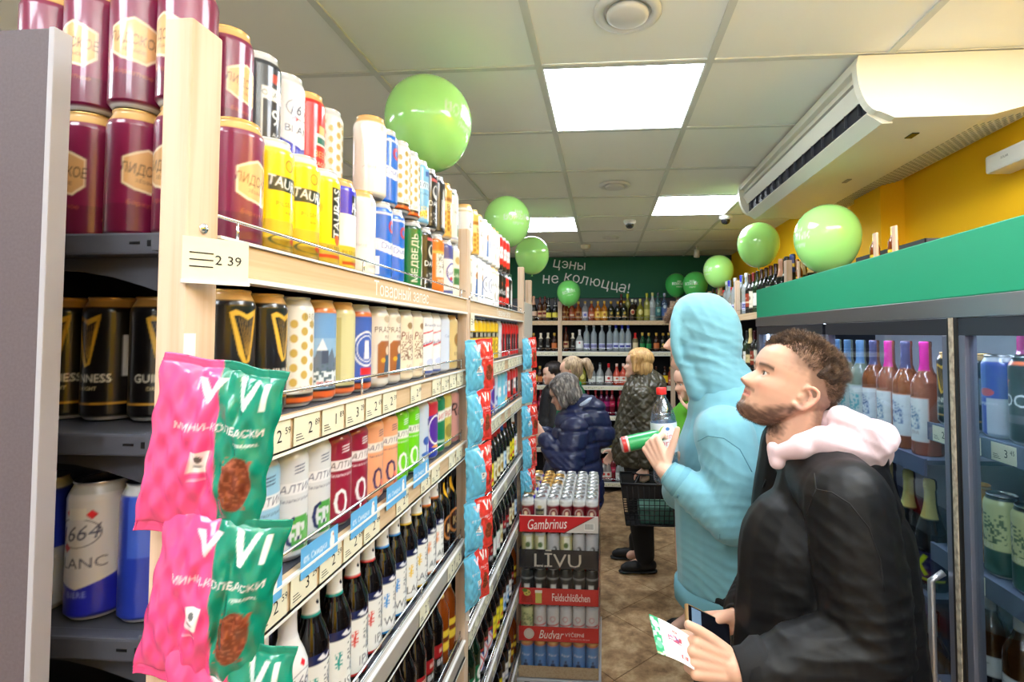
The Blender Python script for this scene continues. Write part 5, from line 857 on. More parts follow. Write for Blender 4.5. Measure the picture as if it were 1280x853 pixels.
# ------------------------------------------------------------------ wine shelving on the right, beyond the fridge
WX = 1.05; WZ = [1.95, 1.52, 1.14, .78, .42, .1]
ws = empty('wine_shelving', (0, 0, 0)); tag(ws, 'timber framed wine shelving along the right wall past the fridge', 'shelf')
MB().box(1.40, 3.06, 0, 1.42, 5.93, 2.05).build('back_panel', mat('black_back_panel'), ws)
for y in (3.06, 4.21, 5.3): MB().bbox(WX-.002, y, 0, WX+.03, y+.045, 2.222, .0025).build('post', M_WOOD, ws)
for a, b in ((3.106, 4.21), (4.256, 5.3), (5.346, 5.93)):
    for k, z in enumerate(WZ):
        MB().box(WX+.014, a, z-.025, 1.40, b, z).build('shelf', M_GREY, ws); MB().bbox(WX, a, z-.05, WX+.013, b, z-.002, .002).build('front_rail', M_WOODH if k == 0 else M_LIP, ws)
        MB().tube([(WX+.005, a, z+.03), (WX+.005, b, z+.03)], .0025, 5).build('wire_guard', M_CHROME, ws)
top = ['champblue', 'champblack', 'champrose', 'winered', 'winecream', 'winered', 'winered', 'winewhite', 'winecream', 'winered', 'vodka', 'vodkablue', 'redcapsq', 'vodka', 'ginred', 'vodkablue', 'vodka', 'ginred', 'champrose', 'champgold', 'winecream', 'winered']
y = 3.15
for q, kd in enumerate(top):
    if 4.19 < y < 4.30: y = 4.30
    if 5.28 < y < 5.39: y = 5.39
    bottle(kd, WX+.065, y, WZ[0]+.0005, R(180+rr.uniform(-10, 10)), '%s on the top wine shelf' % ORD[q+1], 'bottles on the top wine shelf', sp=5); y += .1
    if y > 5.85: break
for q in range(5): bottle(['champgold', 'champgold', 'champrose', 'winecream', 'champgold'][q], WX+.17, 3.14+q*.12, WZ[0]+.0005, R(180), '%s in rear row, top wine shelf' % ORD[q+1], 'rear row of the top wine shelf', sp=6)
for k in (1, 2):
    y = 3.15
    for q in range(24):
        if 4.18 < y < 4.31: y = 4.31
        if 5.27 < y < 5.40: y = 5.40
        if y > 5.86: break
        bottle(['winewhite', 'winewhite', 'winecream', 'winered', 'champgold', 'winewhite'][(q+k) % 6], WX+.06, y, WZ[k]+.0005, R(180+rr.uniform(-9, 9)), '%s on %s wine shelf' % (ORD[q+1], ORD[k+1]), 'wine bottles on the %s wine shelf' % ORD[k+1], sp=6); y += .097

# ------------------------------------------------------------------ glass door fridge on the right
FX, FY0, FY1 = .85, -.30, 2.975
fg = empty('drinks_fridge', (0, 0, 0)); tag(fg, 'long upright drinks fridge with green header and steel framed glass doors', 'fridge')
M_FR = mat('dark_fridge_frame', (58, 60, 68), .35, .6); M_FIN = mat('fridge_liner', (206, 210, 218), .5)
MB().bbox(FX+.002, FY0, 1.888, FX+.03, FY1, 2.042, .003).build('header_panel', mat('teal_green_header', (22, 150, 108), .45, bump=((300, 300, 300), .15, .0005)), fg)
MB().bbox(FX-.004, FY0, 1.838, FX+.03, FY1, 1.887, .002).build('steel_rail', M_STEEL, fg)
MB().box(FX+.03, FY0, 1.86, 1.50, FY1, 2.03).build('top_housing', M_GREY, fg)
MB().box(1.47, FY0, .1, 1.50, FY1, 1.86).build('back_liner', M_FIN, fg)
MB().box(FX+.002, FY1-.035, 0, 1.50, FY1, 1.86).build('end_wall', M_FR, fg); MB().box(FX+.002, FY0, 0, 1.50, FY0+.03, 1.86).build('end_wall', M_FR, fg)
MB().box(FX+.004, FY0+.03, 0, 1.50, FY1-.035, .20).build('base', M_FR, fg)
DY = [(-.27, .50), (.505, 1.318), (1.358, 2.07), (2.10, 2.94)]
for y0, y1 in ((1.318, 1.358),): MB().bbox(FX-.003, y0, .2, FX+.035, y1, 1.838, .003).build('mullion', M_BLACK, fg); MB().box(FX-.006, y0+.012, .2, FX-.003, y0+.026, 1.838).build('mullion_seal', mat('worn_pale_seal', (176, 164, 142), .7, noise=((120, 110, 96), (90, 90, 60), 4, .4, .7)), fg)
for i, (a, b) in enumerate(DY):
    MB().bbox(FX, a, 1.795, FX+.028, b, 1.837, .002).build('door_rail', M_FR, fg); MB().bbox(FX, a, .2, FX+.028, b, .25, .002).build('door_rail', M_FR, fg)
    for y in ((a, b-.022)): MB().bbox(FX, y, .25, FX+.028, y+.022, 1.795, .002).build('door_stile', mat('grey_blue_stile', (112, 116, 132), .35, .5), fg)
    MB().box(FX+.010, a+.022, .25, FX+.015, b-.022, 1.795).build('pane', M_PANE, fg)
    h = MB().tube([(FX-.002, a+.036, .86), (FX-.032, a+.036, .88), (FX-.032, a+.036, 1.18), (FX-.002, a+.036, 1.2)], .0085, 10); h.build('handle', mat('satin_handle', (176, 178, 184), .3, .8), fg)
    MB().box(FX+.034, a+.05, 1.838, FX+.05, b-.05, 1.846).build('light_tube', mat('fridge_light', (250, 250, 250), .5, emit=((222, 232, 255), FRIDGE_POWER*4)), fg)
for y in (FY0+.06, 2.915): MB().box(FX+.04, y, .3, FX+.052, y+.010, 1.80).build('light_tube', mat('fridge_light_side', (250, 250, 250), .5, emit=((222, 232, 255), FRIDGE_POWER)), fg)
M_FSH = mat('slate_blue_shelf', (96, 104, 128), .4)
SA, SBB = [1.545, 1.21, .85, .5, .22], [1.435, 1.045, .66, .22]
def fshelf(a, b, zs):
    for z in zs:
        MB().box(FX+.075, a, z-.012, 1.46, b, z).build('shelf', M_FSH, fg)
        r_ = MB().box(FX+.066, a, z-.045, FX+.0745, b, z+.004).build('price_rail', M_FSH, fg)
        y = a+.05
        while y < b-.08:
            if rr.random() < .75: price_tag(r_, FX+.064, y+.035, z-.042, .075, .042, rr.choice(['3.45', '2.40', '3.99']), '-x')
            y += .11
fshelf(FY0+.06, 1.56, SA); fshelf(1.58, FY1-.05, SBB)
FXc = FX+.125
def fr_cans(kinds, y0, z, s_, sc_=1.12, x=FXc, pitch=.082):
    for k, kd in enumerate(kinds):
        o = can(kd, x, y0+pitch*k, z, R(180+rr.uniform(-12, 12)), '%s from camera, %s' % (ORD[k+1], s_), 'cans in the fridge, '+s_, sp=1.8 if y0+pitch*k > .6 else 4); o.scale = (sc_,)*3
fr_cans(['burgundy', 'redbl', 'silvred', 'palm', 'blueround', 'redbl', 'rockstar', 'rockstar', 'rockstar', 'rockstar', 'redbl', 'harp', 'harp'], .49, 1.5455, 'upper fridge shelf', 1.2, pitch=.087)
fr_cans(['lemon', 'lemono', 'lemono', 'lemon', 'lemon', 'lemono', 'lemono', 'lemon', 'lemon', 'lemon', 'goldbear'], .56, 1.2105, 'second fridge shelf', 1.16, pitch=.09)
def fr_bot(kinds, y0, z, s_, sc_=1.1, x=FXc, pitch=.1, sp=3):
    for k, kd in enumerate(kinds): bottle(kd, x, y0+pitch*k, z, R(180+rr.uniform(-14, 14)), '%s from camera, %s' % (ORD[k+1], s_), 'bottles in the fridge, '+s_, sp=sp, sc_=sc_)
fr_bot(['redstripe', 'redstripe', 'steppe', 'redstripe', 'redstripe', 'redstripe', 'winecream', 'steppe', 'steppe'], .62, .8505, 'third fridge shelf', 1.08)
fr_bot(['rosewine', 'rosenavy', 'rosewine', 'rosenavy', 'whitewine', 'whitewine', 'whitewine', 'whitewine', 'whitewine', 'rosenavy', 'whitewine', 'whitewine'], 1.66, 1.4355, 'upper far shelf', 1.13)
fr_bot(['pinkcap', 'pinkcap', 'pinkcap', 'pinkcap', 'pinkcap', 'pinkcap', 'pinkcap', 'pinkcap'], .70, 1.5455, 'upper shelf rear row', .90, FXc+.11, .105, 4)
fr_bot(['kiss', 'kiss', 'champgold', 'winecream', 'champgold', 'champgold', 'winecream', 'champgold', 'champgold', 'champgold', 'winecream'], 1.655, 1.0455, 'second far shelf', 1.0, FXc, .108)
fr_bot(['steppe', 'winecream', 'steppe', 'winewhite', 'steppe', 'winecream', 'steppe', 'winewhite', 'steppe', 'winecream', 'steppe'], 1.655, .6605, 'third far shelf', 1.05, FXc, .108)
# crates and wooden crate slats on top of the fridge
def crate(x0, y0, x1, y1, z0, z1, label):
    t = empty('crate', ((x0+x1)/2, (y0+y1)/2, z0)); tag(t, label, 'crate', 'dark crates on top of the fridge'); M = mat('dark_crate_plastic', (66, 66, 74), .5); ax, ay = (x1-x0)/2, (y1-y0)/2; h = z1-z0
    for a, b, c, d in ((-ax, -ay, ax, -ay+.006), (-ax, ay-.006, ax, ay), (-ax, -ay, -ax+.006, ay), (ax-.006, -ay, ax, ay)): MB().bbox(a, b, 0, c, d, h, .001).build('side_panel', M, t)
    MB().box(-ax, -ay, 0, ax, ay, .005).build('bottom', M, t)
    g = MB()
    for q in range(3): g.box(-ax-.0008, -ay+.03+q*.04, h*.35, -ax+.001, -ay+.04+q*.04, h*.8).box(-ax+.03+q*.05, -ay-.0008, h*.3, -ax+.036+q*.05, -ay+.001, h*.8)
    g.build('slot', M_BLACK, t)
crate(1.16, 1.96, 1.36, 2.13, 2.0305, 2.145, 'dark plastic crate on the fridge top, nearer the camera'); crate(1.17, 2.15, 1.37, 2.50, 2.0305, 2.15, 'dark plastic crate on the fridge top, farther one')
for q, y in enumerate((1.77, 1.89, 2.62)):
    bottle('amber', .98, y+.06, 2.0305, R(180), '%s on the fridge top' % ORD[q+1], 'amber bottles on top of the fridge', sp=4, sc_=.55, name='small_bottle')
    o = MB().bbox(.955, y, 2.0305, .963, y+.022, 2.155, .0015).build('wooden_slat', mat('rosy_pale_wood', (216, 180, 150), .6)); tag(o, '%s rosy wooden slat standing on the fridge top beside bottles' % ['nearest', 'middle', 'farthest'][q], 'slat')

# ------------------------------------------------------------------ balloons
def balloon(px, py, Y, d, col, label, ink_px=0, rot=0, turn=0, sway=0):
    p = at(px, py, Y); r_ = d/2; n = 30
    prof = []
    for k in range(n+1):
        t = math.pi*k/n; rr_ = r_*math.sin(t)*(1-.10*(1-math.cos(math.pi-t))/2*math.sin(t)**.5 if True else 1); z = -r_*math.cos(t)*1.03 if t > math.pi/2 else -r_*math.cos(t)*1.10
        prof.append((max(rr_, 1e-4)*1000, z*1000+r_*1100))
    h = prof[-1][1]; rm = r_*1000
    cv = Cv(2*math.pi*rm, h+1, .8 if d > .2 else .6, col); s_ = rm
    cv.run([('t', 'ВОЖЫК', 0, h*.52, s_*.22, (238, 246, 236), rot, .07, 0, .95), ('t', 'гандляр', s_*.1, h*.52-s_*.24, s_*.10, (238, 246, 236), rot, .05)]+[('p', [(-s_*.1+s_*.1*k, h*.52+s_*.16), (-s_*.06+s_*.1*k, h*.52+s_*.30), (-s_*.03+s_*.1*k, h*.52+s_*.16)], (238, 246, 236)) for k in range(4)])
    me = lathe_print(prof, cv, 6, 'balloon', rm); me.materials.append(M_BALL)
    o = mobj('balloon', me, None, None, (p.x, p.y, p.z-r_*1.05), (R(sway), 0, math.atan2(-p.y, -p.x)+R(turn))); tag(o, label, 'balloon', 'green party balloons')
    k = MB().lathe([(.0035, .002), (.003, -.004), (.009, -.012), (.0075, -.013), (.002, -.006), (0, -.005)], 14).build('knot', M_BALL, o); k.data.materials[0] = M_KNOT
    return o
M_BALL = mat('green_latex', rough=.13, coat=.6, attr=True, sss=.25); M_KNOT = mat('green_knot', (110, 190, 90), .4)
GB = (178, 246, 140)
balloon(536, 157, 1.65, .292, GB, 'large bright green balloon above the near shelf, biggest in view', 0, -8, 52)
balloon(634, 278, 2.94, .278, GB, 'green balloon with white lettering, second along the left shelving', 0, 4, 24)
balloon(665, 320, 3.9, .272, GB, 'green balloon partly hidden behind the second left one', 0, 0, 110)
balloon(711, 367, 5.75, .275, (120, 214, 110), 'small green balloon before the back shelving at the slogan', 0, 12, 0)
balloon(1034, 300, 2.4, .292, GB, 'large green balloon above the fridge header', 0, 0, -62)
balloon(948, 307, 3.6, .288, GB, 'green balloon over the wine shelving, nearer the fridge', 0, 0, -100)
balloon(898, 340, 4.9, .288, GB, 'pale green balloon above the hood of the blue hoodie', 0, 0, -58)
balloon(869, 357, 5.5, .27, (80, 190, 90), 'darker green balloon at the back, right of the pair', 0, 0, -20)
balloon(845, 357, 5.82, .25, (56, 170, 78), 'darkest green balloon at the back, left of the pair', 0, 0, 12)
# ------------------------------------------------------------------ people
def ellipsoid(c, r, rot=None, n=20, m=14):
    vs = []; fs = []
    for j in range(m+1):
        t = math.pi*j/m
        for k in range(n):
            q = 2*math.pi*k/n; v = Vector((r[0]*math.sin(t)*math.cos(q), r[1]*math.sin(t)*math.sin(q), r[2]*math.cos(t)))
            vs.append((rot @ v if rot else v)+Vector(c))
    for j in range(m):
        for k in range(n): fs.append((j*n+k, (j+1)*n+k, (j+1)*n+(k+1) % n, j*n+(k+1) % n))
    fs = [f for f in fs]; return vs, fs
def capsule(p0, p1, r0, r1, sq=None, n=16):
    """tapered capsule; sq=(axis, factor) squashes the section along an axis"""
    p0, p1 = Vector(p0), Vector(p1); t = (p1-p0); L = t.length; t = t.normalized() if L > 1e-6 else Vector((0, 0, 1))
    a = t.orthogonal().normalized(); b = t.cross(a); vs = []; fs = []; rings = []
    for k in range(7): q = math.pi/2*k/6; rings.append((p0-t*(r0*math.cos(q)), r0*math.sin(q)))
    for k in range(7): q = math.pi/2*k/6; rings.append((p1+t*(r1*math.sin(q)), r1*math.cos(q)))
    for c, r in rings:
        for k in range(n):
            q = 2*math.pi*k/n; d = a*math.cos(q)*max(r, 1e-4)+b*math.sin(q)*max(r, 1e-4)
            if sq: ax = Vector(sq[0]).normalized(); d = d-ax*(d.dot(ax)*(1-sq[1]))
            vs.append(c+d)
    for j in range(len(rings)-1):
        for k in range(n): fs.append((j*n+k, j*n+(k+1) % n, (j+1)*n+(k+1) % n, (j+1)*n+k))
    return vs, fs
def blob(prims, voxel, smooth=4, name='m', factor=.5):
    """voxel-union of shapes into one smooth surface"""
    mb = MB()
    for p in prims:
        if p[0] == 'c': v, f = capsule(*p[1:])
        elif p[0] == 'e': v, f = ellipsoid(*p[1:])
        elif p[0] == 'chain':
            pts = p[1]
            for (a, ra), (b, rb) in zip(pts, pts[1:]): v, f = capsule(a, b, ra, rb, p[2] if len(p) > 2 else None); mb.add(v, f)
            continue
        else: v, f = p[1], p[2]
        mb.add(v, f)
    o = bpy.data.objects.new('tmp', mb.me()); COL.objects.link(o)
    m = o.modifiers.new('r', 'REMESH'); m.mode = 'VOXEL'; m.voxel_size = voxel; m.use_smooth_shade = True
    if smooth: s = o.modifiers.new('s', 'SMOOTH'); s.factor = factor; s.iterations = smooth
    dg = bpy.context.evaluated_depsgraph_get(); me = bpy.data.meshes.new_from_object(o.evaluated_get(dg)); me.name = name
    bpy.data.objects.remove(o); return me
def getco(me): a = np.empty(len(me.vertices)*3, np.float32); me.vertices.foreach_get('co', a); return a.reshape(-1, 3).astype(float)
def getno(me): a = np.empty(len(me.vertices)*3, np.float32); me.vertex_normals.foreach_get('vector', a); return a.reshape(-1, 3).astype(float)
def setco(me, P): me.vertices.foreach_set('co', P.astype(np.float32).ravel()); me.update()
def nz(P, f, seed, k=7):
    r = np.random.RandomState(seed); v = np.zeros(len(P))
    for _ in range(k):
        d = r.normal(size=3); d /= np.linalg.norm(d); v += np.sin(P @ d*f*r.uniform(.6, 1.5)+r.uniform(0, 6.28)+1.3*np.sin(P @ r.normal(size=3)*f*.4))
    return v/k**.5
def folds(me, fl, base=.0015, bf=30, seed=1):
    """cloth folds: (centre, direction across the folds, radius, wavelength, amplitude)"""
    P = getco(me); N = getno(me); D = nz(P, bf, seed)*base
    for i, (c, ax, rad, wl, amp) in enumerate(fl):
        ax = np.array(Vector(ax).normalized()); q = P-np.array(c); w_ = np.exp(-(q**2).sum(1)/rad**2)
        ph = q @ ax*2*math.pi/wl+2.6*nz(P, 7, seed+i+3)+.8*nz(P, 22, seed+i+5); s = np.sin(ph); D += amp*.8*w_*(.35-np.abs(s)**.8)*(.55+.45*nz(P, 12, seed+i+9))
    setco(me, P+N*D[:, None]); return me
def cut_below(me, z):
    bm = bmesh.new(); bm.from_mesh(me); bmesh.ops.bisect_plane(bm, geom=bm.verts[:]+bm.edges[:]+bm.faces[:], plane_co=(0, 0, z), plane_no=(0, 0, -1), clear_outer=True)
    ed = [e for e in bm.edges if e.is_boundary]; bmesh.ops.edgeloop_fill(bm, edges=ed) if ed else None; bm.to_mesh(me); bm.free()
def pm(name, me, root, mt):
    me.transform(Matrix.Translation(-root.location)); me.materials.clear(); me.materials.append(mt)
    me.polygons.foreach_set('use_smooth', [True]*len(me.polygons)); me.update(); return mobj(name, me, root)
PZ = [(0, .030, .078, .018), (.008, .012, .092, .030), (.018, .002, .0985, .040), (.032, -.010, .0955, .050), (.042, -.02, .0935, .056), (.049, -.03, .0935, .0595), (.0535, -.036, .0935, .061), (.060, -.045, .0940, .0635), (.066, -.055, .0945, .066), (.074, -.065, .0945, .0685), (.085, -.078, .0945, .071), (.10, -.088, .0925, .0725), (.113, -.094, .0895, .0735), (.122, -.097, .0925, .0745), (.132, -.099, .0975, .0755), (.145, -.100, .0985, .0765), (.165, -.099, .0955, .077), (.185, -.093, .086, .0745), (.203, -.081, .070, .067), (.218, -.063, .050, .054), (.229, -.038, .026, .034), (.235, -.01, .0, .008)]
def head_prim(M, nose=1.0, s=1.0, jaw=1.0):
    z = np.array([p[0] for p in PZ]); tbl = np.array(PZ); zs = np.concatenate([np.linspace(0, .13, 54), np.linspace(.133, .235, 26)])
    xb = np.interp(zs, z, tbl[:, 1]); xf = np.interp(zs, z, tbl[:, 2]); wd = np.interp(zs, z, tbl[:, 3]); n = 64; vs = []; fs = []
    for j, zz in enumerate(zs):
        for k in range(n):
            q = 2*math.pi*k/n; c, sn = math.cos(q), math.sin(q); xm = xb[j]*.45+xf[j]*.55 if zz > .05 else (xb[j]+xf[j])/2
            xm = .02+(min(xb[j]*.5+xf[j]*.5, .06)-.02)*max(0, min(1, (.055-zz)/.05))
            a = (xf[j]-xm) if c > 0 else (xm-xb[j]); e = .80 if c > 0 else .92
            x = xm+a*math.copysign(abs(c)**(e if c > 0 else 1), c); y = wd[j]*(1+(jaw-1)*max(0, min(1, (.08-zz)/.035)))*math.copysign(abs(sn)**e, sn)
            if c > .1:
                nw = .0062+.0062*max(0, min(1, (.118-zz)/.035))
                if zz < .122 and zz > .069: amp = .029*min(1, ((.122-zz)/.040))**.95 if zz > .081 else .029*max(0, (zz-.069)/.012)**.55
                else: amp = 0
                x += nose*amp*math.exp(-(y/nw)**2/2)
                x += nose*.009*math.exp(-((abs(y)-.0125)/.0045)**2)*math.exp(-((zz-.0775)/.006)**2)
                for ey in (-.031, .031): x -= .0115*math.exp(-((y-ey)/.015)**2-((zz-.112)/.0095)**2)
                x += .004*math.exp(-((abs(y)-.028)/.018)**2-((zz-.128)/.006)**2)
                x += .0052*math.exp(-(y/.017)**2-((zz-.0482)/.0042)**2)+.0058*math.exp(-(y/.017)**2-((zz-.0595)/.0042)**2)-.0035*math.exp(-(y/.022)**2-((zz-.0538)/.0022)**2)-.003*math.exp(-(y/.02)**2-((zz-.037)/.005)**2)
                x += .004*math.exp(-((abs(y)-.045)/.018)**2-((zz-.088)/.014)**2)
            vs.append(M @ (Vector((x, y, zz))*s))
    m = len(zs)
    for j in range(m-1):
        for k in range(n): fs.append((j*n+k, j*n+(k+1) % n, (j+1)*n+(k+1) % n, (j+1)*n+k))
    fs += [tuple(range(n))[::-1], tuple(range((m-1)*n, m*n))]
    return ('m', vs, fs)
def ear_prims(M, s=1.0, detail=True, sides=(-1, 1)):
    o = []
    for sd in sides:
        P = lambda x, z, y: M @ (Vector((x, sd*y, z))*s)
        ring = [(.010, .075, .071), (.002, .069, .074), (-.006, .070, .078), (-.014, .080, .083), (-.021, .094, .087), (-.024, .108, .089), (-.020, .119, .088), (-.010, .124, .084), (.000, .121, .079), (.005, .112, .074)]
        R_ = [.0058, .0064, .006, .0045, .0042, .0042, .0042, .0042, .004, .0035]
        o.append(('chain', [(P(*p), r*s) for p, r in zip(ring, R_)]))
        if detail:
            o.append(('chain', [(P(-.008, .078, .078), .0035*s), (P(-.015, .092, .081), .0035*s), (P(-.013, .107, .081), .003*s), (P(-.004, .113, .078), .003*s)]))
            o.append(('c', P(.006, .092, .073), P(.005, .099, .073), .0042*s, .003*s))
        o.append(('e', P(-.007, .097, .072), (.014*s, .0045*s, .021*s), M.to_3x3()))
    return o
def head_matrix(p, yaw, pitch, roll=0, piv=(0, 0, .10), s=1.0):
    """local +x forward; yaw from +X; pitch > 0 looks up; p is where local point piv goes"""
    rot = Matrix.Rotation(yaw, 4, 'Z') @ Matrix.Rotation(-pitch, 4, 'Y') @ Matrix.Rotation(roll, 4, 'X')
    return Matrix.Translation(Vector(p)) @ rot @ Matrix.Translation(-Vector(piv)*s)
def hand(W, d, n, side, s=1.0, curl=(30, 40, 25), spread=4, thumb=(.55, .75, .15), tc=(20, 25), fc=None):
    """palm and five fingers. W wrist, d toward knuckles, n out of the palm, side the thumb's side"""
    W = Vector(W); d = Vector(d).normalized(); n = (Vector(n)-d*Vector(n).dot(d)).normalized(); sd = Vector(side); sd = (sd-d*sd.dot(d)-n*sd.dot(n)).normalized()
    o = [('c', W-d*.03*s, W+d*.012*s, .027*s, .026*s, (n, .72))]
    base = []
    for k, (off, ln) in enumerate(((.028, .092), (.009, .096), (-.010, .092), (-.027, .084))):
        b = W+d*ln*s+sd*off*s-n*.002*s; base.append(b); o.append(('c', W+d*.018*s+sd*off*.62*s, b, .0155*s, .0125*s, (n, .95)))
    o.append(('c', W+d*.02*s+sd*.018*s+n*.006*s, W+d*.055*s+sd*.026*s+n*.006*s, .016*s, .012*s)); o.append(('c', W+d*.02*s-sd*.018*s+n*.004*s, W+d*.06*s-sd*.02*s+n*.004*s, .014*s, .010*s))
    L3 = ((.042, .026, .022), (.046, .030, .024), (.043, .028, .023), (.033, .021, .020)); rd = (.0098, .0100, .0094, .0083)
    tips = []
    for k in range(4):
        c = fc[k] if fc else curl; dd = (Matrix.Rotation(R(0), 3, n) @ d); ang = R(spread*(1.5-k)); dd = (d*math.cos(ang)+sd*math.sin(ang)).normalized(); p = base[k]; nn = n.copy(); pts = [(p, rd[k]*1.12*s)]
        for j in range(3):
            a = R(c[j]); dd, nn = (dd*math.cos(a)+nn*math.sin(a)).normalized(), (nn*math.cos(a)-dd*math.sin(a)).normalized(); p = p+dd*L3[k][j]*s; pts.append((p, rd[k]*(.98, .90, .76)[j]*s))
        o.append(('chain', pts)); tips.append((p, dd, nn))
    td = (d*thumb[0]+sd*thumb[1]+n*thumb[2]).normalized(); p = W+d*.024*s+sd*.024*s+n*.004*s; tn = (n-td*n.dot(td)).normalized(); cx = (d-td*d.dot(td)); 
    if cx.length > .05: cx = cx.normalized()
    else: cx = tn
    bend = (tn*.4+cx*.9).normalized(); bend = (bend-td*bend.dot(td)).normalized(); pts = [(p, .0155*s)]; p = p+td*.042*s; pts.append((p, .0118*s))
    for j, ln in enumerate((.032, .026)):
        a = R(tc[j]); td, bend = (td*math.cos(a)+bend*math.sin(a)).normalized(), (bend*math.cos(a)-td*math.sin(a)).normalized(); p = p+td*ln*s; pts.append((p, (.0108, .0090)[j]*s))
    o.append(('chain', pts)); return o
def skin_paint(me, M, s, tone, lip=(196, 110, 100), brow=None, beard=None, stub=None, blush=(226, 140, 120)):
    """colours of the skin itself: lips, brows, beard and stubble"""
    P = getco(me); Mi = np.array(M.inverted()); L = (P @ Mi[:3, :3].T+Mi[:3, 3])/s; x, y, z = L.T; c = np.tile(np.array(lin(tone)), (len(P), 1))
    def mixc(col, w_): nonlocal c; w_ = np.clip(w_, 0, 1)[:, None]; c = c*(1-w_)+np.array(lin(col))*w_
    near = (z > -.03) & (z < .25) & (np.abs(y) < .11) & (np.abs(x) < .16)
    g = lambda v, m_, sg: np.exp(-((v-m_)/sg)**2)
    mixc(blush, .35*g(np.abs(y), .045, .02)*g(z, .085, .018)*(x > .02)*near); mixc(blush, .3*(np.abs(y) > .076)*(x > -.03)*(x < .02)*(z > .06)*(z < .13))
    mixc(lip, .85*(g(z, .0545, .0075) > .45)*(np.abs(y) < .024)*(x > .075)*near)
    mixc((120, 60, 56), .8*g(z, .0535, .0013)*(np.abs(y) < .025)*(x > .07)*near)
    mixc((70, 44, 36), .85*g(z, .1165-.12*np.abs(np.abs(y)-.031), .0016)*(np.abs(np.abs(y)-.032) < .015)*(x > .066)*near)
    if brow: 
        zb = .130+.012*(np.abs(y)-.02)-.25*np.clip(np.abs(y)-.045, 0, 1); mixc(brow, .92*g(z, zb, .0042)*(np.abs(y) > .012)*(np.abs(y) < .058)*(x > .035)*near)
    if beard:
        col, st = beard; h = nz(L, 420, 5)*.18+nz(L, 90, 6)*.12; edge = .050-.22*(x-.085)+.0; top_ = np.where(x > .07, .036, .036+(.07-x)*.62)
        w_ = np.clip((top_-z)/.016+.4, 0, 1)*(x > -.012)*near*(z > -.012); w_ *= np.clip((x+.012)/.02, 0, 1); w_ *= 1-.5*np.clip((.012-z)/.03, 0, 1)*(x < .06)
        must = g(z, .0655, .0045)*(x > .07)*(np.abs(y) < .035); soul = g(z, .036, .008)*(x > .07)*(np.abs(y) < .014)
        mixc(col, st*np.clip(w_+h*(w_ > .05), 0, 1)); mixc(col, st*.6*np.clip(must+h*(must > .3), 0, 1)); mixc(col, st*.7*soul)
    if stub:
        col, st = stub; h = nz(L, 420, 8)*.12; w_ = np.clip((z-.135+(x-.045)*-.0)/.03, 0, 1)+np.clip((.012-x)/.02, 0, 1)*np.clip((z-.06)/.05, 0, 1)+np.clip((-.04-x)/.02, 0, 1)*np.clip((z-.02)/.04, 0, 1)
        mixc(col, st*np.clip(np.clip(w_, 0, 1)+h*(w_ > .1), 0, 1)*near*(np.abs(y) < .0795)*np.clip((.078-x)/.035, 0, 1))
    paint(me, c)
def eyes(M, s, root, iris=(70, 50, 30), det=True):
    for sd in (-1, 1):
        v, f = ellipsoid((0, 0, 0), (.0118*s,)*3, None, 24, 16); mb = MB().add([Vector((a.z, a.x, a.y)) for a in v], f, True); me = mb.me('eye')
        P = getco(me)/s; a = P[:, 0]/.0118; c = np.tile(np.array(lin((226, 220, 214))), (len(P), 1)); c[a > .86] = lin(iris); c[a > .965] = lin((12, 10, 10)); paint(me, c)
        me.transform(Matrix.Translation(-root.location) @ M @ Matrix.Translation(Vector((.0745, sd*.031, .1125))*s)); me.materials.append(mat('eye_surface', rough=.08, attr=True, coat=1)); mobj('eye', me, root)
def lids(M, s):
    o = []
    for sd in (-1, 1):
        R3 = M.to_3x3()
        o += [('chain', [(M @ (Vector((.0785, sd*.018, .1145))*s), .0028*s), (M @ (Vector((.0855, sd*.026, .1185))*s), .003*s), (M @ (Vector((.0845, sd*.036, .1185))*s), .003*s), (M @ (Vector((.0755, sd*.046, .1140))*s), .0028*s)]),
              ('chain', [(M @ (Vector((.0785, sd*.018, .1115))*s), .0024*s), (M @ (Vector((.0840, sd*.027, .1065))*s), .0026*s), (M @ (Vector((.0830, sd*.036, .1065))*s), .0026*s), (M @ (Vector((.0755, sd*.046, .1115))*s), .0024*s)])]
    return o
def strands(roots, dirs, length, curl, r0=.0006, seg=5, seed=3, droop=0, jit=.4):
    """short hair as thin tapered tubes, one mesh"""
    rs = random.Random(seed); vs = []; fs = []
    for p, d in zip(roots, dirs):
        d = Vector(d); a = d.orthogonal().normalized(); b = d.cross(a); ph = rs.uniform(0, 6.28); ln = length*rs.uniform(.65, 1.15); w0 = rs.uniform(.5, 1.3)
        d = (d+a*rs.uniform(-jit, jit)+b*rs.uniform(-jit, jit)).normalized(); q = Vector(p)-d*.002; n0 = len(vs)
        for j in range(seg+1):
            t = j/seg; off = (a*math.cos(ph+t*5*w0)+b*math.sin(ph+t*5*w0))*curl*t; c = q+d*(ln*t)+off+Vector((0, 0, -droop*t*t)); r = r0*(1-.8*t)
            for k in range(3): an = 2.094*k; vs.append(c+(a*math.cos(an)+b*math.sin(an))*r)
        for j in range(seg):
            for k in range(3): fs.append((n0+j*3+k, n0+j*3+(k+1) % 3, n0+(j+1)*3+(k+1) % 3, n0+(j+1)*3+k))
    return vs, fs
def samp(me, n, keep, seed=1):
    """random points with normals on a mesh, kept where keep(local array) is true"""
    rs = np.random.RandomState(seed); P = getco(me); N = getno(me); k = keep(P); ix = np.nonzero(k)[0]; ix = ix[rs.randint(0, len(ix), n)]; return P[ix]+rs.normal(size=(n, 3))*.0012, N[ix]

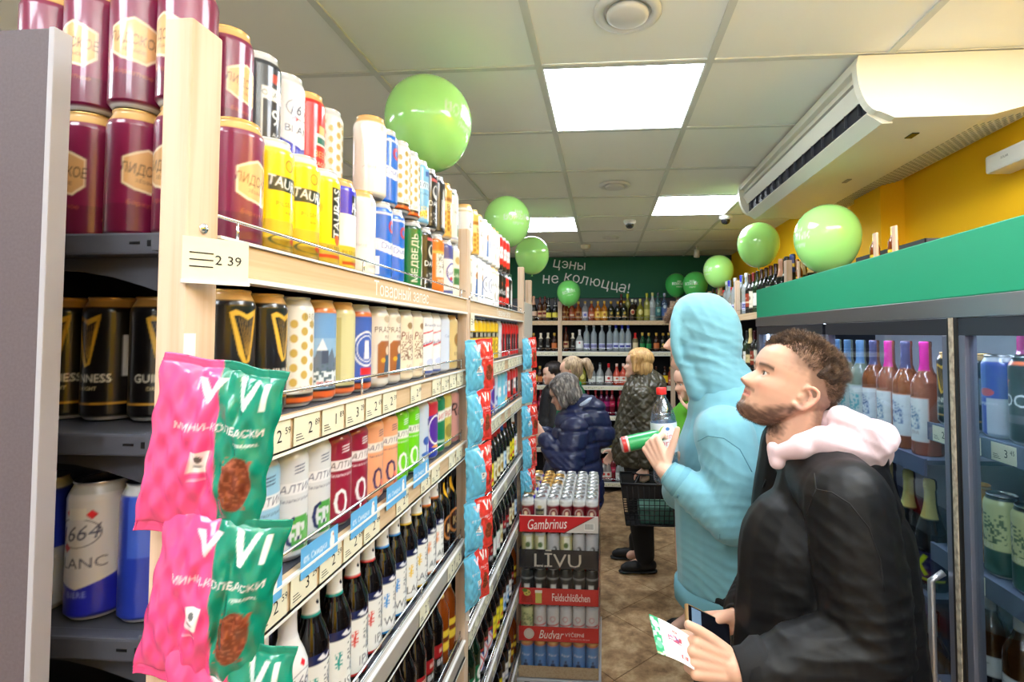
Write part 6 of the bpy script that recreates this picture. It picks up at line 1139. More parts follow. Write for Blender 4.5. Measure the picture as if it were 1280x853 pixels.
# ---- man in the black jacket
TONE = (216, 168, 142)
base = at(1015, 900, 1.20); m1 = empty('person', (base.x+.0, 1.20, 0))
tag(m1, 'young bearded man in black jacket and pink hood looking up, holding phone and leaflet', 'person')
S1 = .965; ear = at(1007, 500, 1.145); H1 = head_matrix(ear+Vector((0, .078, 0)), math.pi+R(3), R(25), R(0), (-.008, 0, .095), S1)
Hp = lambda x, y, z: H1 @ (Vector((x, y, z))*S1)
shN, shF = Vector((at(1062, 628, 1.02).x, 1.03, at(1062, 628, 1.02).z)), Vector((.50, 1.40, 1.50))
nb = Vector((.52, 1.20, 1.50))
elN = at(1090, 808, 1.00); wrN = at(920, 836, .985); elF = Vector((.46, 1.46, 1.17)); wrF = at(921, 776, 1.235)
hN = hand(wrN, at(878, 825, .975)-wrN, Vector((-.25, .9, -.25)), Vector((0, .1, 1)), .88, curl=(60, 70, 40), thumb=(.93, .42, -.18), tc=(10, 6), spread=1, fc=[(62, 62, 30), (70, 66, 34), (76, 68, 36), (80, 70, 38)])
hF = hand(wrF, at(888, 782, 1.22)-wrF, Vector((-.12, -.9, -.3)), Vector((0, -.1, 1)), .92, curl=(30, 50, 40), thumb=(.9, .3, .35), tc=(22, 28), spread=2, fc=[(34, 56, 40), (40, 60, 44), (44, 60, 44), (48, 60, 44)])
bodyp = [head_prim(H1, .82, S1, 1.04)]+ear_prims(H1, S1)+lids(H1, S1)+[
 ('chain', [(Hp(-.035, 0, .06), .056), (Hp(-.05, 0, .0), .056), (nb+Vector((.0, 0, .02)), .066), (nb+Vector((0, 0, -.06)), .075)]),
 ('c', nb+Vector((-.03, -.12, -.08)), nb+Vector((-.03, .12, -.08)), .045, .045), ('chain', [(nb+Vector((-.02, 0, -.1)), .10), (Vector((.48, 1.2, 1.2)), .10), (Vector((.48, 1.2, .98)), .10)], ((1, 0, 0), .75)),
 ('chain', [(shN, .052), (elN, .040), (wrN, .027)]), ('chain', [(shF, .052), (elF, .040), (wrF, .027)]),
 ('chain', [(Vector((.52, 1.11, .95)), .080), (Vector((.50, 1.11, .5)), .052), (Vector((.53, 1.11, .09)), .036), (Vector((.44, 1.10, .045)), .032)]), ('chain', [(Vector((.52, 1.29, .95)), .080), (Vector((.50, 1.30, .5)), .052), (Vector((.53, 1.30, .09)), .036), (Vector((.44, 1.30, .045)), .032)])]+hN+hF
b1 = blob(bodyp, .0027, 3, 'body', .45); b1me = b1
skin_paint(b1, H1, S1, TONE, (204, 128, 116), (66, 44, 32), ((64, 42, 32), .86), ((112, 84, 66), .72))
# hair sits on the scalp
MI1 = np.array(H1.inverted())
def loc1(P): return (P @ MI1[:3, :3].T+MI1[:3, 3])/S1
def scalp(P, lim=0):
    L = loc1(P); x, y, z = L.T; ed = nz(L, 60, 4)*.004
    return (z > .155+ed+np.clip(x, 0, 1)*.38-np.clip(-x-.02, 0, .1)*.82+lim) & (np.abs(y) < .09) & (z < .3) & (x < .088)
R1, N1 = samp(b1, 9000, lambda P: scalp(P), 2); L1_ = loc1(R1); up1 = np.array((H1.to_3x3() @ Vector((.25, 0, 1))).normalized())
capv = ('e', Hp(-.016, 0, .166), (.086*S1, .0745*S1, .070*S1), H1.to_3x3()); top1 = ('e', Hp(.008, 0, .188), (.076*S1, .066*S1, .048*S1), H1.to_3x3())
hb = blob([capv, top1, ('e', Hp(.044, 0, .196), (.030, .050, .024), H1.to_3x3()), ('e', Hp(-.046, 0, .166), (.046, .050, .048), H1.to_3x3())], .0035, 3)
Pq = getco(hb); Nq = getno(hb); Lq = loc1(Pq); setco(hb, Pq+Nq*(nz(Lq, 150, 31)*.0028+nz(Lq, 330, 32)*.0013)[:, None])
wave = 1
v, f = strands(R1, N1*.8+up1*np.clip((L1_[:, 2:3]-.14)/.05, 0, 1)*.5+np.array((H1.to_3x3() @ Vector((-.3, 0, -.35))))*np.clip((.16-L1_[:, 2:3])/.05, 0, 1), .013, .0022, .0005, 4, 3)
R2, N2 = samp(hb, 6500, lambda P: (loc1(P)[:, 2] > .175)*(np.abs(loc1(P)[:, 1]) < .075) > 0, 5); L2 = loc1(R2)
v2, f2 = strands(R2, N2*.7+up1*.45+np.array((H1.to_3x3() @ Vector((.55, 0, 0))))*np.clip((L2[:, 0:1]+.02)*8, -1, 1), .014, .0036, .0006, 5, 9, jit=.45)
hm = MB().add(v, f, True).add(v2, f2, True); hme = hm.me('hair')
M_HAIR = mat('brown_hair', (70, 50, 36), .5, noise=((128, 98, 70), (60, 60, 60), 2, .4, .7)); pm('hair', hme, m1, M_HAIR)
pm('hair_base', hb, m1, mat('dark_brown_hair_base', (52, 36, 27), .75, noise=((78, 56, 40), (130, 130, 130), 3, .4, .7)))
RB, NB = samp(b1, 1500, lambda P: (loc1(P)[:, 2] < .03)*(loc1(P)[:, 2] > -.012)*(loc1(P)[:, 0] > .0)*(np.abs(loc1(P)[:, 1]) < .075) > 0, 12)
v, f = strands(RB, NB*.6+np.array((H1.to_3x3() @ Vector((.1, 0, -.7)))), .0055, .0008, .0003, 2, 13); pm('beard', MB().add(v, f, True).me('beard'), m1, mat('beard_hair', (72, 48, 36), .6))
pm('body', b1, m1, M_SKIN); eyes(H1, S1, m1)
M_BLK = mat('black_nylon', (10, 10, 12), .52, spec=.35, bump=((500, 500, 500), .08, .0004)); M_RIB = mat('black_rib_knit', (24, 24, 26), .85, bump=((900, 60, 900), .3, .001)); M_TRO = mat('black_trousers', (20, 20, 22), .8)
jk = [('chain', [(Vector((.505, 1.20, 1.455)), .125), (Vector((.49, 1.20, 1.30)), .160), (Vector((.485, 1.20, 1.08)), .168), (Vector((.485, 1.20, .99)), .160)], ((1, 0, 0), .95)),
 ('c', Vector((.445, 1.20, 1.32)), Vector((.435, 1.20, 1.05)), .145, .155), ('c', Vector((.535, 1.19, 1.34)), Vector((.55, 1.19, 1.06)), .125, .13),
 ('c', shN+Vector((0, .02, 0)), shF+Vector((0, -.02, 0)), .080, .080, ((1, 0, 0), 1.0)), ('c', Vector((.53, 1.20, 1.52)), Vector((.52, 1.20, 1.44)), .085, .12),
 ('chain', [(shN, .080), (shN.lerp(elN, .5)+Vector((.0, 0, 0)), .084), (elN+Vector((-.004, 0, 0)), .076), (elN.lerp(wrN, .5), .064), (wrN+Vector((.05, 0, 0)), .050)]),
 ('chain', [(shF, .092), (shF.lerp(elF, .5), .09), (elF, .078), (elF.lerp(wrF, .5), .062), (wrF.lerp(elF, .16), .048)])]
j1 = blob(jk, .0045, 7, 'jacket')
folds(j1, [(tuple(elN), elN-shN, .13, .055, .009), (tuple(shN.lerp(elN, .5)), (.5, 0, 1), .16, .075, .006), (tuple(elN.lerp(wrN, .5)), wrN-elN, .12, .042, .005), (tuple(shN+Vector((-.05, 0, -.03))), (.7, 0, .7), .12, .05, .004), ((.36, 1.05, 1.2), (.3, 0, 1), .2, .10, .004), ((.66, 1.05, 1.15), (.2, 0, 1), .22, .09, .006), (tuple(elF.lerp(wrF, .5)), wrF-elF, .12, .042, .004)], .0012, 34, 4)
from mathutils.bvhtree import BVHTree
def seam(name, me, pix, root, mt, r=.0015, lift=0):
    """a stitched line following the garment's own surface"""
    bv = BVHTree.FromPolygons([v.co for v in me.vertices], [tuple(p.vertices) for p in me.polygons]); pts = []
    q = [pix[0]]
    for a, b in zip(pix, pix[1:]): q += [(a[0]+(b[0]-a[0])*k/5, a[1]+(b[1]-a[1])*k/5) for k in range(1, 6)]
    for px, py in q:
        d = (at(px, py, 1.0)-EYE).normalized(); h = bv.ray_cast(EYE, d)
        if h[0] is not None and (not pts or (h[0]-pts[-1]).length < .06): pts.append(h[0]+h[1]*lift)
    if len(pts) > 1: pm(name, MB().tube(pts, r, 6).me(name), root, mt)
M_SEAM = mat('black_seam', (8, 8, 9), .7)
seam('seam', j1, [(1018, 592), (1020, 612), (1040, 616), (1062, 630), (1086, 660), (1100, 700), (1106, 740)], m1, M_SEAM, .0014)
seam('seam', j1, [(1020, 612), (1006, 650), (996, 700), (992, 760)], m1, M_SEAM, .0012)
seam('zip', j1, [(958, 600), (938, 650), (928, 700), (922, 750)], m1, M_SEAM, .003)
pm('jacket', j1, m1, M_BLK)
cu = lambda a, b, r0, r1: blob([('c', a, b, r0, r1)], .004, 2, 'cuff')
def ringcuff(a, b, r0, r1): 
    M = Matrix.Translation(a) @ (b-a).to_track_quat('Z', 'Y').to_matrix().to_4x4(); L = (b-a).length
    return MB().lathe([(r0*.8, -.004), (r0, 0), (r0*1.03, L*.3), (r1*1.02, L*.7), (r1, L), (r1-.004, L+.003), (r1-.006, L-.004), (r0*.6, L*.3)], 40, M).me('cuff')
dN = (wrN-elN).normalized(); dF = (wrF-elF).normalized()
pm('cuff', ringcuff(wrN-dN*.055, wrN-dN*.004, .045, .034), m1, M_RIB); pm('cuff', ringcuff(wrF-dF*.06, wrF-dF*.006, .043, .034), m1, M_RIB)
pm('collar', blob([('chain', [(Vector((.520-.075*math.cos(q), 1.20+.080*math.sin(q), 1.520-.020*math.cos(q))), .015) for q in [R(d) for d in range(-150, 151, 20)]])], .004, 3), m1, M_RIB)
pk = [('chain', [(Vector((.520-.088*math.cos(q), 1.20+.080*math.sin(q), 1.535-.034*math.cos(q)+.012)), .017+.012*(1-math.cos(q))/2) for q in [R(d) for d in range(-170, 171, 17)]]),
 ('chain', [(at(1052, 524, 1.13), .030), (at(1070, 540, 1.13), .042), (at(1085, 556, 1.14), .040)]), ('chain', [(at(1052, 524, 1.27), .030), (at(1072, 542, 1.27), .042), (at(1087, 558, 1.26), .040)]),
 ('chain', [(at(1040, 532, 1.2), .034), (at(1068, 548, 1.2), .048), (at(1088, 563, 1.2), .046)]), ('chain', [(at(1000, 556, 1.12), .022), (at(1030, 552, 1.11), .034), (at(1062, 560, 1.12), .040), (at(1085, 566, 1.15), .038)]), ('chain', [(at(974, 566, 1.14), .016), (at(1003, 560, 1.11), .024)]),
 ('chain', [(at(966, 560, 1.16), .013), (at(972, 578, 1.14), .016)]), ('chain', [(at(966, 560, 1.24), .013), (at(975, 578, 1.26), .016)])]
h1 = blob(pk, .004, 5, 'hood'); folds(h1, [(tuple(at(1045, 545, 1.1)), (.5, 0, 1), .09, .05, .005), (tuple(at(1080, 555, 1.15)), (1, 0, .6), .08, .045, .004)], .001, 40, 8); pm('hood', h1, m1, mat('pale_pink_fleece', (226, 196, 200), .9, sheen=.3, bump=((400, 400, 400), .15, .0006)))
def trousers(root, hips, knees, ankles, r=(.115, .078, .058), name='trousers', mt=None):
    me = blob([('chain', [(h, r[0]), (k, r[1]), (a, r[2])]) for h, k, a in zip(hips, knees, ankles)]+[('c', hips[0], hips[1], r[0]*1.08, r[0]*1.08)], .009, 5)
    folds(me, [(tuple(k), (0, .2, 1), .12, .06, .004) for k in knees]+[(tuple(a), (0, 0, 1), .1, .05, .004) for a in ankles], .0015, 20, 2); return pm(name, me, root, mt or M_TRO)
def shoe(root, ank, yaw, col=(18, 18, 20), L=.27, boot=0):
    d = Vector((math.cos(yaw), math.sin(yaw), 0)); s_ = Vector((-d.y, d.x, 0)); a = Vector((ank[0], ank[1], 0))
    up = [('c', a-d*.05+Vector((0, 0, .055)), a+d*.13+Vector((0, 0, .045)), .040, .036, (s_, .95)), ('c', a+Vector((0, 0, .05)), a+Vector((0, 0, .11+boot)), .045, .05), ('c', a+d*.07+Vector((0, 0, .05)), a+d*.155+Vector((0, 0, .038)), .042, .030)]
    pm('shoe', blob(up, .006, 3), root, mat('shoe_leather_%d' % col[0], col, .5))
    pm('sole', blob([('c', a-d*.055+Vector((0, 0, .014)), a+d*.16+Vector((0, 0, .014)), .042, .040, (Vector((0, 0, 1)), .32))], .005, 1), root, M_BLACK)
trousers(m1, (Vector((.52, 1.11, .95)), Vector((.52, 1.29, .95))), (Vector((.50, 1.11, .5)), Vector((.50, 1.30, .5))), (Vector((.53, 1.11, .12)), Vector((.53, 1.30, .12))))
for y in (1.11, 1.30): shoe(m1, (.53, y), math.pi)
# phone and leaflet in his hands
def slab_obj(name, c, ax, ay, w_, h_, t, mt, bev=.004):
    ax = Vector(ax).normalized(); ay = Vector(ay); ay = (ay-ax*ay.dot(ax)).normalized(); az = ax.cross(ay); M = Matrix((ax, ay, az)).transposed().to_4x4(); M.translation = c
    o = mobj(name, MB().bbox(-w_/2, -h_/2, -t/2, w_/2, h_/2, t/2, bev).me(name), None, mt); o.matrix_world = M; return o
pc = (at(857, 760, 1.15)+at(905, 806, 1.15)+at(864, 808, 1.15)+at(915, 786, 1.18))/4
ph = slab_obj('phone', pc, at(912, 788, 1.20)-at(862, 764, 1.14), at(858, 766, 1.16)-at(862, 808, 1.12), .142, .070, .009, mat('gold_phone_rim', (206, 168, 120), .3, .7), .003)
tag(ph, 'smartphone with gold rim and dark screen in the jacket man\'s hand', 'phone')
mobj('screen', MB().box(-.068, -.032, .0043, .068, .032, .0050).me('screen'), ph, mat('dark_phone_screen', (16, 18, 26), .08, coat=1))
mobj('screen_picture', MB().box(-.058, -.030, .0050, -.028, .030, .0053).me('pic'), ph, mat('lit_screen_picture', (90, 110, 130), .2, emit=((96, 120, 144), .6)))
cvL = Cv(100, 150, 2, (236, 238, 238)).run([('r', -50, 0, -26, 150, (30, 140, 90)), ('n', -50, 0, -26, 150, (200, 226, 210), .22, 8), ('e', -38, 120, 8, 14, (220, 236, 226)), ('e', -38, 40, 9, 16, (90, 180, 130)), ('n', -8, 76, 26, 104, (190, 70, 90), .5, 5), ('n', -4, 80, 20, 100, (110, 60, 130), .3, 4), ('e', 12, 122, 7, 7, (226, 90, 80)), ('t', '%', 12, 122, 8, (240, 240, 240)), ('r', 20, 20, 38, 38, (220, 70, 70)), ('t', 'Е', 29, 29, 12, (250, 250, 250), 0, .05), ('r', -50, 4, 50, 8, (226, 190, 140))])
A, B, C_, D_ = at(811, 768, 1.02), at(822, 817, .955), at(868, 838, .955), at(862, 796, .985)
def leaf3(x, y):
    u_ = (x/100+.5)[:, None]; v_ = (y/150)[:, None]; P = (np.array(B)*(1-u_)+np.array(C_)*u_)*(1-v_)+(np.array(A)*(1-u_)+np.array(D_)*u_)*v_; P[:, 1] += .006*np.sin(u_[:, 0]*3); return P
lf = flat_print(cvL, 2, leaf3); lf.materials.append(M_PAPER); bm = bmesh.new(); bm.from_mesh(lf); g = bmesh.ops.extrude_face_region(bm, geom=bm.faces[:]); bmesh.ops.translate(bm, verts=[e for e in g['geom'] if isinstance(e, bmesh.types.BMVert)], vec=(.0003, .0008, 0)); bm.to_mesh(lf); bm.free()
tag(mobj('leaflet', lf), 'white and green folded leaflet held by the bearded man', 'leaflet')

# ---- tall man in the light blue hoodie
m2 = empty('person', (.42, 1.85, 0)); tag(m2, 'tall man in light blue hoodie with the hood up, holding a water bottle', 'person')
hc = at(874, 418, 1.86); H2 = head_matrix(hc, math.pi-R(14), R(-2), 0, (0, 0, .12), 1.05)
H2p = lambda x, y, z: H2 @ (Vector((x, y, z))*1.05)
s2N = at(905, 545, 1.66); s2F = at(890, 522, 2.04); e2N = at(915, 650, 1.60); w2N = at(831, 588, 1.66); e2F = Vector((.30, 2.10, 1.18)); w2F = at(866, 603, 1.83)
h2N = hand(w2N, at(812, 550, 1.70)-w2N, Vector((.5, .85, .0)), Vector((.85, -.1, .6)), 1.0, curl=(30, 40, 30), thumb=(.62, .80, .05), tc=(4, 2), spread=2, fc=[(72, 50, 24), (70, 56, 30), (66, 60, 40), (66, 60, 40)])
h2F = hand(w2F, at(838, 592, 1.80)-w2F, Vector((-.1, -.6, .6)), Vector((.2, .1, .9)), 1.0, curl=(30, 50, 40), thumb=(.6, .6, .3), tc=(20, 20), spread=3)
nb2 = Vector((.415, 1.85, 1.60))
b2 = blob([head_prim(H2, 1.0, 1.05)]+[('chain', [(H2p(-.02, 0, .05), .056), (nb2, .060), (nb2+Vector((0, 0, -.1)), .07)]), ('c', nb2+Vector((0, -.12, -.12)), nb2+Vector((0, .12, -.12)), .045, .045), ('chain', [(nb2+Vector((0, 0, -.1)), .11), (Vector((.42, 1.85, 1.0)), .12)], ((1, 0, 0), .75)),
 ('chain', [(s2N, .05), (e2N, .040), (w2N, .028)]), ('chain', [(s2F, .05), (e2F, .040), (w2F, .028)])]+[('chain', [(Vector((.43, y, 1.0)), .085), (Vector((.41, y, .53)), .055), (Vector((.45, y, .09)), .038), (Vector((.36, y, .045)), .033)]) for y in (1.76, 1.94)]+h2N+h2F, .0034, 3, 'body', .45)
skin_paint(b2, H2, 1.05, (236, 192, 168), (206, 130, 120), (110, 80, 56)); 
cu2 = samp(b2, 900, lambda P: ((P-np.array(H2p(.075, 0, .205)))**2).sum(1) < .052**2, 4); v, f = strands(cu2[0], cu2[1]*.6+np.array((H2.to_3x3() @ Vector((.7, 0, .1)))), .030, .008, .0009, 6, 2)
pm('hair', MB().add(v, f, True).me('hair'), m2, mat('light_brown_hair', (126, 98, 76), .55)); pm('body', b2, m2, M_SKIN); eyes(H2, 1.05, m2)
M_HOOD = mat('light_blue_fleece', (118, 176, 190), .88, sheen=.25, bump=((350, 350, 350), .18, .0006))
rim = [H2p(.038+.036*abs(math.sin(q)), .088*math.sin(q), .115+.118*math.cos(q)) for q in [R(d) for d in range(0, 360, 20)]]; rim.append(rim[0])
hp = [('e', H2p(-.020, 0, .135), (.112, .104, .130), H2.to_3x3()), ('e', H2p(.005, 0, .175), (.092, .098, .090), H2.to_3x3()), ('e', H2p(-.065, 0, .10), (.080, .095, .135), H2.to_3x3()), ('e', H2p(.006, 0, .075), (.080, .097, .085), H2.to_3x3()), ('e', H2p(.038, .046, .125), (.036, .048, .060), H2.to_3x3()), ('e', H2p(.038, -.046, .125), (.036, .048, .060), H2.to_3x3()), ('chain', [(H2p(-.04, 0, .06), .105), (H2p(-.05, 0, -.02), .112), (Vector((.435, 1.85, 1.58)), .118)], (H2.to_3x3() @ Vector((1, 0, 0)), .85)),
 ('chain', [(p, .016) for p in rim]), ('c', H2p(.045, .045, .03), H2p(.005, .05, -.06), .030, .045), ('c', H2p(.045, -.045, .03), H2p(.005, -.05, -.06), .030, .045), ('c', H2p(.025, 0, -.01), H2p(-.02, 0, -.09), .045, .07), ('c', H2p(-.075, 0, .0), Vector((.52, 1.86, 1.53)), .075, .07)]
hd = blob(hp, .0055, 9, 'hood'); folds(hd, [(tuple(H2p(-.06, .08, .1)), (.5, 0, .9), .11, .075, .009), (tuple(H2p(-.02, .08, .02)), (.3, 0, 1), .12, .06, .007), (tuple(H2p(.02, .09, .16)), (.9, 0, .3), .10, .08, .004), (tuple(H2p(-.1, .0, .02)), (0, 0, 1), .12, .05, .006)], .0015, 18, 6); pm('hood', hd, m2, M_HOOD)
tp = [('chain', [(Vector((.425, 1.85, 1.52)), .150), (Vector((.430, 1.85, 1.38)), .190), (Vector((.44, 1.85, 1.18)), .192), (Vector((.435, 1.85, .93)), .182)], ((1, 0, 0), .93)), ('c', s2N+Vector((0, .03, 0)), s2F+Vector((0, -.03, 0)), .085, .085), ('c', Vector((.38, 1.85, 1.30)), Vector((.39, 1.85, .95)), .14, .14),
 ('chain', [(s2N, .095), (s2N.lerp(e2N, .55)+Vector((.015, -.005, 0)), .092), (e2N, .080), (e2N.lerp(w2N, .5), .066), (w2N.lerp(e2N, .18), .050)]), ('chain', [(s2F, .09), (e2F, .075), (w2F.lerp(e2F, .3), .05)])]
t2 = blob(tp, .0055, 7, 'hoodie'); cut_below(t2, .93)
folds(t2, [(tuple(e2N), e2N-s2N, .14, .062, .009), (tuple(e2N.lerp(w2N, .45)), w2N-e2N, .12, .048, .007), (tuple(s2N.lerp(e2N, .4)), (.5, 0, .8), .16, .09, .006), ((.42, 1.67, 1.12), (.15, 0, 1), .20, .085, .006), ((.33, 1.7, 1.0), (.3, 0, 1), .14, .06, .005), ((.52, 1.7, 1.3), (.8, 0, .5), .2, .1, .005)], .0018, 16, 7); 
M_SEAM2 = mat('blue_seam', (88, 140, 156), .9)
seam('seam', t2, [(872, 552), (885, 545), (905, 548), (925, 562), (940, 590)], m2, M_SEAM2, .0016)
seam('seam', t2, [(900, 668), (900, 700), (899, 722)], m2, M_SEAM2, .0016)
seam('pocket_edge', t2, [(848, 618), (842, 638), (843, 660), (850, 682), (858, 690)], m2, M_SEAM2, .0035)
pm('hoodie', t2, m2, M_HOOD)
# hem band, cuff, pocket edge, shoulder seam
def band(root, c, rx, ry, z0, z1, mt, name='hem_band', cl=.0):
    vs = []; fs = []; n = 72; pr = [(0, z0+.002), (.010, z0), (.016, z0+.006), (.018, (z0+z1)/2), (.016, z1-.006), (.006, z1)]
    for o_, z in pr:
        for k in range(n): q = 2*math.pi*k/n; w_ = .0022*math.sin(9*q+z*20); vs.append((c[0]+(rx+o_+w_)*math.cos(q), c[1]+(ry+o_+w_)*math.sin(q), z))
    for j in range(len(pr)-1):
        for k in range(n): fs.append((j*n+k, j*n+(k+1) % n, (j+1)*n+(k+1) % n, (j+1)*n+k))
    fs.append(tuple(range(n))[::-1]); pm(name, MB().add(vs, fs, True).me(name), root, mt)
M_RIBB = mat('light_blue_rib', (110, 166, 182), .9, bump=((500, 500, 20), .35, .001))
band(m2, (.425, 1.85), .165, .172, .885, .955, M_RIBB)
d2 = (w2N-e2N).normalized(); pm('cuff', ringcuff(w2N-d2*.075, w2N-d2*.012, .050, .040), m2, M_RIBB)
trousers(m2, (Vector((.43, 1.76, .93)), Vector((.43, 1.94, .93))), (Vector((.41, 1.74, .52)), Vector((.41, 1.95, .52))), (Vector((.45, 1.75, .12)), Vector((.45, 1.95, .12))), (.10, .092, .07))
for y in (1.75, 1.95): shoe(m2, (.45, y), math.pi)
# water bottle and the drinks can he holds
WP = [(0, 6), (30, 4), (38, 0), (43, 8), (43, 60), (40.5, 66), (40.5, 100), (43, 106), (43, 195), (41, 215), (33, 245), (20, 268), (15, 278), (14, 292), (13.5, 296)]
bt = at(834, 545, 1.75); wb = empty('water_bottle', (bt.x, 1.762, at(834, 603, 1.76).z)); tag(wb, 'clear plastic water bottle with red cap and white oval label, held up', 'bottle')
wb.rotation_euler = (R(-2), R(-3), 0)
o = MB().lathe([(r/1000, z/1000) for r, z in WP], 36).build('bottle_body', pane_mat('clear_pet', (226, 236, 246), 1.0, .12, .14), wb)
MB().lathe([(0, .008), (.0405, .009), (.0405, .06), (.038, .067), (.038, .1), (.0405, .108), (.0405, .2), (.036, .225), (0, .225)], 32).build('water', pane_mat('still_water', (222, 234, 246), 1.0, .1, .10), wb)
MB().lathe([(.0165, .288), (.0172, .290), (.0172, .308), (.015, .311), (0, .311)], 32).build('cap', mat('red_cap', (224, 44, 40), .4), wb)
cvw = Cv(272, 96, 2, (212, 226, 236)).run([('r', -136, 0, 136, 96, (214, 226, 238)), ('e', 8, 50, 36, 42, (246, 246, 246)), ('p', [(-22, 70), (-12, 84), (0, 90), (-10, 80), (-18, 66)], (150, 200, 70)), ('e', 8, 78, 7, 6, (60, 120, 190)), ('t', 'saint', 8, 56, 20, (206, 40, 56), 0, .05), ('t', 'spring', 8, 34, 20, (206, 40, 56), 0, .05), ('t', 'вода', -60, 60, 10, (110, 140, 180))])
lw_ = lathe_print([(43.6, 104), (43.6, 196)], Cv(274, 300, 2, (214, 226, 238)).run([(o_[0],)+o_[1:] for o_ in []]), 2.2, 'label') if False else None
class _S:  # shifts the label print up to the label's height
    def __init__(s, c, z): s.c, s.z = c, z
    def sample(s, x, y, sp): return s.c.sample(x, y-s.z, sp)
lw_ = lathe_print([(43.8, 102), (43.8, 197)], _S(cvw, 101), 1.8, 'label', 43.8); lw_.materials.append(M_PAPER); o = mobj('label', lw_, wb, None, None, (0, 0, math.atan2(-1.76, -.2)+R(6)))
p0, p1 = at(776, 557, 1.735), at(812, 549, 1.742); ax = (p1-p0).normalized(); Mq = Matrix.Translation(p0) @ ax.to_track_quat('Z', 'Y').to_matrix().to_4x4() @ Matrix.Rotation(R(0), 4, 'Z')
o = can('heldcan', 0, 0, 0, 0, '', None, parts=True, sp=2, M=Mq, name='drinks_can', prof=SLIM, label='green and red drinks can held sideways in the hoodie man\'s hand'); 

# ---- smaller figures
def woman(name_label, px, py, Y, yaw, hp_=0, hh=1.0, sh=.19, coat=None, hem=.8, hands=None, tone=(232, 186, 162), belly=.14, chest=.14, elb=None, wri=None, legs=True, lean=0, M=None, hroll=0, voxel=.0075, sleeve=.06, hyaw=None, brow=(120, 90, 60), quilt=None):
    """standing figure: (px, py, Y) puts the head centre, yaw the way it faces"""
    hc = at(px, py, Y); fw = Vector((math.cos(yaw), math.sin(yaw), 0)); lf_ = Vector((-fw.y, fw.x, 0)); s = .96*hh
    bx_ = hc-fw*lean; bx_.z = 0; root = empty('person', bx_-fw*.02); root.location.z = 0; tag(root, name_label, 'person')
    HM = head_matrix(hc, hyaw if hyaw is not None else yaw, hp_, hroll, (0, 0, .12), s); top = hc.z+.115*s; zn = hc.z-.16*s; B = root.location
    sz = zn-.055; P = lambda f_, l, z: B+fw*f_+lf_*l+Vector((0, 0, z))
    hip = sz-.50*hh
    J = dict(P=P, HM=HM, s=s, sz=sz, hip=hip, root=root, fw=fw, lf=lf_)
    E = elb or [P(.02, sh+.05, sz-.28), P(.02, -sh-.05, sz-.28)]; W = wri or [P(.16, sh-.02, sz-.42), P(.16, -sh+.02, sz-.42)]; J['E'], J['W'] = E, W
    pr = [head_prim(HM, .9, s, .94)]+ear_prims(HM, s, False)+[('chain', [(HM @ Vector((-.02, 0, .05)), .048), (P(.0, 0, zn+.02), .05), (P(0, 0, sz), .06)]), ('c', P(0, sh-.05, sz-.02), P(0, -sh+.05, sz-.02), .05, .05), ('chain', [(P(0, 0, sz-.05), .09), (P(0, 0, hip), .11)], (fw, .8))]
    for k, sd in enumerate((1, -1)):
        pr.append(('chain', [(P(0, sd*(sh-.03), sz-.02), .045), (E[k], .036), (W[k], .025)]))
        dd = (W[k]-E[k]).normalized(); hn = (hands or [None, None])[k]
        pr += hand(W[k]+dd*.01, hn[0] if hn else dd, hn[1] if hn else -lf_*sd, hn[2] if hn else fw+Vector((0, 0, .5)), .92, curl=hn[3] if hn else (30, 35, 25))
        pr.append(('chain', [(P(0, sd*.09, hip), .08), (P(.02, sd*.09, hip*.52), .052), (P(-.02, sd*.09, .09), .036), (P(.08, sd*.09, .045), .032)]))
    J['pr'] = pr; me = blob(pr, voxel, 2, 'body', .4); skin_paint(me, HM, s, tone, (196, 106, 100), brow); pm('body', me, root, M_SKIN); eyes(HM, s, root)
    if coat:
        nm, mt, fl = coat; cp = [('chain', [(P(0, 0, sz-.02), chest*.85), (P(.01, 0, sz-.2), chest), (P(.02, 0, hip+.1), belly), (P(.02, 0, hem+.08), belly*1.03)], (lf_, 1.18)), ('c', P(0, sh-.05, sz-.03), P(0, -sh+.05, sz-.03), .075, .075)]
        for k, sd in enumerate((1, -1)): cp.append(('chain', [(P(0, sd*(sh-.02), sz-.03), sleeve*1.28), (E[k], sleeve*1.1), (W[k]-(W[k]-E[k]).normalized()*.02, sleeve*.75)]))
        me = blob(cp+fl(J)[0], .008, 4, nm); cut_below(me, hem)
        if quilt:
            Pq_ = getco(me); Nq_ = getno(me); a_ = np.arctan2(Pq_[:, 1]-B.y, Pq_[:, 0]-B.x)*.19; z_ = Pq_[:, 2]; k_ = math.pi/quilt[1]
            Dq = (np.exp(-(np.sin(k_*(a_+z_))**2)*9)+np.exp(-(np.sin(k_*(a_-z_))**2)*9)) if quilt[0] == 'd' else np.exp(-(np.sin(k_*(z_+.02*nz(Pq_, 5, 3)))**2)*9)
            setco(me, Pq_-Nq_*(Dq*quilt[2])[:, None])
        folds(me, fl(J)[1], .003, 16, 5); pm(nm, me, root, mt)
    return J
M_OLV = mat('olive_quilted_shell', (70, 64, 48), .38, coat=.15, bump=((26, 26, 44), .55, .012)); M_NAVY = mat('navy_puffer_shell', (28, 36, 74), .42, coat=.1, bump=((18, 18, 40), .4, .01))
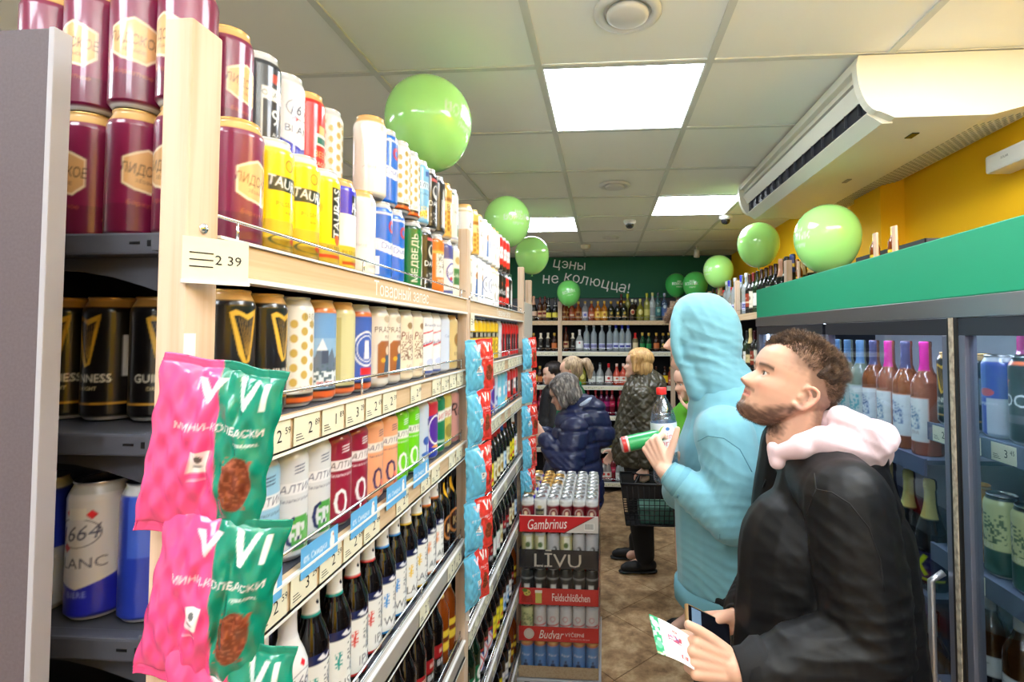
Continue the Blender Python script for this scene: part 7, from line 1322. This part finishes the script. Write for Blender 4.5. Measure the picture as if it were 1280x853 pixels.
# brown quilted coat, fair bob
Y1 = 4.12; B1 = at(797, 455, Y1)
def fl1(J):
    P = J['P']; sz = J['sz']; z_ = lambda k: sz-.12-.1*k
    return [('c', P(-.03, 0, sz+.08), P(-.09, 0, sz+.02), .10, .12), ('chain', [(P(.07*math.cos(q), .085*math.sin(q), sz+.085+.01*math.cos(q)), .035) for q in [R(d) for d in range(-120, 121, 30)]]), ('c', P(-.13, 0, sz+.06), P(-.07, 0, sz+.12), .075, .06)], [(tuple(P(0, 0, sz-.3)), (.2, 0, 1), .45, .11, .010), (tuple(J['E'][0]), (.3, 0, 1), .14, .06, .010), (tuple(J['E'][1]), (.3, 0, 1), .14, .06, .010)]
P1 = B1; fz = lambda dx, dy, dz: Vector((P1.x+dx, P1.y+dy, P1.z+dz))
J1 = woman('fair bobbed woman in a dark olive quilted coat holding a shopping basket', 797, 455, Y1, math.pi, R(4), .98, .21, ('coat', M_OLV, fl1), .80, belly=.205, chest=.175, sleeve=.072,
 elb=[fz(.06, -.27, -.50), fz(.04, .27, -.50)], wri=[at(806, 583, 3.82), fz(-.16, .22, -.72)], hands=[(Vector((.0, -.05, -1)), Vector((0, .9, 0)), Vector((-1, 0, 0)), (60, 80, 50)), None], brow=(190, 150, 100), quilt=('d', .085, .007))
hair1 = blob([('e', J1['HM'] @ Vector((-.022, 0, .160)), (.104, .094, .082), J1['HM'].to_3x3()), ('e', J1['HM'] @ Vector((-.046, 0, .085)), (.074, .096, .092), J1['HM'].to_3x3()), ('c', J1['HM'] @ Vector((.045, .076, .17)), J1['HM'] @ Vector((.02, .082, .065)), .020, .022), ('c', J1['HM'] @ Vector((.045, -.076, .17)), J1['HM'] @ Vector((.02, -.082, .065)), .020, .022)], .006, 4)
def comb(me, HM, f=230, amp=.0028, seed=2):
    P = getco(me); N = getno(me); Mi = np.array(HM.inverted()); L = P @ Mi[:3, :3].T+Mi[:3, 3]; a = np.arctan2(L[:, 1], L[:, 0]+.02)
    setco(me, P+N*(amp*np.sin(a*f/8+2*nz(L, 14, seed))+amp*.5*nz(L, 60, seed+1))[:, None]); return me
pm('hair', comb(hair1, J1['HM']), J1['root'], mat('fair_hair', (214, 172, 112), .45, noise=((168, 122, 72), (60, 60, 12), 4, .4, .7)))
rt = J1['root']; bx = rt.location
trousers(rt, [bx+Vector((0, s_*.09, .80)) for s_ in (-1, 1)], [bx+Vector((-.01, s_*.09, .46)) for s_ in (-1, 1)], [bx+Vector((.02, s_*.09, .12)) for s_ in (-1, 1)], (.13, .10, .075))
shoe(rt, (bx.x+.02, bx.y-.10), math.pi+R(6), boot=.06); shoe(rt, (bx.x-.04, bx.y+.12), math.pi-R(4), boot=.06)
# shopping basket
bk = at(810, 625, 3.86); bs_ = empty('shopping_basket', (at(816, 650, 3.72).x, 3.72, at(812, 650, 3.72).z), R(90)); tag(bs_, 'black plastic shopping basket hanging from the olive coated woman\'s hand', 'basket'); M_BK = mat('black_basket_plastic', (22, 22, 24), .45)
HB = .29*.98
def bpnt(u, v, t):  # u,v in -1..1 round the wall, t height 0..1
    return Vector((u*(.125+.025*t), v*(.19+.035*t), t*HB))
for (a, b) in (((-1, -1), (1, -1)), ((1, -1), (1, 1)), ((1, 1), (-1, 1)), ((-1, 1), (-1, -1))):
    mb = MB(); nU = 12
    for q in range(nU+1):
        u = a[0]+(b[0]-a[0])*q/nU; v = a[1]+(b[1]-a[1])*q/nU; mb.tube([bpnt(u, v, .02), bpnt(u, v, .96)], .0028, 4)
    for t in (.02, .14, .26, .38, .50, .62): mb.tube([bpnt(a[0], a[1], t), bpnt(b[0], b[1], t)], .003, 4)
    mb.build('wall_grid', M_BK, bs_)
    p_ = [bpnt(a[0], a[1], .66), bpnt(b[0], b[1], .66), bpnt(b[0], b[1], .98), bpnt(a[0], a[1], .98)]; o_ = Vector((-(b[1]-a[1]), (b[0]-a[0]), 0)).normalized()*.004
    MB().add(p_+[x+o_ for x in p_], [(0, 1, 2, 3), (7, 6, 5, 4), (0, 4, 5, 1), (1, 5, 6, 2), (2, 6, 7, 3), (3, 7, 4, 0)]).build('wall_panel', M_BK, bs_)
MB().tube([bpnt(-1, -1, 1), bpnt(1, -1, 1), bpnt(1, 1, 1), bpnt(-1, 1, 1), bpnt(-1, -1, 1)], .009, 6).build('rim', M_BK, bs_)
MB().box(-.125, -.19, -.002, .125, .19, .004).build('bottom', M_BK, bs_)
ht = Matrix.Rotation(R(-90), 3, 'Z') @ (at(806, 594, 3.78)-Vector(bs_.location))
for sx in (-1, 1): MB().tube([bpnt(sx, -.6, 1), ht+Vector((sx*.006, -.04, 0)), ht+Vector((sx*.006, .04, 0)), bpnt(sx, .6, 1)], .0055, 6).build('handle', M_BK, bs_)
MB().bbox(-.10, -.16, .006, .08, .10, .12, .01).build('goods', mat('greenish_goods', (70, 110, 96), .6), bs_)
# navy puffer, grey hair, head bent
def fl2(J):
    P = J['P']; sz = J['sz']
    return [('c', P(-.12, 0, sz+.06), P(-.17, 0, sz-.08), .10, .105), ('c', P(-.06, 0, sz+.10), P(-.10, 0, sz), .10, .12), ('chain', [(P(.075*math.cos(q), .10*math.sin(q), sz+.07), .04) for q in [R(d) for d in range(-120, 121, 30)]])], [(tuple(P(0, 0, sz-.45)), (0, 0, 1), .55, .15, .010), (tuple(J['E'][0]), (.7, 0, .7), .16, .07, .011), (tuple(J['E'][1]), (.7, 0, .7), .16, .07, .010)]
B2 = at(704, 491, 3.62)
J2 = woman('grey haired woman in a long navy padded coat bending her head', 704, 491, 3.62, math.pi, R(-22), .94, .22, ('coat', M_NAVY, fl2), .62, belly=.215, chest=.185, sleeve=.08, lean=.07,
 elb=[Vector((B2.x+.06, B2.y-.28, B2.z-.47)), Vector((B2.x+.04, B2.y+.28, B2.z-.47))], wri=[at(680, 548, 3.42), at(678, 540, 3.75)], brow=(110, 100, 96), quilt=('h', .115, .012))
HM = J2['HM']
hair2 = blob([('e', HM @ Vector((-.024, 0, .148)), (.108, .095, .090), HM.to_3x3()), ('e', HM @ Vector((-.048, 0, .075)), (.078, .096, .095), HM.to_3x3()), ('c', HM @ Vector((.030, .078, .16)), HM @ Vector((.015, .082, .03)), .026, .026), ('c', HM @ Vector((.030, -.078, .16)), HM @ Vector((.015, -.082, .03)), .026, .026)], .006, 4)
pm('hair', comb(hair2, HM, 260, .0036, 9), J2['root'], mat('grey_hair', (92, 86, 84), .4, noise=((172, 164, 158), (50, 50, 14), 5, .48, .66)))
g_ = MB()
for sd in (-1, 1): g_.tube([HM @ Vector((.100, sd*(.033+.019*math.cos(q)), .110+.016*math.sin(q))) for q in [R(d) for d in range(0, 361, 30)]], .0014, 5)
g_.tube([HM @ Vector((.103, -.014, .113)), HM @ Vector((.103, .014, .113))], .0014, 5)
for sd in (-1, 1): g_.tube([HM @ Vector((.098, sd*.052, .113)), HM @ Vector((.0, sd*.078, .110))], .0014, 5)
pm('glasses', g_.me('glasses'), J2['root'], M_BLACK)
pm('hood_lining', blob([('chain', [(J2['P'](.055*math.cos(q)-.055, .085*math.sin(q), J2['sz']+.135-.035*math.cos(q)), .015) for q in [R(d) for d in range(30, 331, 25)]])], .006, 2), J2['root'], mat('pale_blue_lining', (170, 182, 206), .8))
rt = J2['root']; bx = rt.location
trousers(rt, [bx+Vector((.03, s_*.1, .64)) for s_ in (-1, 1)], [bx+Vector((.02, s_*.1, .4)) for s_ in (-1, 1)], [bx+Vector((.04, s_*.1, .12)) for s_ in (-1, 1)], (.12, .09, .07))
shoe(rt, (bx.x+.04, bx.y-.1), math.pi); shoe(rt, (bx.x+.04, bx.y+.1), math.pi)
# ponytailed woman and dark haired woman at the back
nofl = lambda J: ([('chain', [(J['P'](.05*math.cos(q), .065*math.sin(q), J['sz']+.075), .022) for q in [R(d) for d in range(0, 361, 40)]])], [(tuple(J['P'](0, 0, J['sz']-.3)), (0, 0, 1), .3, .12, .006)])
J3 = woman('ponytailed blonde woman with a green collar behind the grey haired one', 713, 463, 4.6, math.pi-R(6), R(-8), .96, .18, ('sweater', mat('dark_green_knit', (30, 104, 70), .9), nofl), .85, belly=.15, chest=.14, brow=(140, 100, 70)); HM = J3['HM']
hr = [('e', HM @ Vector((-.022, 0, .150)), (.100, .086, .084), HM.to_3x3()), ('e', HM @ Vector((-.05, 0, .11)), (.062, .076, .07), HM.to_3x3()), ('chain', [(HM @ Vector((-.105, 0, .165)), .030), (HM @ Vector((-.155, .0, .16)), .040), (HM @ Vector((-.175, .0, .10)), .036), (HM @ Vector((-.165, 0, .03)), .020)])]
pm('hair', comb(blob(hr, .006, 4), HM, 200, .003, 4), J3['root'], mat('ash_blonde_hair', (190, 164, 132), .45, noise=((126, 102, 80), (60, 60, 14), 4, .42, .68)))
pm('collar', blob([('chain', [(J3['P'](.062*math.cos(q), .072*math.sin(q), J3['sz']+.085), .020) for q in [R(d) for d in range(0, 361, 30)]])], .006, 2), J3['root'], mat('bright_green_collar', (26, 150, 96), .8))
J4 = woman('dark haired woman in a black jacket at the far left corner', 690, 467, 5.35, math.pi+R(14), R(-6), .95, .19, ('jacket', mat('black_leather_jacket', (24, 24, 28), .4), nofl), .80, belly=.16, chest=.15, brow=(40, 30, 26)); HM = J4['HM']
pm('hair', comb(blob([('e', HM @ Vector((-.022, 0, .152)), (.102, .088, .084), HM.to_3x3()), ('e', HM @ Vector((-.05, 0, .08)), (.066, .084, .10), HM.to_3x3())], .006, 4), HM, 200, .002, 6), J4['root'], mat('black_brown_hair', (36, 28, 26), .4))
# woman in the green top behind the hoodie
B5 = at(866, 478, 3.15)
def fl5(J): return ([], [(tuple(J['P'](0, 0, J['sz']-.3)), (0, 0, 1), .3, .10, .006)])
J5 = woman('woman in a bright green top touching her cheek behind the hoodie', 862, 476, 3.15, math.pi+R(18), R(-10), .94, .18, ('top', mat('bright_green_top', (96, 178, 44), .85), fl5), .82, belly=.14, chest=.14,
 elb=[Vector((B5.x+.02, B5.y-.24, B5.z-.42)), Vector((B5.x+.1, B5.y+.22, B5.z-.44))], wri=[Vector((B5.x-.015, B5.y-.16, B5.z-.17)), Vector((B5.x+.02, B5.y+.16, B5.z-.62))], hands=[(Vector((.0, .25, 1)), Vector((-.1, 1, 0)), Vector((-1, 0, 0)), (20, 40, 30)), None], sleeve=.05, brow=(90, 60, 50)); HM = J5['HM']
pm('hair', comb(blob([('e', HM @ Vector((-.026, 0, .152)), (.098, .088, .084), HM.to_3x3()), ('e', HM @ Vector((-.055, 0, .08)), (.062, .080, .09), HM.to_3x3())], .006, 4), HM, 200, .002, 7), J5['root'], mat('chestnut_hair', (110, 70, 50), .45))
for J in (J3, J4, J5):
    rt = J['root']; bx = rt.location; trousers(rt, [bx+Vector((0, s_*.09, .84)) for s_ in (-1, 1)], [bx+Vector((-.01, s_*.09, .46)) for s_ in (-1, 1)], [bx+Vector((.02, s_*.09, .12)) for s_ in (-1, 1)], (.12, .085, .065))
    shoe(rt, (bx.x+.02, bx.y-.09), math.pi); shoe(rt, (bx.x+.02, bx.y+.09), math.pi)
